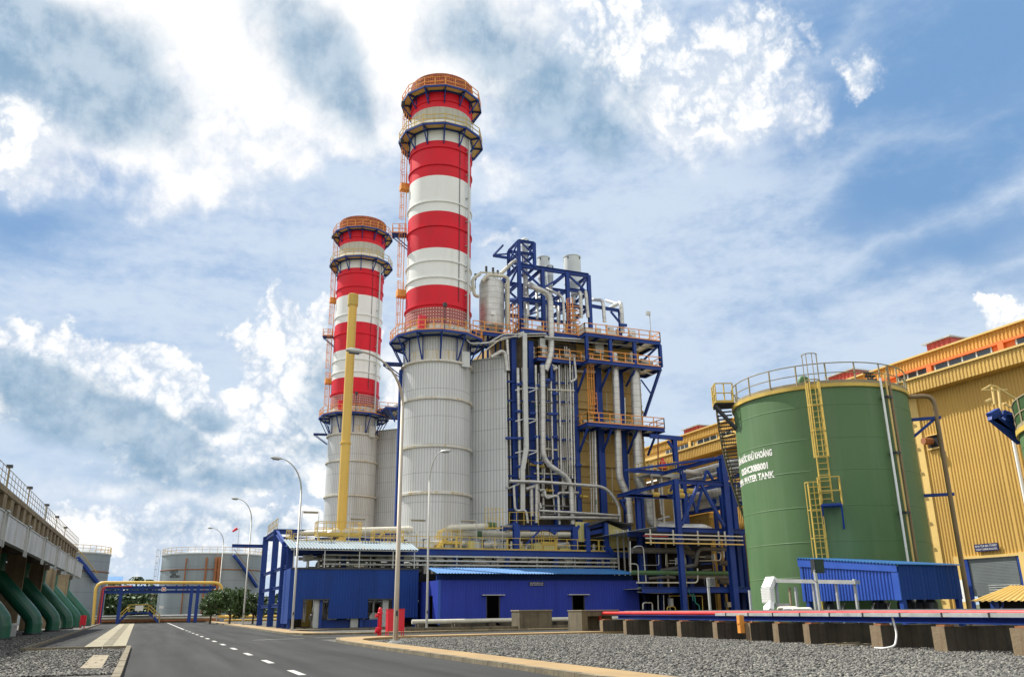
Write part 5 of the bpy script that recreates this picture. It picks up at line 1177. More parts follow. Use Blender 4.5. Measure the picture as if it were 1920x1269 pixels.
ap_=ang(cyl(1559,945,TX,TY,TR+.5)); po_=Vector((math.sin(ap_),math.cos(ap_),0)); pt_=Vector((math.cos(ap_),-math.sin(ap_),0)); pc=ptk(ap_,TR+.45,zp)
with add_part('ladder_platform',M['blue'],tk1) as b: b.beam(pc-pt_*.5,pc+pt_*.5,.85,.1,up=Vz); b.beam(pc-pt_*.45+po_*.4,pc-pt_*.45-po_*.45-Vz*1.1,.08,.1); b.beam(pc+pt_*.45+po_*.4,pc+pt_*.45-po_*.45-Vz*1.1,.08,.1)
with add_part('platform_railing',M['yellow'],tk1) as b:
    b.rail([pc-pt_*.5-po_*.4,pc-pt_*.5+po_*.42,pc+pt_*.5+po_*.42,pc+pt_*.5-po_*.4],1.35,.8,.06,toe=False)
ax2=ang(cyl(1525,900,TX,TY,TR)); f2=ptk(ax2,TR+.22,0); t2=Vector((math.cos(ax2),-math.sin(ax2),0)); o2_=Vector((math.sin(ax2),math.cos(ax2),0))
with add_part('caged_ladder',M['yellow'],tk1) as b: b.ladder(f2+Vz*1.0,f2+Vz*(zp+1.15),t2,o2_,w=.5,rung=.3)
def vpipe(px,py,rr,r,m,z0,z1,name='riser_pipe'):
    a=ang(cyl(px,py,TX,TY,TR+rr)); p=ptk(a,TR+rr,0); b=MB(); b.tube([p+Vz*z0,p+Vz*z1],r,10); b.build(name,M[m],tk1); return a
a1=vpipe(1664,800,.22,.06,'white',1,TH+.3); a2=vpipe(1674,800,.22,.05,'hallt',1,TH+.6); a3=vpipe(1680,800,.22,.07,'brownpipe',1,TH+1.0)
with add_part('pipe_clamp',M['dark'],tk1) as b:
    for py in (745,848,960): 
        z=cyl(1664,py,TX,TY,TR+.2).z; p=ptk(a1-.03,TR+.02,z); q=ptk(a1-.03,TR+.35,z); b.beam(p,q,.12,.12); b.beam(q,ptk(a3+.03,TR+.35,z),.1,.12)
with add_part('roof_valve',M['dark'],tk1) as b:
    for k in range(6): a=a1+.02*k; z=TH+.3+.18*(k%3); p=ptk(a,TR-.2,z); b.tube([p-t_*.15,p+t_*.15],.06,8); b.beam(p,p-Vz*.3,.04,.04)
with add_part('vent_pipe',M['green'],tk1) as b: p=ptk(aw+.18,TR-1.2,TH); b.tube([p,p+Vz*.75,p+Vz*.8+Vector((.4,0,0)),p+Vz*.45+Vector((.45,0,0))],.16,10,bend=.3)
with add_part('overflow_pipe',M['brownpipe'],tk1) as b:
    c=Vector((38.35,32.4,0)); top=P(1712,752,X=38.35).z; b.tube([(37.2,33.1,top),(c.x,c.y,top),(c.x,c.y,.3)],.125,12,bend=.5)
with add_part('pipe_bracket',M['blue'],tk1) as b:
    for py in (788,933): z=P(1735,py,X=38.3).z; b.beam((37.4,33.3,z),(38.5,32.25,z),.14,.16); b.beam((37.4,33.4,z-1.0),(38.3,32.5,z-.05),.1,.14) if py==788 else None
# stair and platform on the far left flank
aS=ang(cyl(1379,790,TX,TY,TR)); 
zpl=P(1352,762,Y=TY+3).z
def ring_pt(a,rr,z): return ptk(a,rr,z)
with add_part('stair_platform',M['dark'],tk1) as b:
    for k in range(4): a=aS-.05+.07*k; b.beam(ring_pt(a,TR+.05,zpl),ring_pt(a,TR+1.15,zpl),.36,.08,up=Vz)
    b.beam(ring_pt(aS+.02,TR+1.1,zpl-.1),ring_pt(aS+.02,TR,zpl-1.5),.1,.12); b.beam(ring_pt(aS-.06,TR+1.1,zpl-.1),ring_pt(aS-.06,TR,zpl-1.5),.1,.12)
with add_part('platform_railing',M['yellow'],tk1) as b: b.rail([ring_pt(aS-.1,TR+.1,zpl),ring_pt(aS-.1,TR+1.1,zpl),ring_pt(aS+.1,TR+1.15,zpl),ring_pt(aS+.22,TR+1.15,zpl)],1.15,.55,.06)
b=MB(); b2=MB(); n=46
for k in range(n):
    a=aS-.28*-1+.0; a=aS+.20+.019*k; z=zpl-.2*(k+1)
    p,q=ring_pt(a,TR+.12,z),ring_pt(a,TR+.98,z); b.beam(p,q,.26,.04,up=Vz)
    a_=a+.019; b2.beam(ring_pt(a,TR+1.0,z),ring_pt(a_,TR+1.0,z-.2),.05,.22); b2.beam(ring_pt(a,TR+1.0,z+1.1),ring_pt(a_,TR+1.0,z+.9),.05,.05)
    if k%5==0: b2.beam(ring_pt(a,TR+1.0,z),ring_pt(a,TR+1.0,z+1.1),.05,.05)
b.build('spiral_stair',M['dark'],tk1,split=False); b2.build('stair_railing',M['brownrail'],tk1,split=False)
# straight zig-zag stair tower seen between the tank and the steelwork
# second tank, cut by the frame edge
T2=(34.1,19.0); H2=lev(1915,760,39.2-4.7)
tk2=tank(T2[0],T2[1],4.7,H2-.3,'green water tank nearer to the camera, only its edge and access platform showing',[1.8*i for i in range(1,6)])
def P2(px,py): return P(px,py,Y=23.4)
with add_part('access_platform',M['blue'],tk2) as b:
    b.beam(P2(1856,781),P2(1900,806),.2,.3); b.beam(P2(1856,781),P2(1872,772),.25,.3); b.beam(P2(1880,779),P2(1925,797),.25,.45); b.beam(P2(1858,783),P2(1912,828),.2,.25)
    for k in range(5): b.beam(P2(1880+k*9,778+k*3.6)+Vector((0,.2,0)),P2(1880+k*9,778+k*3.6)+Vector((.5,-1.0,0)),.2,.05)
with add_part('platform_railing',M['hallt'],tk2) as b:
    pts=[P2(1841,731),P2(1857,722),P2(1867,724),P2(1905,748),P2(1925,757)]
    for a,c in zip(pts,pts[1:]): b.beam(a,c,.05,.05)
    for px,y0,y1 in ((1872,731,777),(1860,725,758),):
        b.beam(P2(px,y0),P2(px+5,y1),.07,.07)
    b.beam(P2(1841,731),P2(1888,730),.04,.04); b.beam(P2(1882,756),P2(1925,780),.05,.05); b.beam(P2(1848,753),P2(1858,748),.08,.08)

# ================================================================ turbine hall
XW=60.0; hl=thing('turbine_hall','long yellow corrugated turbine hall with a roller shutter behind the green tanks','hall',(XW,80,0))
zE=18.95; y0h,y1h=28.0,150.0
z_f0,z_f1=1.4+17.75*.982,1.4+18.95*.982; z_o=21.22; z_t=22.15
sh0,sh1,shz=P(1808,1048,X=XW).y,P(1912,1041,X=XW).y,4.86
with add_part('wall',M['hall'],hl) as b:
    b.ribs((XW,y0h),(XW,sh1),0,zE,.30,.07,nrm=(-1,0)); b.ribs((XW,sh1),(XW,sh0),shz,zE,.30,.07,nrm=(-1,0)); b.ribs((XW,sh0),(XW,y1h),0,zE,.30,.07,nrm=(-1,0))
    b.box(XW+.05,XW+.3,y0h,y1h,shz+.1,zE); b.box(XW+.05,XW+.3,y0h,sh1,0,shz+.1); b.box(XW+.05,XW+.3,sh0,y1h,0,shz+.1)
with add_part('eave_fascia',M['hall'],hl) as b:
    b.ribs((58.9,y0h),(58.9,y1h),z_f0,z_f1,.34,.07,nrm=(-1,0)); b.box(58.95,XW+.02,y0h,y1h,z_f0,z_f0+.08)
with add_part('eave_gutter',M['hallt'],hl) as b: b.box(58.7,59.1,y0h,y1h,z_f1+.003,z_f1+.16)
with add_part('window_band',M['orangew'],hl) as b: b.box(XW,XW+.3,y0h,66,z_f1-.2,z_o); 
with add_part('window_band',M['hallt'],hl) as b: b.box(XW,XW+.3,66,y1h,z_f1-.2,z_o)
with add_part('lower_fascia_roof',M['hallt'],hl) as b: b.box(59.0,XW+.0,y0h,y1h,z_f1-.1,z_f1-.02)
with add_part('parapet',M['hallo'],hl) as b: b.ribs((XW-.15,y0h),(XW-.15,66),z_o,z_t,.34,.07,nrm=(-1,0)); b.box(XW-.1,XW+.4,y0h,66,z_o+.01,z_t-.02)
with add_part('parapet',M['hall'],hl) as b: b.ribs((XW-.15,66),(XW-.15,y1h),z_o,z_t,.34,.07,nrm=(-1,0)); b.box(XW-.1,XW+.4,66,y1h,z_o+.01,z_t-.02)
with add_part('parapet_coping',M['hallt'],hl) as b: b.box(XW-.4,XW+.6,y0h,y1h,z_t,z_t+.14)
with add_part('soffit_strip',M['orangew'],hl) as b: b.box(XW-.22,XW+.0,y0h,66,z_o-.20,z_o-.005)
with add_part('roof',M['galv'],hl) as b: b.add([(XW,y0h,z_t-.05),(XW+26,y0h,z_t+1.5),(XW+26,y1h,z_t+1.5),(XW,y1h,z_t-.05)],[(0,1,2,3)])
zw0,zw1=z_f1+.02,z_o-.2
def ywin(px,py): return P(px,py,X=XW-.05).y
def win(ya,yb,n):
    b=MB(); b.box(XW-.06,XW-.01,min(ya,yb),max(ya,yb),zw0,zw1); w_=b.build('window',M['glass'],hl)
    f=MB(); L_=(yb-ya)/n
    for i in range(n+1): y=ya+L_*i; f.box(XW-.10,XW-.061,y-.07,y+.07,zw0,zw1)
    f.build('window_frame',M['galv'],w_,split=False)
for pa,pb,py,n in ((1684,1741,706,3),(1752,1864,680,4),(1904,1990,630,3)): win(ywin(pa,py),ywin(pb,py),n)
for pa,pb,py,n in ((1250,1264,862,2),(1269,1302,850,4),(1308,1345,828,3),(1352,1372,815,2)): win(ywin(pa,py),ywin(pb,py),n)
for px in (1297,1745,1888):
    y=P(px,850 if px<1400 else 690,X=XW).y; b=MB(); b.box(XW-.25,XW-.11,y-.25,y+.25,z_f1,z_o); b.build('pilaster',M['hallt' if px<1400 else 'orangew'],hl)
with add_part('shutter',M['shutter'],hl) as b:
    n=26; z0=2.0
    for i in range(n): z=z0+(shz-z0)*i/n; b.beam((XW+.02,sh1+.35,z+.05),(XW+.02,sh0-.35,z+.05),.05,(shz-z0)/n*.8)
    b.box(XW+.05,XW+.08,sh1+.3,sh0-.3,z0,shz)
with add_part('shutter_frame',M['blue'],hl) as b: b.box(XW-.12,XW-.0,sh0-.35,sh0,0,shz); b.box(XW-.12,XW-.0,sh1,sh1+.2,0,shz)
with add_part('door_surround',M['hallt'],hl) as b: b.box(XW-.16,XW-.01,sh0+.003,sh0+.9,0,shz+.25); b.box(XW-.16,XW-.01,sh1,sh0,shz+.003,shz+.2); b.box(XW-.16,XW-.01,sh1-.7,sh1-.003,0,shz+.25)
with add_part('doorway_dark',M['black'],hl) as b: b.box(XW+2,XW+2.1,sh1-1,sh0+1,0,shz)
with add_part('shutter_highlight',M['galv'],hl) as b:
    for i in range(4): z=2.25+.17*i; b.box(XW-.035,XW-.01,sh1+.4,sh0-1.8,z,z+.07)
with add_part('downpipe',M['white'],hl) as b: y=P(1718,900,X=59.6).y; b.tube([(59.6,y,.5),(59.6,y,z_f0-.3)],.13,10)
with add_part('pipe_clip',M['rust'],hl) as b:
    for k in range(8): z=2+k*2.1; b.beam((59.6,y-.5,z),(59.6,y+.2,z+.0),.1,.12)
with add_part('corner_trim',M['hallt'],hl) as b: yy=P(1712,800,X=59.85).y; b.box(59.80,59.88,yy-.8,yy+1.3,0,z_f0-.02)
with add_part('downpipe',M['white'],hl) as b: y=P(1905,850,X=59.6).y; b.tube([(59.6,y,.5),(59.6,y,P(1893,790,X=59.6).z)],.13,10)
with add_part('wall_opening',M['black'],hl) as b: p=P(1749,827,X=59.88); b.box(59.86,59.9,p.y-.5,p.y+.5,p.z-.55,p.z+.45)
with add_part('wall_stub_pipe',M['rust'],hl) as b: b.tube([(59.0,p.y+.2,p.z),(60.0,p.y+.1,p.z)],.3,12)
with add_part('opening_trim',M['hallt'],hl) as b: b.box(59.75,59.9,p.y-.7,p.y+.6,p.z-.7,p.z-.57); b.box(59.75,59.9,p.y-.6,p.y+.6,p.z+.47,p.z+.55)
sp_=P(1849,1025.5,X=59.7); b=MB(); b.box(59.70,59.78,sp_.y-1.05,sp_.y+1.05,sp_.z-.28,sp_.z+.28); sb=b.build('sign_board',M['sign'],hl)
text_mesh('sign_lettering','NHÀ TUA BIN TỔ MÁY',.22,'letter',sb,lambda u,v:(59.692,sp_.y-u*.85,sp_.z+.04+v)); text_mesh('sign_lettering','STEAM TURBINE BUILDING',.2,'letter',sb,lambda u,v:(59.692,sp_.y-u*.78,sp_.z-.2+v))
p=P(1807,1108,X=59.6); b=MB(); b.box(59.6,59.66,p.y-.3,p.y+.3,p.z-.8,p.z+.9); b.build('notice_board',M['white'],hl)
for pa,pb,pt,pm in ((1282,1310,801,0),(1553,1600,703,0),(1737,1782,641,0)):
    a=P(pa,pt+6,X=62); c=P(pb,pt,X=62); b=MB(); b.ribs((62,c.y),(62,a.y),22.1,max(a.z,c.z),.5,.08,nrm=(-1,0)); b.box(62.05,66,c.y,a.y,22.1,max(a.z,c.z)-.02); v_=b.build('roof_vent_house',M['redroof'],hl,split=False)
    b=MB(); b.box(61.7,66.3,c.y-.3,a.y+.3,max(a.z,c.z),max(a.z,c.z)+.12); b.build('vent_roof',M['galv'],v_)
# low annexe and insulated pipes seen through the steelwork
an=thing('hall_annexe','low yellow corrugated annexe of the hall seen through the blue steelwork','building',(57,85,0))
a=P(1285,975,X=57); c=P(1332,966,X=57); 
with add_part('wall',M['hall'],an) as b: b.ribs((57,c.y),(57,a.y+14),0,c.z-.3,.45,.08,nrm=(-1,0)); b.ribs((57,c.y),(60,c.y),0,c.z-.3,.45,.08,nrm=(0,-1))
with add_part('parapet',M['hallt'],an) as b: b.box(56.8,60,c.y-.1,a.y+14,c.z-.3,c.z+.3)
tr=thing('hall_pipe_bridge','bundle of silver insulated pipes on a blue bridge along the yellow hall','pipe bridge',(56,80,8))
for k,(py,r,m) in enumerate(((884,.5,'pipe'),(897,.3,'pipe'),(908,.25,'galv'),(932,.7,'pipe'),(944,.5,'pipe'),(954,.35,'pipe'))):
    a=P(1285,py+8,X=56.5); c=P(1372,py-14,X=56.5); b=MB(); z=(a.z+c.z)/2; b.tube([(56.5-.3*(k%2),a.y+12,z),(56.5-.3*(k%2),c.y-6,z)],r,14); b.build('pipe',M[m],tr)
for py in (964,915):
    a=P(1285,py,X=55.9); b=MB(); b.ibeam((55.9,a.y+12,a.z),(55.9,a.y-18,a.z),.25,.4,.04); b.build('beam',M['blue'],tr)
a=P(1285,980,X=55.9)
for dy in (10,2,-6,-14): b=MB(); b.ibeam((55.9,a.y+dy,0),(55.9,a.y+dy,P(1285,915,X=55.9).z),.35,.35,.05,up=(0,1,0)); b.build('column',M['blue'],tr)

# ================================================================ steelwork and pipes between boiler and tank
c20=lambda x,y:(1185+x/7.464,840+y/7.464)
c17=lambda x,y:(1180+x/7.467,990+y/7.467)
st=thing('steel_frame','braced blue steel frame carrying big silver pipes between boiler and green tank','steel frame',(52,70,0))
YN=66.0; YF2=76.0
def Q(x,y,Y=YN): return P(*c20(x,y),Y=Y)
def col_(px,py0,Y,z0=0,w=.45,name='column'):
    p_=P(px,py0,Y=Y); b=MB(); b.ibeam((p_.x,Y,z0),(p_.x,Y,p_.z),w,w,.06,up=(0,1,0)); b.build(name,M['blue'],st); return p_
k1=col_(1266,898,YN); k2=col_(1354,853,YN,w=.55)
k3=col_(1194,918,76.5); k4=col_(1203,925,77.5,w=.3); k5=col_(1279,872,76,w=.5); k6=col_(1348,875,76,w=.4); k7=col_(1372,905,70,w=.45)
def bb(p,q,w=.25,hh=.34,name='beam'): b=MB(); b.ibeam(p,q,w,hh,.04); b.build(name,M['blue'],st)
def br(p,q,w=.2): b=MB(); b.beam(p,q,w,w); b.build('brace',M['blue'],st)
bb((k1.x,YN,k1.z-.2),(k1.x,77,k1.z-.2)); bb((k1.x,YN,k1.z-.2),(k2.x+3.5,YN,k1.z-.2),.3,.4); bb((k2.x,YN,k2.z-.2),(k2.x,77,k2.z-.2)); bb((k3.x,76.5,k3.z),(k1.x,76.5,k1.z-.2))
z2=k2.z-.2; bb((k1.x+1,76,z2),(k2.x,76,z2)); bb((k1.x,76,z2-2.6),(k2.x+3,76,z2-2.6)); br((k2.x,YN,z2),(k1.x+.5,76,z2)); br((k1.x+.5,YN+1,k1.z-.2),(k2.x,76,k1.z-.2))
bb((k1.x,76,k1.z-.2),(k2.x,76,k1.z-.2)); bb((k2.x,YN,k1.z-.2),(k2.x,76,k1.z-.2))
zb=P(1290,996,Y=YN).z; bb((k3.x-4,YN+.6,zb+.2),(k2.x+5,YN+.6,zb+.2),.3,.42); bb((k3.x-4,72,zb+.2),(k2.x+5,72,zb+.2),.3,.42)
br(Q(930,490),Q(690,1080),.26); br(Q(960,490),Q(1290,1090),.26); br(Q(1040,310,76),Q(900,900,76),.22); br(Q(1050,310,76),Q(1130,440,76),.22); br(Q(830,650,76),Q(900,900,76),.2)
zl=P(1290,1105,Y=YN).z; bb((k3.x-6,YN+.5,zl),(k2.x+6,YN+.5,zl),.3,.5); bb((k3.x-6,72,zl),(k2.x+6,72,zl),.3,.5)
for px in (1199,1232,1391): col_(px,1000,74,w=.35)
with add_part('floor_plate',M['galv'],st) as b: b.box(k3.x-6,k2.x+6,YN+.8,80,zl+.1,zl+.15); 
with add_part('floor_plate',M['galv'],st) as b: b.box(k3.x-4,k2.x+5,YN+1,80,zb+.42,zb+.46)
def sp(pts,r,m='pipedk',bend=.8,n=14,f=c17,Y=70,name='pipe'):
    b=MB(); b.tube([P(*f(*q[:2]),Y=(q[2] if len(q)>2 else Y)) for q in pts],r,n,bend=bend); b.build(name,M[m],st)
K2=1/7.467*68/1600/2
sp([(40,310),(700,310),(900,350)],100*K2,Y=73); sp([(1400,295,70),(960,285,70),(935,510,70),(900,520,70),(430,590,74)],65*K2,bend=1.1); sp([(760,230),(900,400)],110*K2,Y=73.5)
sp([(30,620),(1400,630)],.20,'silgreen',bend=0,Y=68); sp([(280,700),(560,680),(640,690)],45*K2,Y=70); sp([(770,680),(1400,690)],60*K2,Y=71,bend=0)
sp([(100,760),(960,760),(955,560)],24*K2,'pipec',Y=68,bend=.4); sp([(1250,480),(1500,500)],90*K2,Y=72); sp([(1250,740),(1520,760)],90*K2,Y=72)
sp([(60,270),(100,250),(195,250),(235,760)],18*K2,'galv',Y=68,bend=.4); sp([(0,495),(120,500),(130,760)],18*K2,'galv',Y=67.5,bend=.3); sp([(10,180),(20,620)],18*K2,'galv',Y=67,bend=0)
sp([(1060,400),(1190,400)],60*K2,Y=70,bend=0); sp([(980,400),(1060,400)],30*K2,'pipe',Y=70,bend=0); sp([(980,455),(1280,450),(1280,340),(1240,335)],22*K2,'pipe',Y=69,bend=.3); sp([(1320,320),(1325,410)],30*K2,'pipe',Y=69,bend=0)
sp([(1000,500),(1190,490),(1215,650)],16*K2,'blue',Y=68,bend=.2); sp([(1020,590),(1150,575)],30*K2,Y=70); 
sp([(830,850),(835,920),(885,940),(890,1010)],18*K2,'teal',Y=66.5,bend=.2); sp([(880,910),(915,940),(925,1050),(975,1070),(985,1180)],18*K2,'teal',Y=66.5,bend=.2); sp([(850,840),(1600,820)],12*K2,'teal',Y=67,bend=0)
sp([(560,945),(1020,945),(1030,1190)],12*K2,'yellow',Y=67,bend=.1); sp([(530,1180),(530,1095),(640,1095),(655,1190)],16*K2,'yellow',Y=67,bend=.2)
sp([(120,890),(330,905),(600,905)],16*K2,'pipec',Y=67.5,bend=.3); sp([(120,830),(740,835)],20*K2,'silgreen',Y=66.8,bend=0)
sp([(400,930),(405,1140)],24*K2,'pipe',Y=68,bend=0); sp([(480,930),(485,1150)],14*K2,'pipe',Y=67.5,bend=0); sp([(190,1130),(190,1040),(320,1040),(325,1190)],24*K2,'pipe',Y=67.5,bend=.2); sp([(410,1180),(420,1165),(520,1160)],20*K2,Y=68); sp([(560,950),(575,1190)],12*K2,'galv',Y=67.5,bend=0)
sp([(410,370),(415,515),(190,515)],10*K2,'galv',Y=69,bend=.2); sp([(515,370),(510,520)],10*K2,'galv',Y=69,bend=0); sp([(560,450),(650,450),(650,520)],12*K2,'galv',Y=69,bend=.1); sp([(550,490),(640,490)],10*K2,'galv',Y=69,bend=0)
sp([(1440,900),(1445,1100)],12*K2,'galv',Y=69,bend=0)
with add_part('junction_box',M['galv'],st) as b:
    for x0,x1,y0,y1,Y in ((570,620,980,1085,67),(1370,1450,1030,1100,68),(670,800,410,500,71),(1180,1210,360,440,69)): a=P(*c17(x0,y0),Y=Y); c=P(*c17(x1,y1),Y=Y); b.box(a.x,c.x,Y,Y+.4,c.z,a.z)
for k,py in enumerate((1003,1010.5,1018.5)):
    z=P(1290,py,Y=65.4).z; b=MB(); b.box(k3.x-6,k2.x+1.0,65.3,65.45,z-.05,z+.06); b.build('cable_tray',M[('pipec','galv','hallt')[k]],st)
    if k==0: b=MB(); b.box(k3.x-6,k3.x-3.5,65.6,65.7,z-.16,z-.08); b.build('red_pipe',M['redpipe'],st)
zt3=P(1290,1000,Y=65.4).z; zb3=P(1290,1022,Y=65.4).z
for px in (1220,1263,1309,1348,1360): x=P(px,1010,Y=65.5).x; b=MB(); b.box(x-.05,x+.05,65.46,65.58,zb3,zt3+.3); b.build('tray_post',M['galv'],st)
for px,p0_ in ((1157,994),(1168,993),(1177,992)): a=P(px,p0_,Y=76.0); b=MB(); b.beam(a,(a.x,76.0,3.3),.12,.12); b.build('riser_conduit',M['galv'],st)
with add_part('riser_cage',M['galv'],st) as b:
    for py in (994,1001): b.beam(P(1150,py,Y=76.0),P(1178,py,Y=76.0),.05,.05)
# silver big horizontal pipe from the boiler and hand-railed platform
sp([(400,1090,74),(620,1110,72),(1000,1110,70),(1090,1150,70)],130/7.464*68/1600/2,'pipe',bend=1.0,f=c20)
sp([(700,330,76),(900,345,76),(960,360,78)],90/7.464*78/1600/2,'pipe',bend=.5,f=c20)
sp([(390,440,78),(380,600,78),(415,930,78)],32/7.464*78/1600/2,'pipe',bend=0,f=c20); sp([(360,440,78),(440,420,78),(530,430,78)],60/7.464*78/1600/2,'pipe',f=c20)
sp([(570,640,77),(600,1080,77)],26/7.464*78/1600/2,'pipe',bend=0,f=c20); sp([(680,700,77),(700,1080,77)],40/7.464*78/1600/2,'pipe',bend=0,f=c20); sp([(360,1000,78),(520,960,78)],40/7.464*78/1600/2,'pipe',f=c20)
with add_part('casing_panel',M['casing'],st) as b: b.box(P(1240,950,Y=84).x,P(1275,950,Y=84).x,84,90,0,P(1240,900,Y=84).z)
for x,y,Y in ((555,605,72),(680,660,70),(660,600,72),(825,600,70),(330,650,76)):
    p_=P(*c20(x,y),Y=Y); b=MB(); b.tube([p_+Vector((-.35,0,0)),p_+Vector((.35,0,0))],.26,12); b.build('damper',M['yellow'],st)
pf=thing('service_platform','grey service platform with yellow railings on posts against the yellow hall','platform',(50,76,0))
a=Q(255,360,77); c=Q(680,345,77); e=Q(415,330,77); zpf=(a.z+c.z)/2
with add_part('floor_plate',M['galv'],pf) as b: b.box(a.x,c.x,77,80,zpf-.12,zpf)
with add_part('edge_beam',M['galv'],pf) as b: b.box(a.x,c.x,76.9,76.998,zpf-.4,zpf)
with add_part('railing',M['yellow'],pf) as b: b.rail([(a.x,80,zpf),(a.x,77,zpf),(c.x,77,zpf),(c.x,80,zpf)],1.3,.7,.06)
with add_part('post',M['galv'],pf) as b:
    for x in (a.x+.3,e.x,c.x-.2): b.beam((x,77.2,0),(x,77.2,zpf-.4),.18,.18)
with add_part('equipment',M['galv'],pf) as b: b.lathe(e.x+.6,78.5,[(.3,zpf,0),(.3,zpf+1,0),(.15,zpf+1.3,0)],12); b.box(e.x-.6,e.x-.1,78.4,78.9,zpf,zpf+1.2)
with add_part('red_cover',M['firered'],pf) as b: p_=Q(425,150,78); b.lathe(p_.x,78,[(.45,p_.z-1.1,0),(.35,p_.z-.5,0),(.1,p_.z+.1,0)],10)
cr=thing('jib_post','blue jib post with a cantilever arm above the service platform','jib crane',(50,78,0))
a=P(1264,824,Y=78); 
with add_part('post',M['blue'],cr) as b: b.ibeam((a.x,78,zpf),(a.x,78,a.z),.5,.4,.05,up=(0,1,0))
with add_part('arm',M['blue'],cr) as b: b.beam(P(1219,817,Y=78),P(1279,822,Y=78),.3,.45)
with add_part('brace',M['blue'],cr) as b: b.beam(P(1252,826,Y=78),P(1263,842,Y=78),.25,.25)
with add_part('hanging_strut',M['rust'],cr) as b: b.beam(P(1234,820,Y=78),P(1234,880,Y=78),.12,.12)
# ================================================================ bright blue canopy in front of the tank
cn=thing('pump_canopy','bright blue sheet canopy over black pumps in front of the green tank','canopy',(30,30,0))
XCn=28.5; ya,yb=33.18,27.2; za,zb_=3.60,3.02; xq=31.9
def hz2(y): return zb_+(za-zb_)*(y-yb)/(ya-yb)
with add_part('front_sheet',M['bluecan'],cn) as b: b.ribs((XCn,yb+.35),(XCn,ya),1.62,hz2(yb)-.28,.19,.04,nrm=(-1,0),z1b=hz2(ya)-.36)
with add_part('front_fascia',M['bluecan'],cn) as b:
    b.add([(XCn-.08,yb,hz2(yb)-.3),(XCn-.08,ya,hz2(ya)-.38),(XCn-.08,ya,hz2(ya)),(XCn-.08,yb,hz2(yb)),(XCn-.05,yb,hz2(yb)-.3),(XCn-.05,ya,hz2(ya)-.38),(XCn-.05,ya,hz2(ya)),(XCn-.05,yb,hz2(yb))],[(0,1,2,3),(7,6,5,4),(0,4,5,1),(3,2,6,7)])
    b.box(XCn-.06,XCn-.0,yb,yb+.36,1.60,hz2(yb)-.3)
with add_part('side_sheet',M['bluew2'],cn) as b: b.ribs((XCn,yb),(xq,yb),1.62,hz2(yb),.19,.03,nrm=(0,-1),z1b=hz2(yb)-.02)  # darker blue than the front sheet paints the shade on this side
with add_part('roof',M['blueroof'],cn) as b: b.sheet((XCn-.12,ya,hz2(ya)+.01),(XCn-.12,yb-.1,hz2(yb)+.01),(xq+.1,ya,hz2(ya)+.0),(xq+.1,yb-.1,hz2(yb)+.0),pitch=.19,depth=.035)
with add_part('post',M['blue'],cn) as b:
    for x,y in ((XCn+.1,yb+.1),(XCn+.1,ya-.3),(xq-.15,yb+.1),(xq-.15,ya-.3)): b.beam((x,y,0),(x,y,hz2(y)-.1),.2,.2)
rs=random.Random(5)
with add_part('pump',M['dark'],cn) as b:
    for k in range(7): x=XCn+.6+rs.random()*2.4; y=yb+.5+k*.75; b.lathe(x,y,[(.12,0,0),(.14,.9,0),(.26,.95,0),(.26,1.5,0),(.1,1.75,0)],12)
with add_part('small_pipe',M['pipe'],cn) as b:
    for k in range(5): x=XCn+.4; y=yb+1.2+k*.9; b.tube([(x,y,.2),(x,y,1.35),(x+.3,y+.2,1.5)],.045,8,bend=.1)
# low yellow canopy near the frame edge
yc=thing('yellow_canopy','low yellow corrugated canopy on blue posts in front of the roller shutter','canopy',(44,34,0))
eL=P(1815,1127.6,Y=34.5); rL=P(1893,1098,Y=37.5)
with add_part('roof',M['hallt'],yc) as b: b.sheet((rL.x,37.5,rL.z),(rL.x+9,37.5,rL.z),(eL.x,34.5,eL.z),(rL.x+9,34.5,eL.z),pitch=.28,depth=.06)
with add_part('post',M['blue'],yc) as b:
    x=P(1866,1140,Y=35.2).x; b.beam((x,35.2,0),(x,35.2,1.65),.3,.3); b.beam((x+4,35.2,0),(x+4,35.2,1.65),.3,.3)
with add_part('brace',M['blue'],yc) as b: b.beam((x+.6,35.4,.8),(x+1.0,35.4,1.6),.08,.08); b.beam((x+.5,35.4,.8),(x+2.4,35.4,.85),.06,.06)
# ================================================================ concrete intake building with green pipes along the road
it=thing('pump_gallery','long stained concrete gallery clad with zinc boxes above a row of green pipes','building',(-11,70,0))
XG=-7.6; YG0,YG1=20.0,101.8
with add_part('zinc_boxing',M['galvw'],it) as b: b.box(XG-.32,XG,YG0,YG1,5.12,6.38)
with add_part('boxing_cap',M['galv'],it) as b: b.box(XG-1.15,XG+.05,YG0,YG1,6.385,6.44); b.box(XG-.30,XG+.04,YG0,YG1,5.07,5.115)
with add_part('boxing_joint',M['galv'],it) as b:
    y=24.0
    while y<YG1-1:
        b.box(XG+.002,XG+.10,y-.42,y-.36,4.72,6.5); b.box(XG+.002,XG+.10,y+.36,y+.42,4.72,6.5); b.box(XG-.1,XG+.16,y-.42,y+.42,6.445,6.52); y+=8.6
with add_part('upper_wall',M['concd'],it) as b: b.box(-14,-9.5,YG0,YG1,6.65,7.75)  # coloured dark to paint the recess shade between the piers
with add_part('lintel',M['concg'],it) as b: b.box(-13,-8.2,YG0,YG1,7.755,7.95)
with add_part('pier',M['concg'],it) as b:
    y=22.0; 
    while y<YG1: b.box(-9.49,-8.25,y-.55,y+.55,6.45,7.75); y+=2.6
with add_part('walkway_slab',M['concl'],it) as b: b.box(-13,-8.25,YG0,YG1,7.96,8.1)
b=MB(); b.rail([(-8.3,YG0,8.1),(-8.3,YG1,8.1)],1.0,1.15,.028,rails=(1,.66,.33),toe=False); b.build('railing',M['brownrail'],it,split=False)
with add_part('base_wall',M['concd'],it) as b: b.box(-14.6,-14.1,YG0,YG1+1,0,6.4)
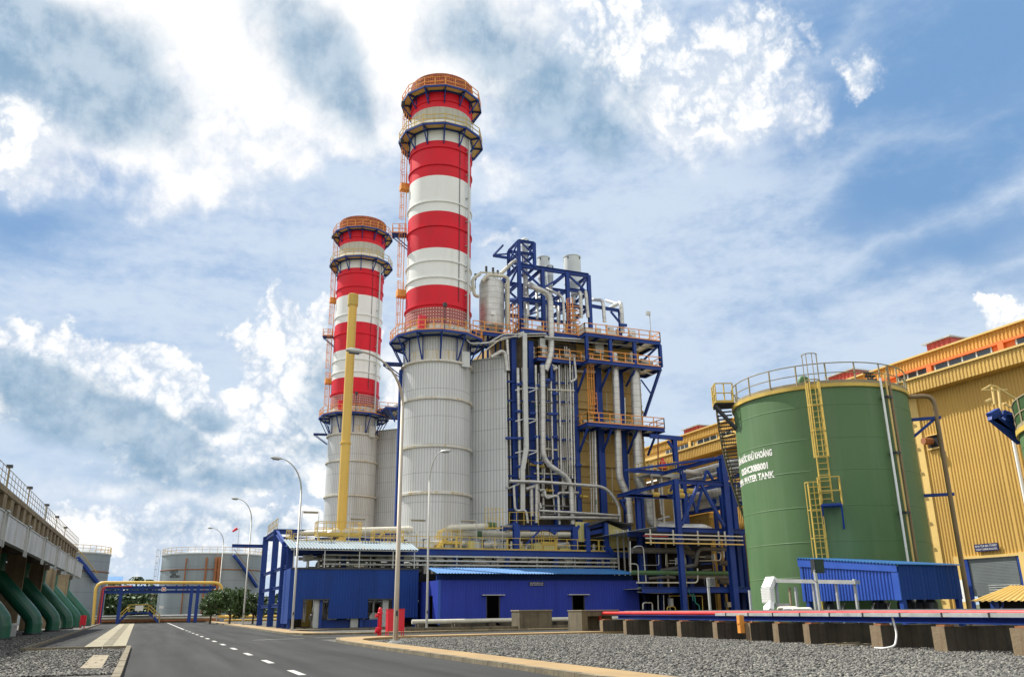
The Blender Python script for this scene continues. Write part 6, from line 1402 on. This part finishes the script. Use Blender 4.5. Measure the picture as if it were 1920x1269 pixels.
with add_part('soffit',M['concd'],it) as b: b.box(-14.1,-8.65,YG0,YG1,6.5,6.64)
gp=[30.2,44.0,60.5,75.0,87.5,99.5]
gp=[46.0,59.8,73.5,86.5,98.0]
d0=[P(px,1180,X=-8.3) for px in (6,66,101,126,143,161)]
Yp=[p.y for p in d0]
lab=['frame edge green pipe with only its lower bend in view','first whole green pipe, thick and closest to the loose kerb slab','second whole green pipe along the gallery, from the kerb slab','third whole green pipe along the gallery, from the kerb slab','fourth whole green pipe, close to the red box','last green pipe of the row, beside the red box']
for i,Y in enumerate([Yp[0]]+Yp[1:]):
    b=MB(); b.box(-12.3,-10.9,Y-4.1,Y-3.5,0,6.49) ; b.build('pier_wall',M['concg'],it)
    g_=thing('green_pipe',lab[i],'pipe',(-8.4,Y,0),'green pipes under the gallery'); r=.58
    pts=[(-11.6,Y,6.45),(-11.6,Y,4.45),(-8.75,Y,1.45),(-8.45,Y,1.0),(-8.45,Y,0)]
    with add_part('pipe_run',M['greenp'],g_) as b:
        for a,c in zip(pts,pts[1:]): pass
        b.tube(pts,r,20,bend=.22,seg=1,smooth=False)
    with add_part('collar',M['concd'],g_) as b: b.tube([(-11.6,Y,5.95),(-11.6,Y,6.49)],r+.22,18)
    with add_part('flange',M['greenp'],g_) as b: 
        m_=(Vector(pts[1])+Vector(pts[2]))/2; dd=(Vector(pts[2])-Vector(pts[1])).normalized(); b.tube([m_-dd*.03,m_+dd*.03],r+.03,20)
    with add_part('foot_ring',M['dark'],g_) as b: b.tube([(-8.45,Y,-.02),(-8.45,Y,.14)],r+.10,20)
    if i>0:
        yy=(Y+([Yp[0]]+Yp[1:])[i-1])/2+1.5
        wf=MB(); wf.box(-9.0,-8.9,yy-1.2,yy+1.3,.75,.9)
        for k in range(5): wf.box(-8.99,-8.9,yy-1.15+.55*k,yy-1.03+.55*k,0,.75)
        o=wf.build('low_fence',M['galv'],origin=(-9,yy,0)); tag(o,['low grey fence between the frame edge green pipe and the first whole one','low grey fence between the first and second whole green pipes','low grey fence between the second and third whole green pipes','low grey fence between the third and fourth whole green pipes','low grey fence beside the last green pipe'][i-1],'fence','low fences between the green pipes')
for i,(px,py) in enumerate(((18,876),(56,916),(88,948),(107,970),(123,990))):
    q=P(px,py,X=-8.35); zt=9.25+.25
    t=thing('gallery_lamp',['first small floodlight on the gallery railing, highest in the picture','second small floodlight on the gallery railing','middle one of the five small floodlights on the gallery railing','fourth small floodlight on the gallery railing','last small floodlight on the gallery railing, above the grey tank'][i],'floodlight',(-8.35,q.y,8.1),'small floodlights on the gallery')
    with add_part('post',M['brownrail'],t) as b: b.beam((-8.35,q.y,8.1),(-8.35,q.y,q.z),.07,.07)
    with add_part('lamp_head',M['dark'],t) as b: b.box(-8.5,-8.2,q.y-.15,q.y+.15,q.z-.02,q.z+.14)
rb=P(160,1170,X=-7.3); bx=MB(); bx.box(-7.5,-6.9,rb.y-6,rb.y-5.4,.35,1.35)
o=bx.build('red_box',M['firered'],origin=(-7.2,rb.y-6,0)); tag(o,'small red hose box on legs in front of the last green pipe','box')
bx=MB(); bx.box(-7.45,-7.35,rb.y-5.95,rb.y-5.85,0,.349); bx.box(-7.05,-6.95,rb.y-5.95,rb.y-5.85,0,.349); bx.build('leg',M['firered'],o)
# ================================================================ far tanks
def gtank(cx,cy,r,H,label,seams=True):
    t=thing('storage_tank',label,'tank',(cx,cy,0),'grey storage tanks')
    with add_part('shell',M['greydk'],t) as b: b.lathe(cx,cy,[(r,-.2,0),(r,H,0)],64)
    with add_part('roof',M['greydk'],t) as b: b.lathe(cx,cy,[(r-.02,H,0),(r*.5,H+.6,0),(.01,H+.9,0)],48)
    with add_part('wind_girder',M['rust'],t) as b: b.lathe(cx,cy,[(r+.01,H-3.0,0),(r+.12,H-2.98,0),(r+.12,H-2.85,0),(r+.01,H-2.83,0)],64)
    with add_part('top_angle',M['galv'],t) as b: b.lathe(cx,cy,[(r+.005,H-.2,0),(r+.12,H-.18,0),(r+.12,H+.04,0),(r-.1,H+.05,0)],64)
    b=MB(); n=44
    for i in range(n):
        a0,a1=2*math.pi*i/n,2*math.pi*(i+1)/n
        for z in (H+1.1,H+.6): b.beam((cx+r*math.sin(a0),cy+r*math.cos(a0),z),(cx+r*math.sin(a1),cy+r*math.cos(a1),z),.07,.07)
        b.beam((cx+r*math.sin(a0),cy+r*math.cos(a0),H),(cx+r*math.sin(a0),cy+r*math.cos(a0),H+1.1),.07,.07)
    b.build('railing',M['hallt'],t,split=False); return t
TRx,TRy,TRr=9.6,178,9.4; TRh=P(395,1036,Y=TRy-TRr).z
gt=gtank(TRx,TRy,TRr,TRh,'whole grey storage tank with rusty brown pipes and black stencilled lettering')
TLx,TLy,TLr=-16.2,160,8.3; TLh=P(190,1036,Y=TLy-TLr*.6).z
gt2=gtank(TLx,TLy,TLr,TLh,'grey storage tank half hidden behind the concrete gallery')
def gc(px,py,t=None): return cyl(px,py,TRx,TRy,TRr+.25)
with add_part('riser_pipe',M['rust'],gt) as b:
    for px,py,r in ((350,1045,.12),(388,1044,.18),(412,1044,.3),(406,1044,.25)): p=gc(px,py); b.tube([(p.x,p.y-.3,0),(p.x,p.y-.3,p.z-.4),(p.x,p.y+.6,p.z)],r,8,bend=.4)
with add_part('diagonal_stair',M['blue'],gt) as b:
    pts=[gc(x,y) for x,y in ((437,1040),(447,1052),(457,1066),(468,1080),(481,1100))]
    for p,q in zip(pts,pts[1:]): b.beam(p-Vector((0,.5,0)),q-Vector((0,.5,0)),.5,.4)
with add_part('stair_railing',M['rust'],gt) as b:
    for p,q in zip(pts,pts[1:]): b.beam(p+Vector((0,-.8,1.0)),q+Vector((0,-.8,1.0)),.07,.07)
with add_part('caged_ladder',M['brownrail'],gt) as b: p=gc(318,1100); b.ladder((TRx-TRr-.4,TRy-.5,0),(TRx-TRr-.4,TRy-.5,TRh+1),(0,1,0),(-1,0,0),w=.5)
with add_part('diagonal_stair',M['blue'],gt2) as b:
    pts=[cyl(x,y,TLx,TLy,TLr+.3) for x,y in ((145,1045),(158,1060),(170,1076),(182,1091))]
    for p,q in zip(pts,pts[1:]): b.beam(p-Vector((0,.4,0)),q-Vector((0,.4,0)),.5,.5)
with add_part('stair_railing',M['yellow'],gt2) as b:
    for p,q in zip(pts,pts[1:]): b.beam(p+Vector((0,-.6,1.2)),q+Vector((0,-.6,1.2)),.1,.1)
# stencilled lettering on the grey tank
def wrap2(px0,px1,py,txt,hh):
    A_=cyl(px0,py,TRx,TRy,TRr); B_=cyl(px1,py,TRx,TRy,TRr); f=lambda p:math.atan2(p.x-TRx,p.y-TRy)
    a0,a1=f(A_),f(B_); a0+=2*math.pi if a0<a1 else 0
    cu=bpy.data.curves.new('t','FONT'); cu.body=txt; cu.size=hh/.7; ob=bpy.data.objects.new('t',cu); me=bpy.data.meshes.new_from_object(ob); bpy.data.objects.remove(ob); wx=max(v.co.x for v in me.vertices)
    text_mesh('tank_lettering',txt,hh/.7,'letterk',gt,lambda u,v:(TRx+(TRr+.02)*math.sin(a0+(a1-a0)*u/wx),TRy+(TRr+.02)*math.cos(a0+(a1-a0)*u/wx),A_.z-hh/2+v),weight=.03,align='LEFT')
wrap2(318,334,1071,'T.LADO LV',.42); wrap2(321,330,1076,'TANK',.42); wrap2(319,337,1080.5,'00EGB 10 BB-01',.42)
# windsock
wsp=P(437,1036,Y=176); wst=thing('windsock','small orange red windsock on a thin mast above the grey tank','windsock',(wsp.x+.6,176,0)); mx=P(445,1030,Y=176)
with add_part('mast',M['galv'],wst) as b: b.tube([(mx.x,176,0),(mx.x,176,P(446,989,Y=176).z)],.06,6)
with add_part('sock',M['firered'],wst) as b: b.tube([P(445,990,Y=176),P(436,996,Y=176)],[.30,.18],8)
# blue roofed shelter far away
br_=thing('blue_roofed_building','distant small building with a bright blue roof between the grey tanks','building',(-9,230,0))
a=P(199,1092,Y=230); c=P(230,1080,Y=230)
with add_part('roof',M['blueroof'],br_) as b: b.add([(a.x,230,a.z),(c.x,230,a.z),(c.x,236,c.z+.2),(a.x,236,c.z+.2),(a.x,230,a.z-.2),(c.x,230,a.z-.2),(c.x,236,c.z),(a.x,236,c.z)],[(0,1,2,3),(7,6,5,4),(0,4,5,1),(1,5,6,2),(2,6,7,3),(3,7,4,0)])
with add_part('wall',M['concl'],br_) as b: b.box(a.x+.3,c.x-.3,230.5,236,0,a.z-.2)
# ================================================================ pipe bridge over the road end
YB=150.0
g0,g1=P(190,1150,Y=YB).x,P(412,1150,Y=YB).x
pb=thing('road_pipe_bridge','blue pipe bridge with a yellow pipe crossing over the end of the road','pipe bridge',(1,YB,0)); zp_=P(300,1092.5,Y=YB).z
with add_part('yellow_pipe',M['yelpipe'],pb) as b: b.tube([(P(177,1150,Y=YB-2).x,YB-2,0),(P(179,1100,Y=YB-2).x,YB-2,zp_),(P(417,1092,Y=YB-2).x,YB-2,zp_),(P(417,1092,Y=YB-2).x,YB-2,.9),(P(425,1092,Y=YB-2).x,YB-2,.9),(P(500,1092,Y=YB-2).x,YB-2,.9)],.23,12,bend=1.3)
for px,m in ((184,'rust'),(188,'redpipe')):
    x=P(px,1150,Y=YB-1).x; b=MB(); b.tube([(x,YB-1,0),(x,YB-1,zp_-.6),(x+4,YB-1,zp_-.5)],.10,8,bend=.6); b.build('riser_pipe',M[m],pb)
for py in (1100.5,1108.5):
    z=P(300,py,Y=YB).z
    for Y in (YB,YB+3): b=MB(); b.ibeam((P(190,1100,Y=YB).x,Y,z),(P(405,1100,Y=YB).x,Y,z),.3,.4,.06); b.build('beam',M['blue'],pb)
for px in (188,222,355,367):
    for Y in (YB,): 
        x=P(px,1150,Y=Y).x; b=MB(); b.ibeam((x,Y,0),(x,Y,zp_-.4),.5,.5,.08,up=(0,1,0)); b.build('column',M['blue'],pb)
for px in range(226,396,21):
    x=P(px,1100,Y=YB).x; b=MB(); b.beam((x,YB-.1,P(300,1108,Y=YB).z),(x,YB-.1,zp_-.3),.25,.2); b.build('stud',M['blue'],pb)
x=P(307,1104,Y=YB-.5); b=MB(); b.box(x.x-.32,x.x+.32,YB-.5,YB-.45,x.z-.3,x.z+.3); o=b.build('height_sign',M['white'],pb); b=MB(); b.lathe(0,0,[(.2,-.01,0),(.12,-.01,0)],16); 
b=MB(); n=20
for i in range(n): a0,a1=2*math.pi*i/n,2*math.pi*(i+1)/n; b.add([(x.x+.26*math.cos(a0),YB-.51,x.z+.26*math.sin(a0)),(x.x+.26*math.cos(a1),YB-.51,x.z+.26*math.sin(a1)),(x.x+.16*math.cos(a1),YB-.51,x.z+.16*math.sin(a1)),(x.x+.16*math.cos(a0),YB-.51,x.z+.16*math.sin(a0))],[(0,1,2,3)])
b.build('sign_ring',M['firered'],o,split=False)
# low pipe bund across the road end and the yellow crossover stair
bd=MB(); bd.box(-8.5,9.0,YB+6,YB+6.4,0,1.2); o=bd.build('bund_wall',M['conc']); tag(o,'low stained concrete bund wall across the end of the road','wall')
for k,(z,m) in enumerate(((.35,'rust'),(.75,'pipec'),(1.1,'galv'))):
    b=MB(); b.tube([(-9,YB+4,z),(10,YB+4,z)],.16,8); b.build('bund_pipe',M[m],o)
cs=thing('crossover_stair','yellow railed crossover stair stepping over the low pipes at the road end','stairs',(-2,YB+3,0))
xL_,xl1,xr1,xR_=[P(px,1150,Y=YB+2).x for px in (222,241,277,300)]; zt_s=P(260,1147,Y=YB+2).z
with add_part('landing',M['blue'],cs) as b: b.box(xl1,xr1,YB+2,YB+4,zt_s-.2,zt_s)
with add_part('flight',M['blue'],cs) as b:
    for Y in (YB+2,YB+4): b.beam((xr1,Y,zt_s),(xR_,Y,.1),.1,.35)
    for k in range(6): f=(k+.5)/6; b.box(xr1+(xR_-xr1)*f-.15,xr1+(xR_-xr1)*f+.15,YB+2,YB+4,zt_s*(1-f)-.03,zt_s*(1-f)+.02)
with add_part('flight',M['blue'],cs) as b:
    for Y in (YB+2,YB+4): b.beam((xl1,Y,zt_s),(xL_,Y,.1),.1,.35)
with add_part('railing',M['yellow'],cs) as b:
    for Y in (YB+2,YB+4):
        for hh in (1.15,.65): b.beam((xl1,Y,zt_s+hh),(xr1,Y,zt_s+hh),.12,.12); b.beam((xr1,Y,zt_s+hh),(xR_,Y,.1+hh),.12,.12); b.beam((xl1,Y,zt_s+hh),(xL_,Y,.1+hh),.12,.12)
        for x,z in ((xl1,zt_s),(xr1,zt_s),(xR_,.1),(xL_,.1),((xl1+xr1)/2,zt_s),((xr1+xR_)/2,zt_s/2)): b.beam((x,Y,z),(x,Y,z+1.15),.12,.12)
with add_part('notice_board',M['white'],cs) as b: x=P(261,1140,Y=YB+1.9); b.box(x.x-.6,x.x+.6,YB+1.85,YB+1.9,zt_s+.2,zt_s+1.0)
sg_=P(302,1140,Y=YB+5); ss=thing('warning_sign','small white sign on a post beside the crossover stair','sign',(sg_.x,YB+5,0))
with add_part('post',M['galv'],ss) as b: b.beam((sg_.x,YB+5,0),(sg_.x,YB+5,sg_.z+.3),.08,.08)
with add_part('sign_board',M['white'],ss) as b: b.box(sg_.x-.35,sg_.x+.35,YB+4.95,YB+4.99,sg_.z,sg_.z+.45)
# ================================================================ trees
def tree(x,y,H,rx,label,m='leaf',n=2600,seed=1,name='mango_tree',trunk=.14,low=.06,grp='trees around the storage tanks',leaf=.26):
    rs=np.random.RandomState(seed); r_=random.Random(seed)
    t=thing(name,label,'tree',(x,y,0),grp)
    with add_part('trunk',M['trunk'],t) as b:
        b.tube([(x,y,0),(x+.05,y,H*.25),(x-.05,y+.05,H*.5)],[trunk,trunk*.8,trunk*.5],8)
        for k in range(7):
            a=r_.random()*6.28; z0=H*(.18+.04*k); b.tube([(x,y,z0),(x+math.cos(a)*rx*.35,y+math.sin(a)*rx*.35,z0+H*.22),(x+math.cos(a)*rx*.7,y+math.sin(a)*rx*.7,z0+H*.35)],[trunk*.5,trunk*.3,trunk*.12],6)
    # clumps on the surface and inside of the crown
    K=26; cl=[]
    for k in range(K):
        a=r_.random()*6.28; e=math.asin(r_.uniform(-.75,1)); q=r_.uniform(.45,.95)
        cl.append((x+math.cos(a)*math.cos(e)*rx*q,y+math.sin(a)*math.cos(e)*rx*q,H*(.5+low/2)+math.sin(e)*H*(.5-low/2)*q*.9,rx*r_.uniform(.22,.42)))
    cl=np.array(cl); idx=rs.randint(0,K,n); dirs=rs.normal(size=(n,3)); dirs/=np.linalg.norm(dirs,axis=1)[:,None]
    c=cl[idx,:3]+dirs*cl[idx,3:4]*(rs.rand(n,1)**.45)*np.array([1,1,.8])
    c=c[c[:,2]>H*low*.6]; n=len(c)
    u=rs.normal(size=(n,3)); u/=np.linalg.norm(u,axis=1)[:,None]; v=np.cross(u,rs.normal(size=(n,3))); v/=np.linalg.norm(v,axis=1)[:,None]
    s=leaf*(.6+.8*rs.rand(n,1)); V=np.stack([c-u*s,c+v*s*.42,c+u*s,c-v*s*.42],1).reshape(-1,3)-np.array([x,y,0])
    me=bpy.data.meshes.new('crown'); me.vertices.add(len(V)); me.vertices.foreach_set('co',V.ravel()); F=np.arange(len(V)); me.loops.add(len(F)); me.loops.foreach_set('vertex_index',F)
    me.polygons.add(n); me.polygons.foreach_set('loop_start',np.arange(n)*4); me.update(calc_edges=True)
    if m=='leaf': ms=[M['leaf'],M['leafd'],M['leafl']]
    else: ms=[M['leafd'],M['leaf']]
    for q in ms: me.materials.append(q)
    me.polygons.foreach_set('material_index',rs.choice(len(ms),n,p=[.5,.25,.25] if len(ms)==3 else [.7,.3])); me.update()
    o=bpy.data.objects.new('crown',me); col.objects.link(o); o.parent=t
    return t
M['leafl']=leafmat('pale_young_leaves',(.10,.16,.045))  # paler leaf tone, spread at random over the crown
def tpx(px,ptop,Y): q=P(px,ptop,Y=Y); return q.x,q.z
x,z=tpx(400,1100,128); tree(x,128,z,2.3,'light green mango tree under the yellow pipe bend by the road',seed=2,n=3600,leaf=.2)
x,z=tpx(436,1099,118); tree(x,118,z,2.6,'dense round mango tree beside the blue rack columns',seed=3,n=4600,leaf=.2)
x,z=tpx(478,1110,122); tree(x,122,z,1.9,'dark tree partly hidden by the blue rack columns',m='leafd',seed=4,n=2600,leaf=.2)
for i,(px,pt,Y,rx,lb) in enumerate(((202,1112,190,4.5,'dark broad tree beside the half hidden grey tank'),(222,1096,215,6,'tall dark tree rising over the crossover stair'),(246,1098,220,6.5,'dark spreading tree behind the middle of the pipe bridge'),(272,1097,215,6,'dark tree with an uneven top behind the pipe bridge'),(292,1100,205,5,'dark tree touching the edge of the whole grey tank'),(262,1128,185,3.2,'rounded low tree behind the yellow stair landing'),(236,1128,182,3.4,'rounded bush like tree under the pipe bridge columns'))):
    x,z=tpx(px,pt,Y); tree(x,Y,z,rx,lb,m='leafd',seed=20+i,n=3000,name='broadleaf_tree',leaf=.5,trunk=.3,low=.02)
for i,(px,pt) in enumerate(((257,1084),(277,1089))):
    x,z=tpx(px,pt,240); t=thing('palm_tree',['thin palm tree standing highest above the pipe bridge','lower thin palm tree above the pipe bridge'][i],'palm tree',(x,240,0),'palms beyond the pipe bridge')
    with add_part('trunk',M['trunk'],t) as b: b.tube([(x,240,0),(x,240,z-1)],.25,6)
    with add_part('crown',M['leafd'],t) as b:
        rr=random.Random(i)
        for k in range(16): a=k*.39; L_=rr.uniform(1.6,2.4); e=Vector((x+math.cos(a)*L_,240+math.sin(a)*L_,z-rr.uniform(0,1.4))); m_=Vector((x+math.cos(a)*L_*.5,240+math.sin(a)*L_*.5,z+.4)); b.beam((x,240,z-1),m_,.5,.05); b.beam(m_,e,.4,.05)
# far ground cover beyond the road end
def ground_cover():
    rs=np.random.RandomState(9); n=9000; x=rs.uniform(-60,60,n); y=rs.uniform(255,300,n); z=rs.rand(n)*(4.5+1.5*np.sin(x*.21)+1.2*np.sin(x*.57+1)); u=rs.normal(size=(n,3)); u/=np.linalg.norm(u,axis=1)[:,None]; v=np.cross(u,rs.normal(size=(n,3))); v/=np.linalg.norm(v,axis=1)[:,None]
    c=np.stack([x,y,z],1); s=.9; V=np.stack([c-u*s,c+v*s*.5,c+u*s,c-v*s*.5],1).reshape(-1,3)
    me=bpy.data.meshes.new('woods'); me.vertices.add(len(V)); me.vertices.foreach_set('co',V.ravel()); me.loops.add(len(V)); me.loops.foreach_set('vertex_index',np.arange(len(V))); me.polygons.add(n); me.polygons.foreach_set('loop_start',np.arange(n)*4); me.update(calc_edges=True); me.materials.append(M['leafd'])
    o=bpy.data.objects.new('woods',me); col.objects.link(o); tag(o,'far off dark green woods beyond the tanks at the end of the road',None,kind='stuff')
ground_cover()
# bushes and low pipes right of the road near the mango trees
b=MB(); b.tube([(9.5,134,.9),(22,134,.9)],.18,8); b.tube([(9.5,134.6,.4),(22,134.6,.4)],.14,8); o=b.build('ground_pipes',M['yelpipe']); tag(o,'pair of low yellow and brown pipes running behind the mango trees','pipe')
"""END"""
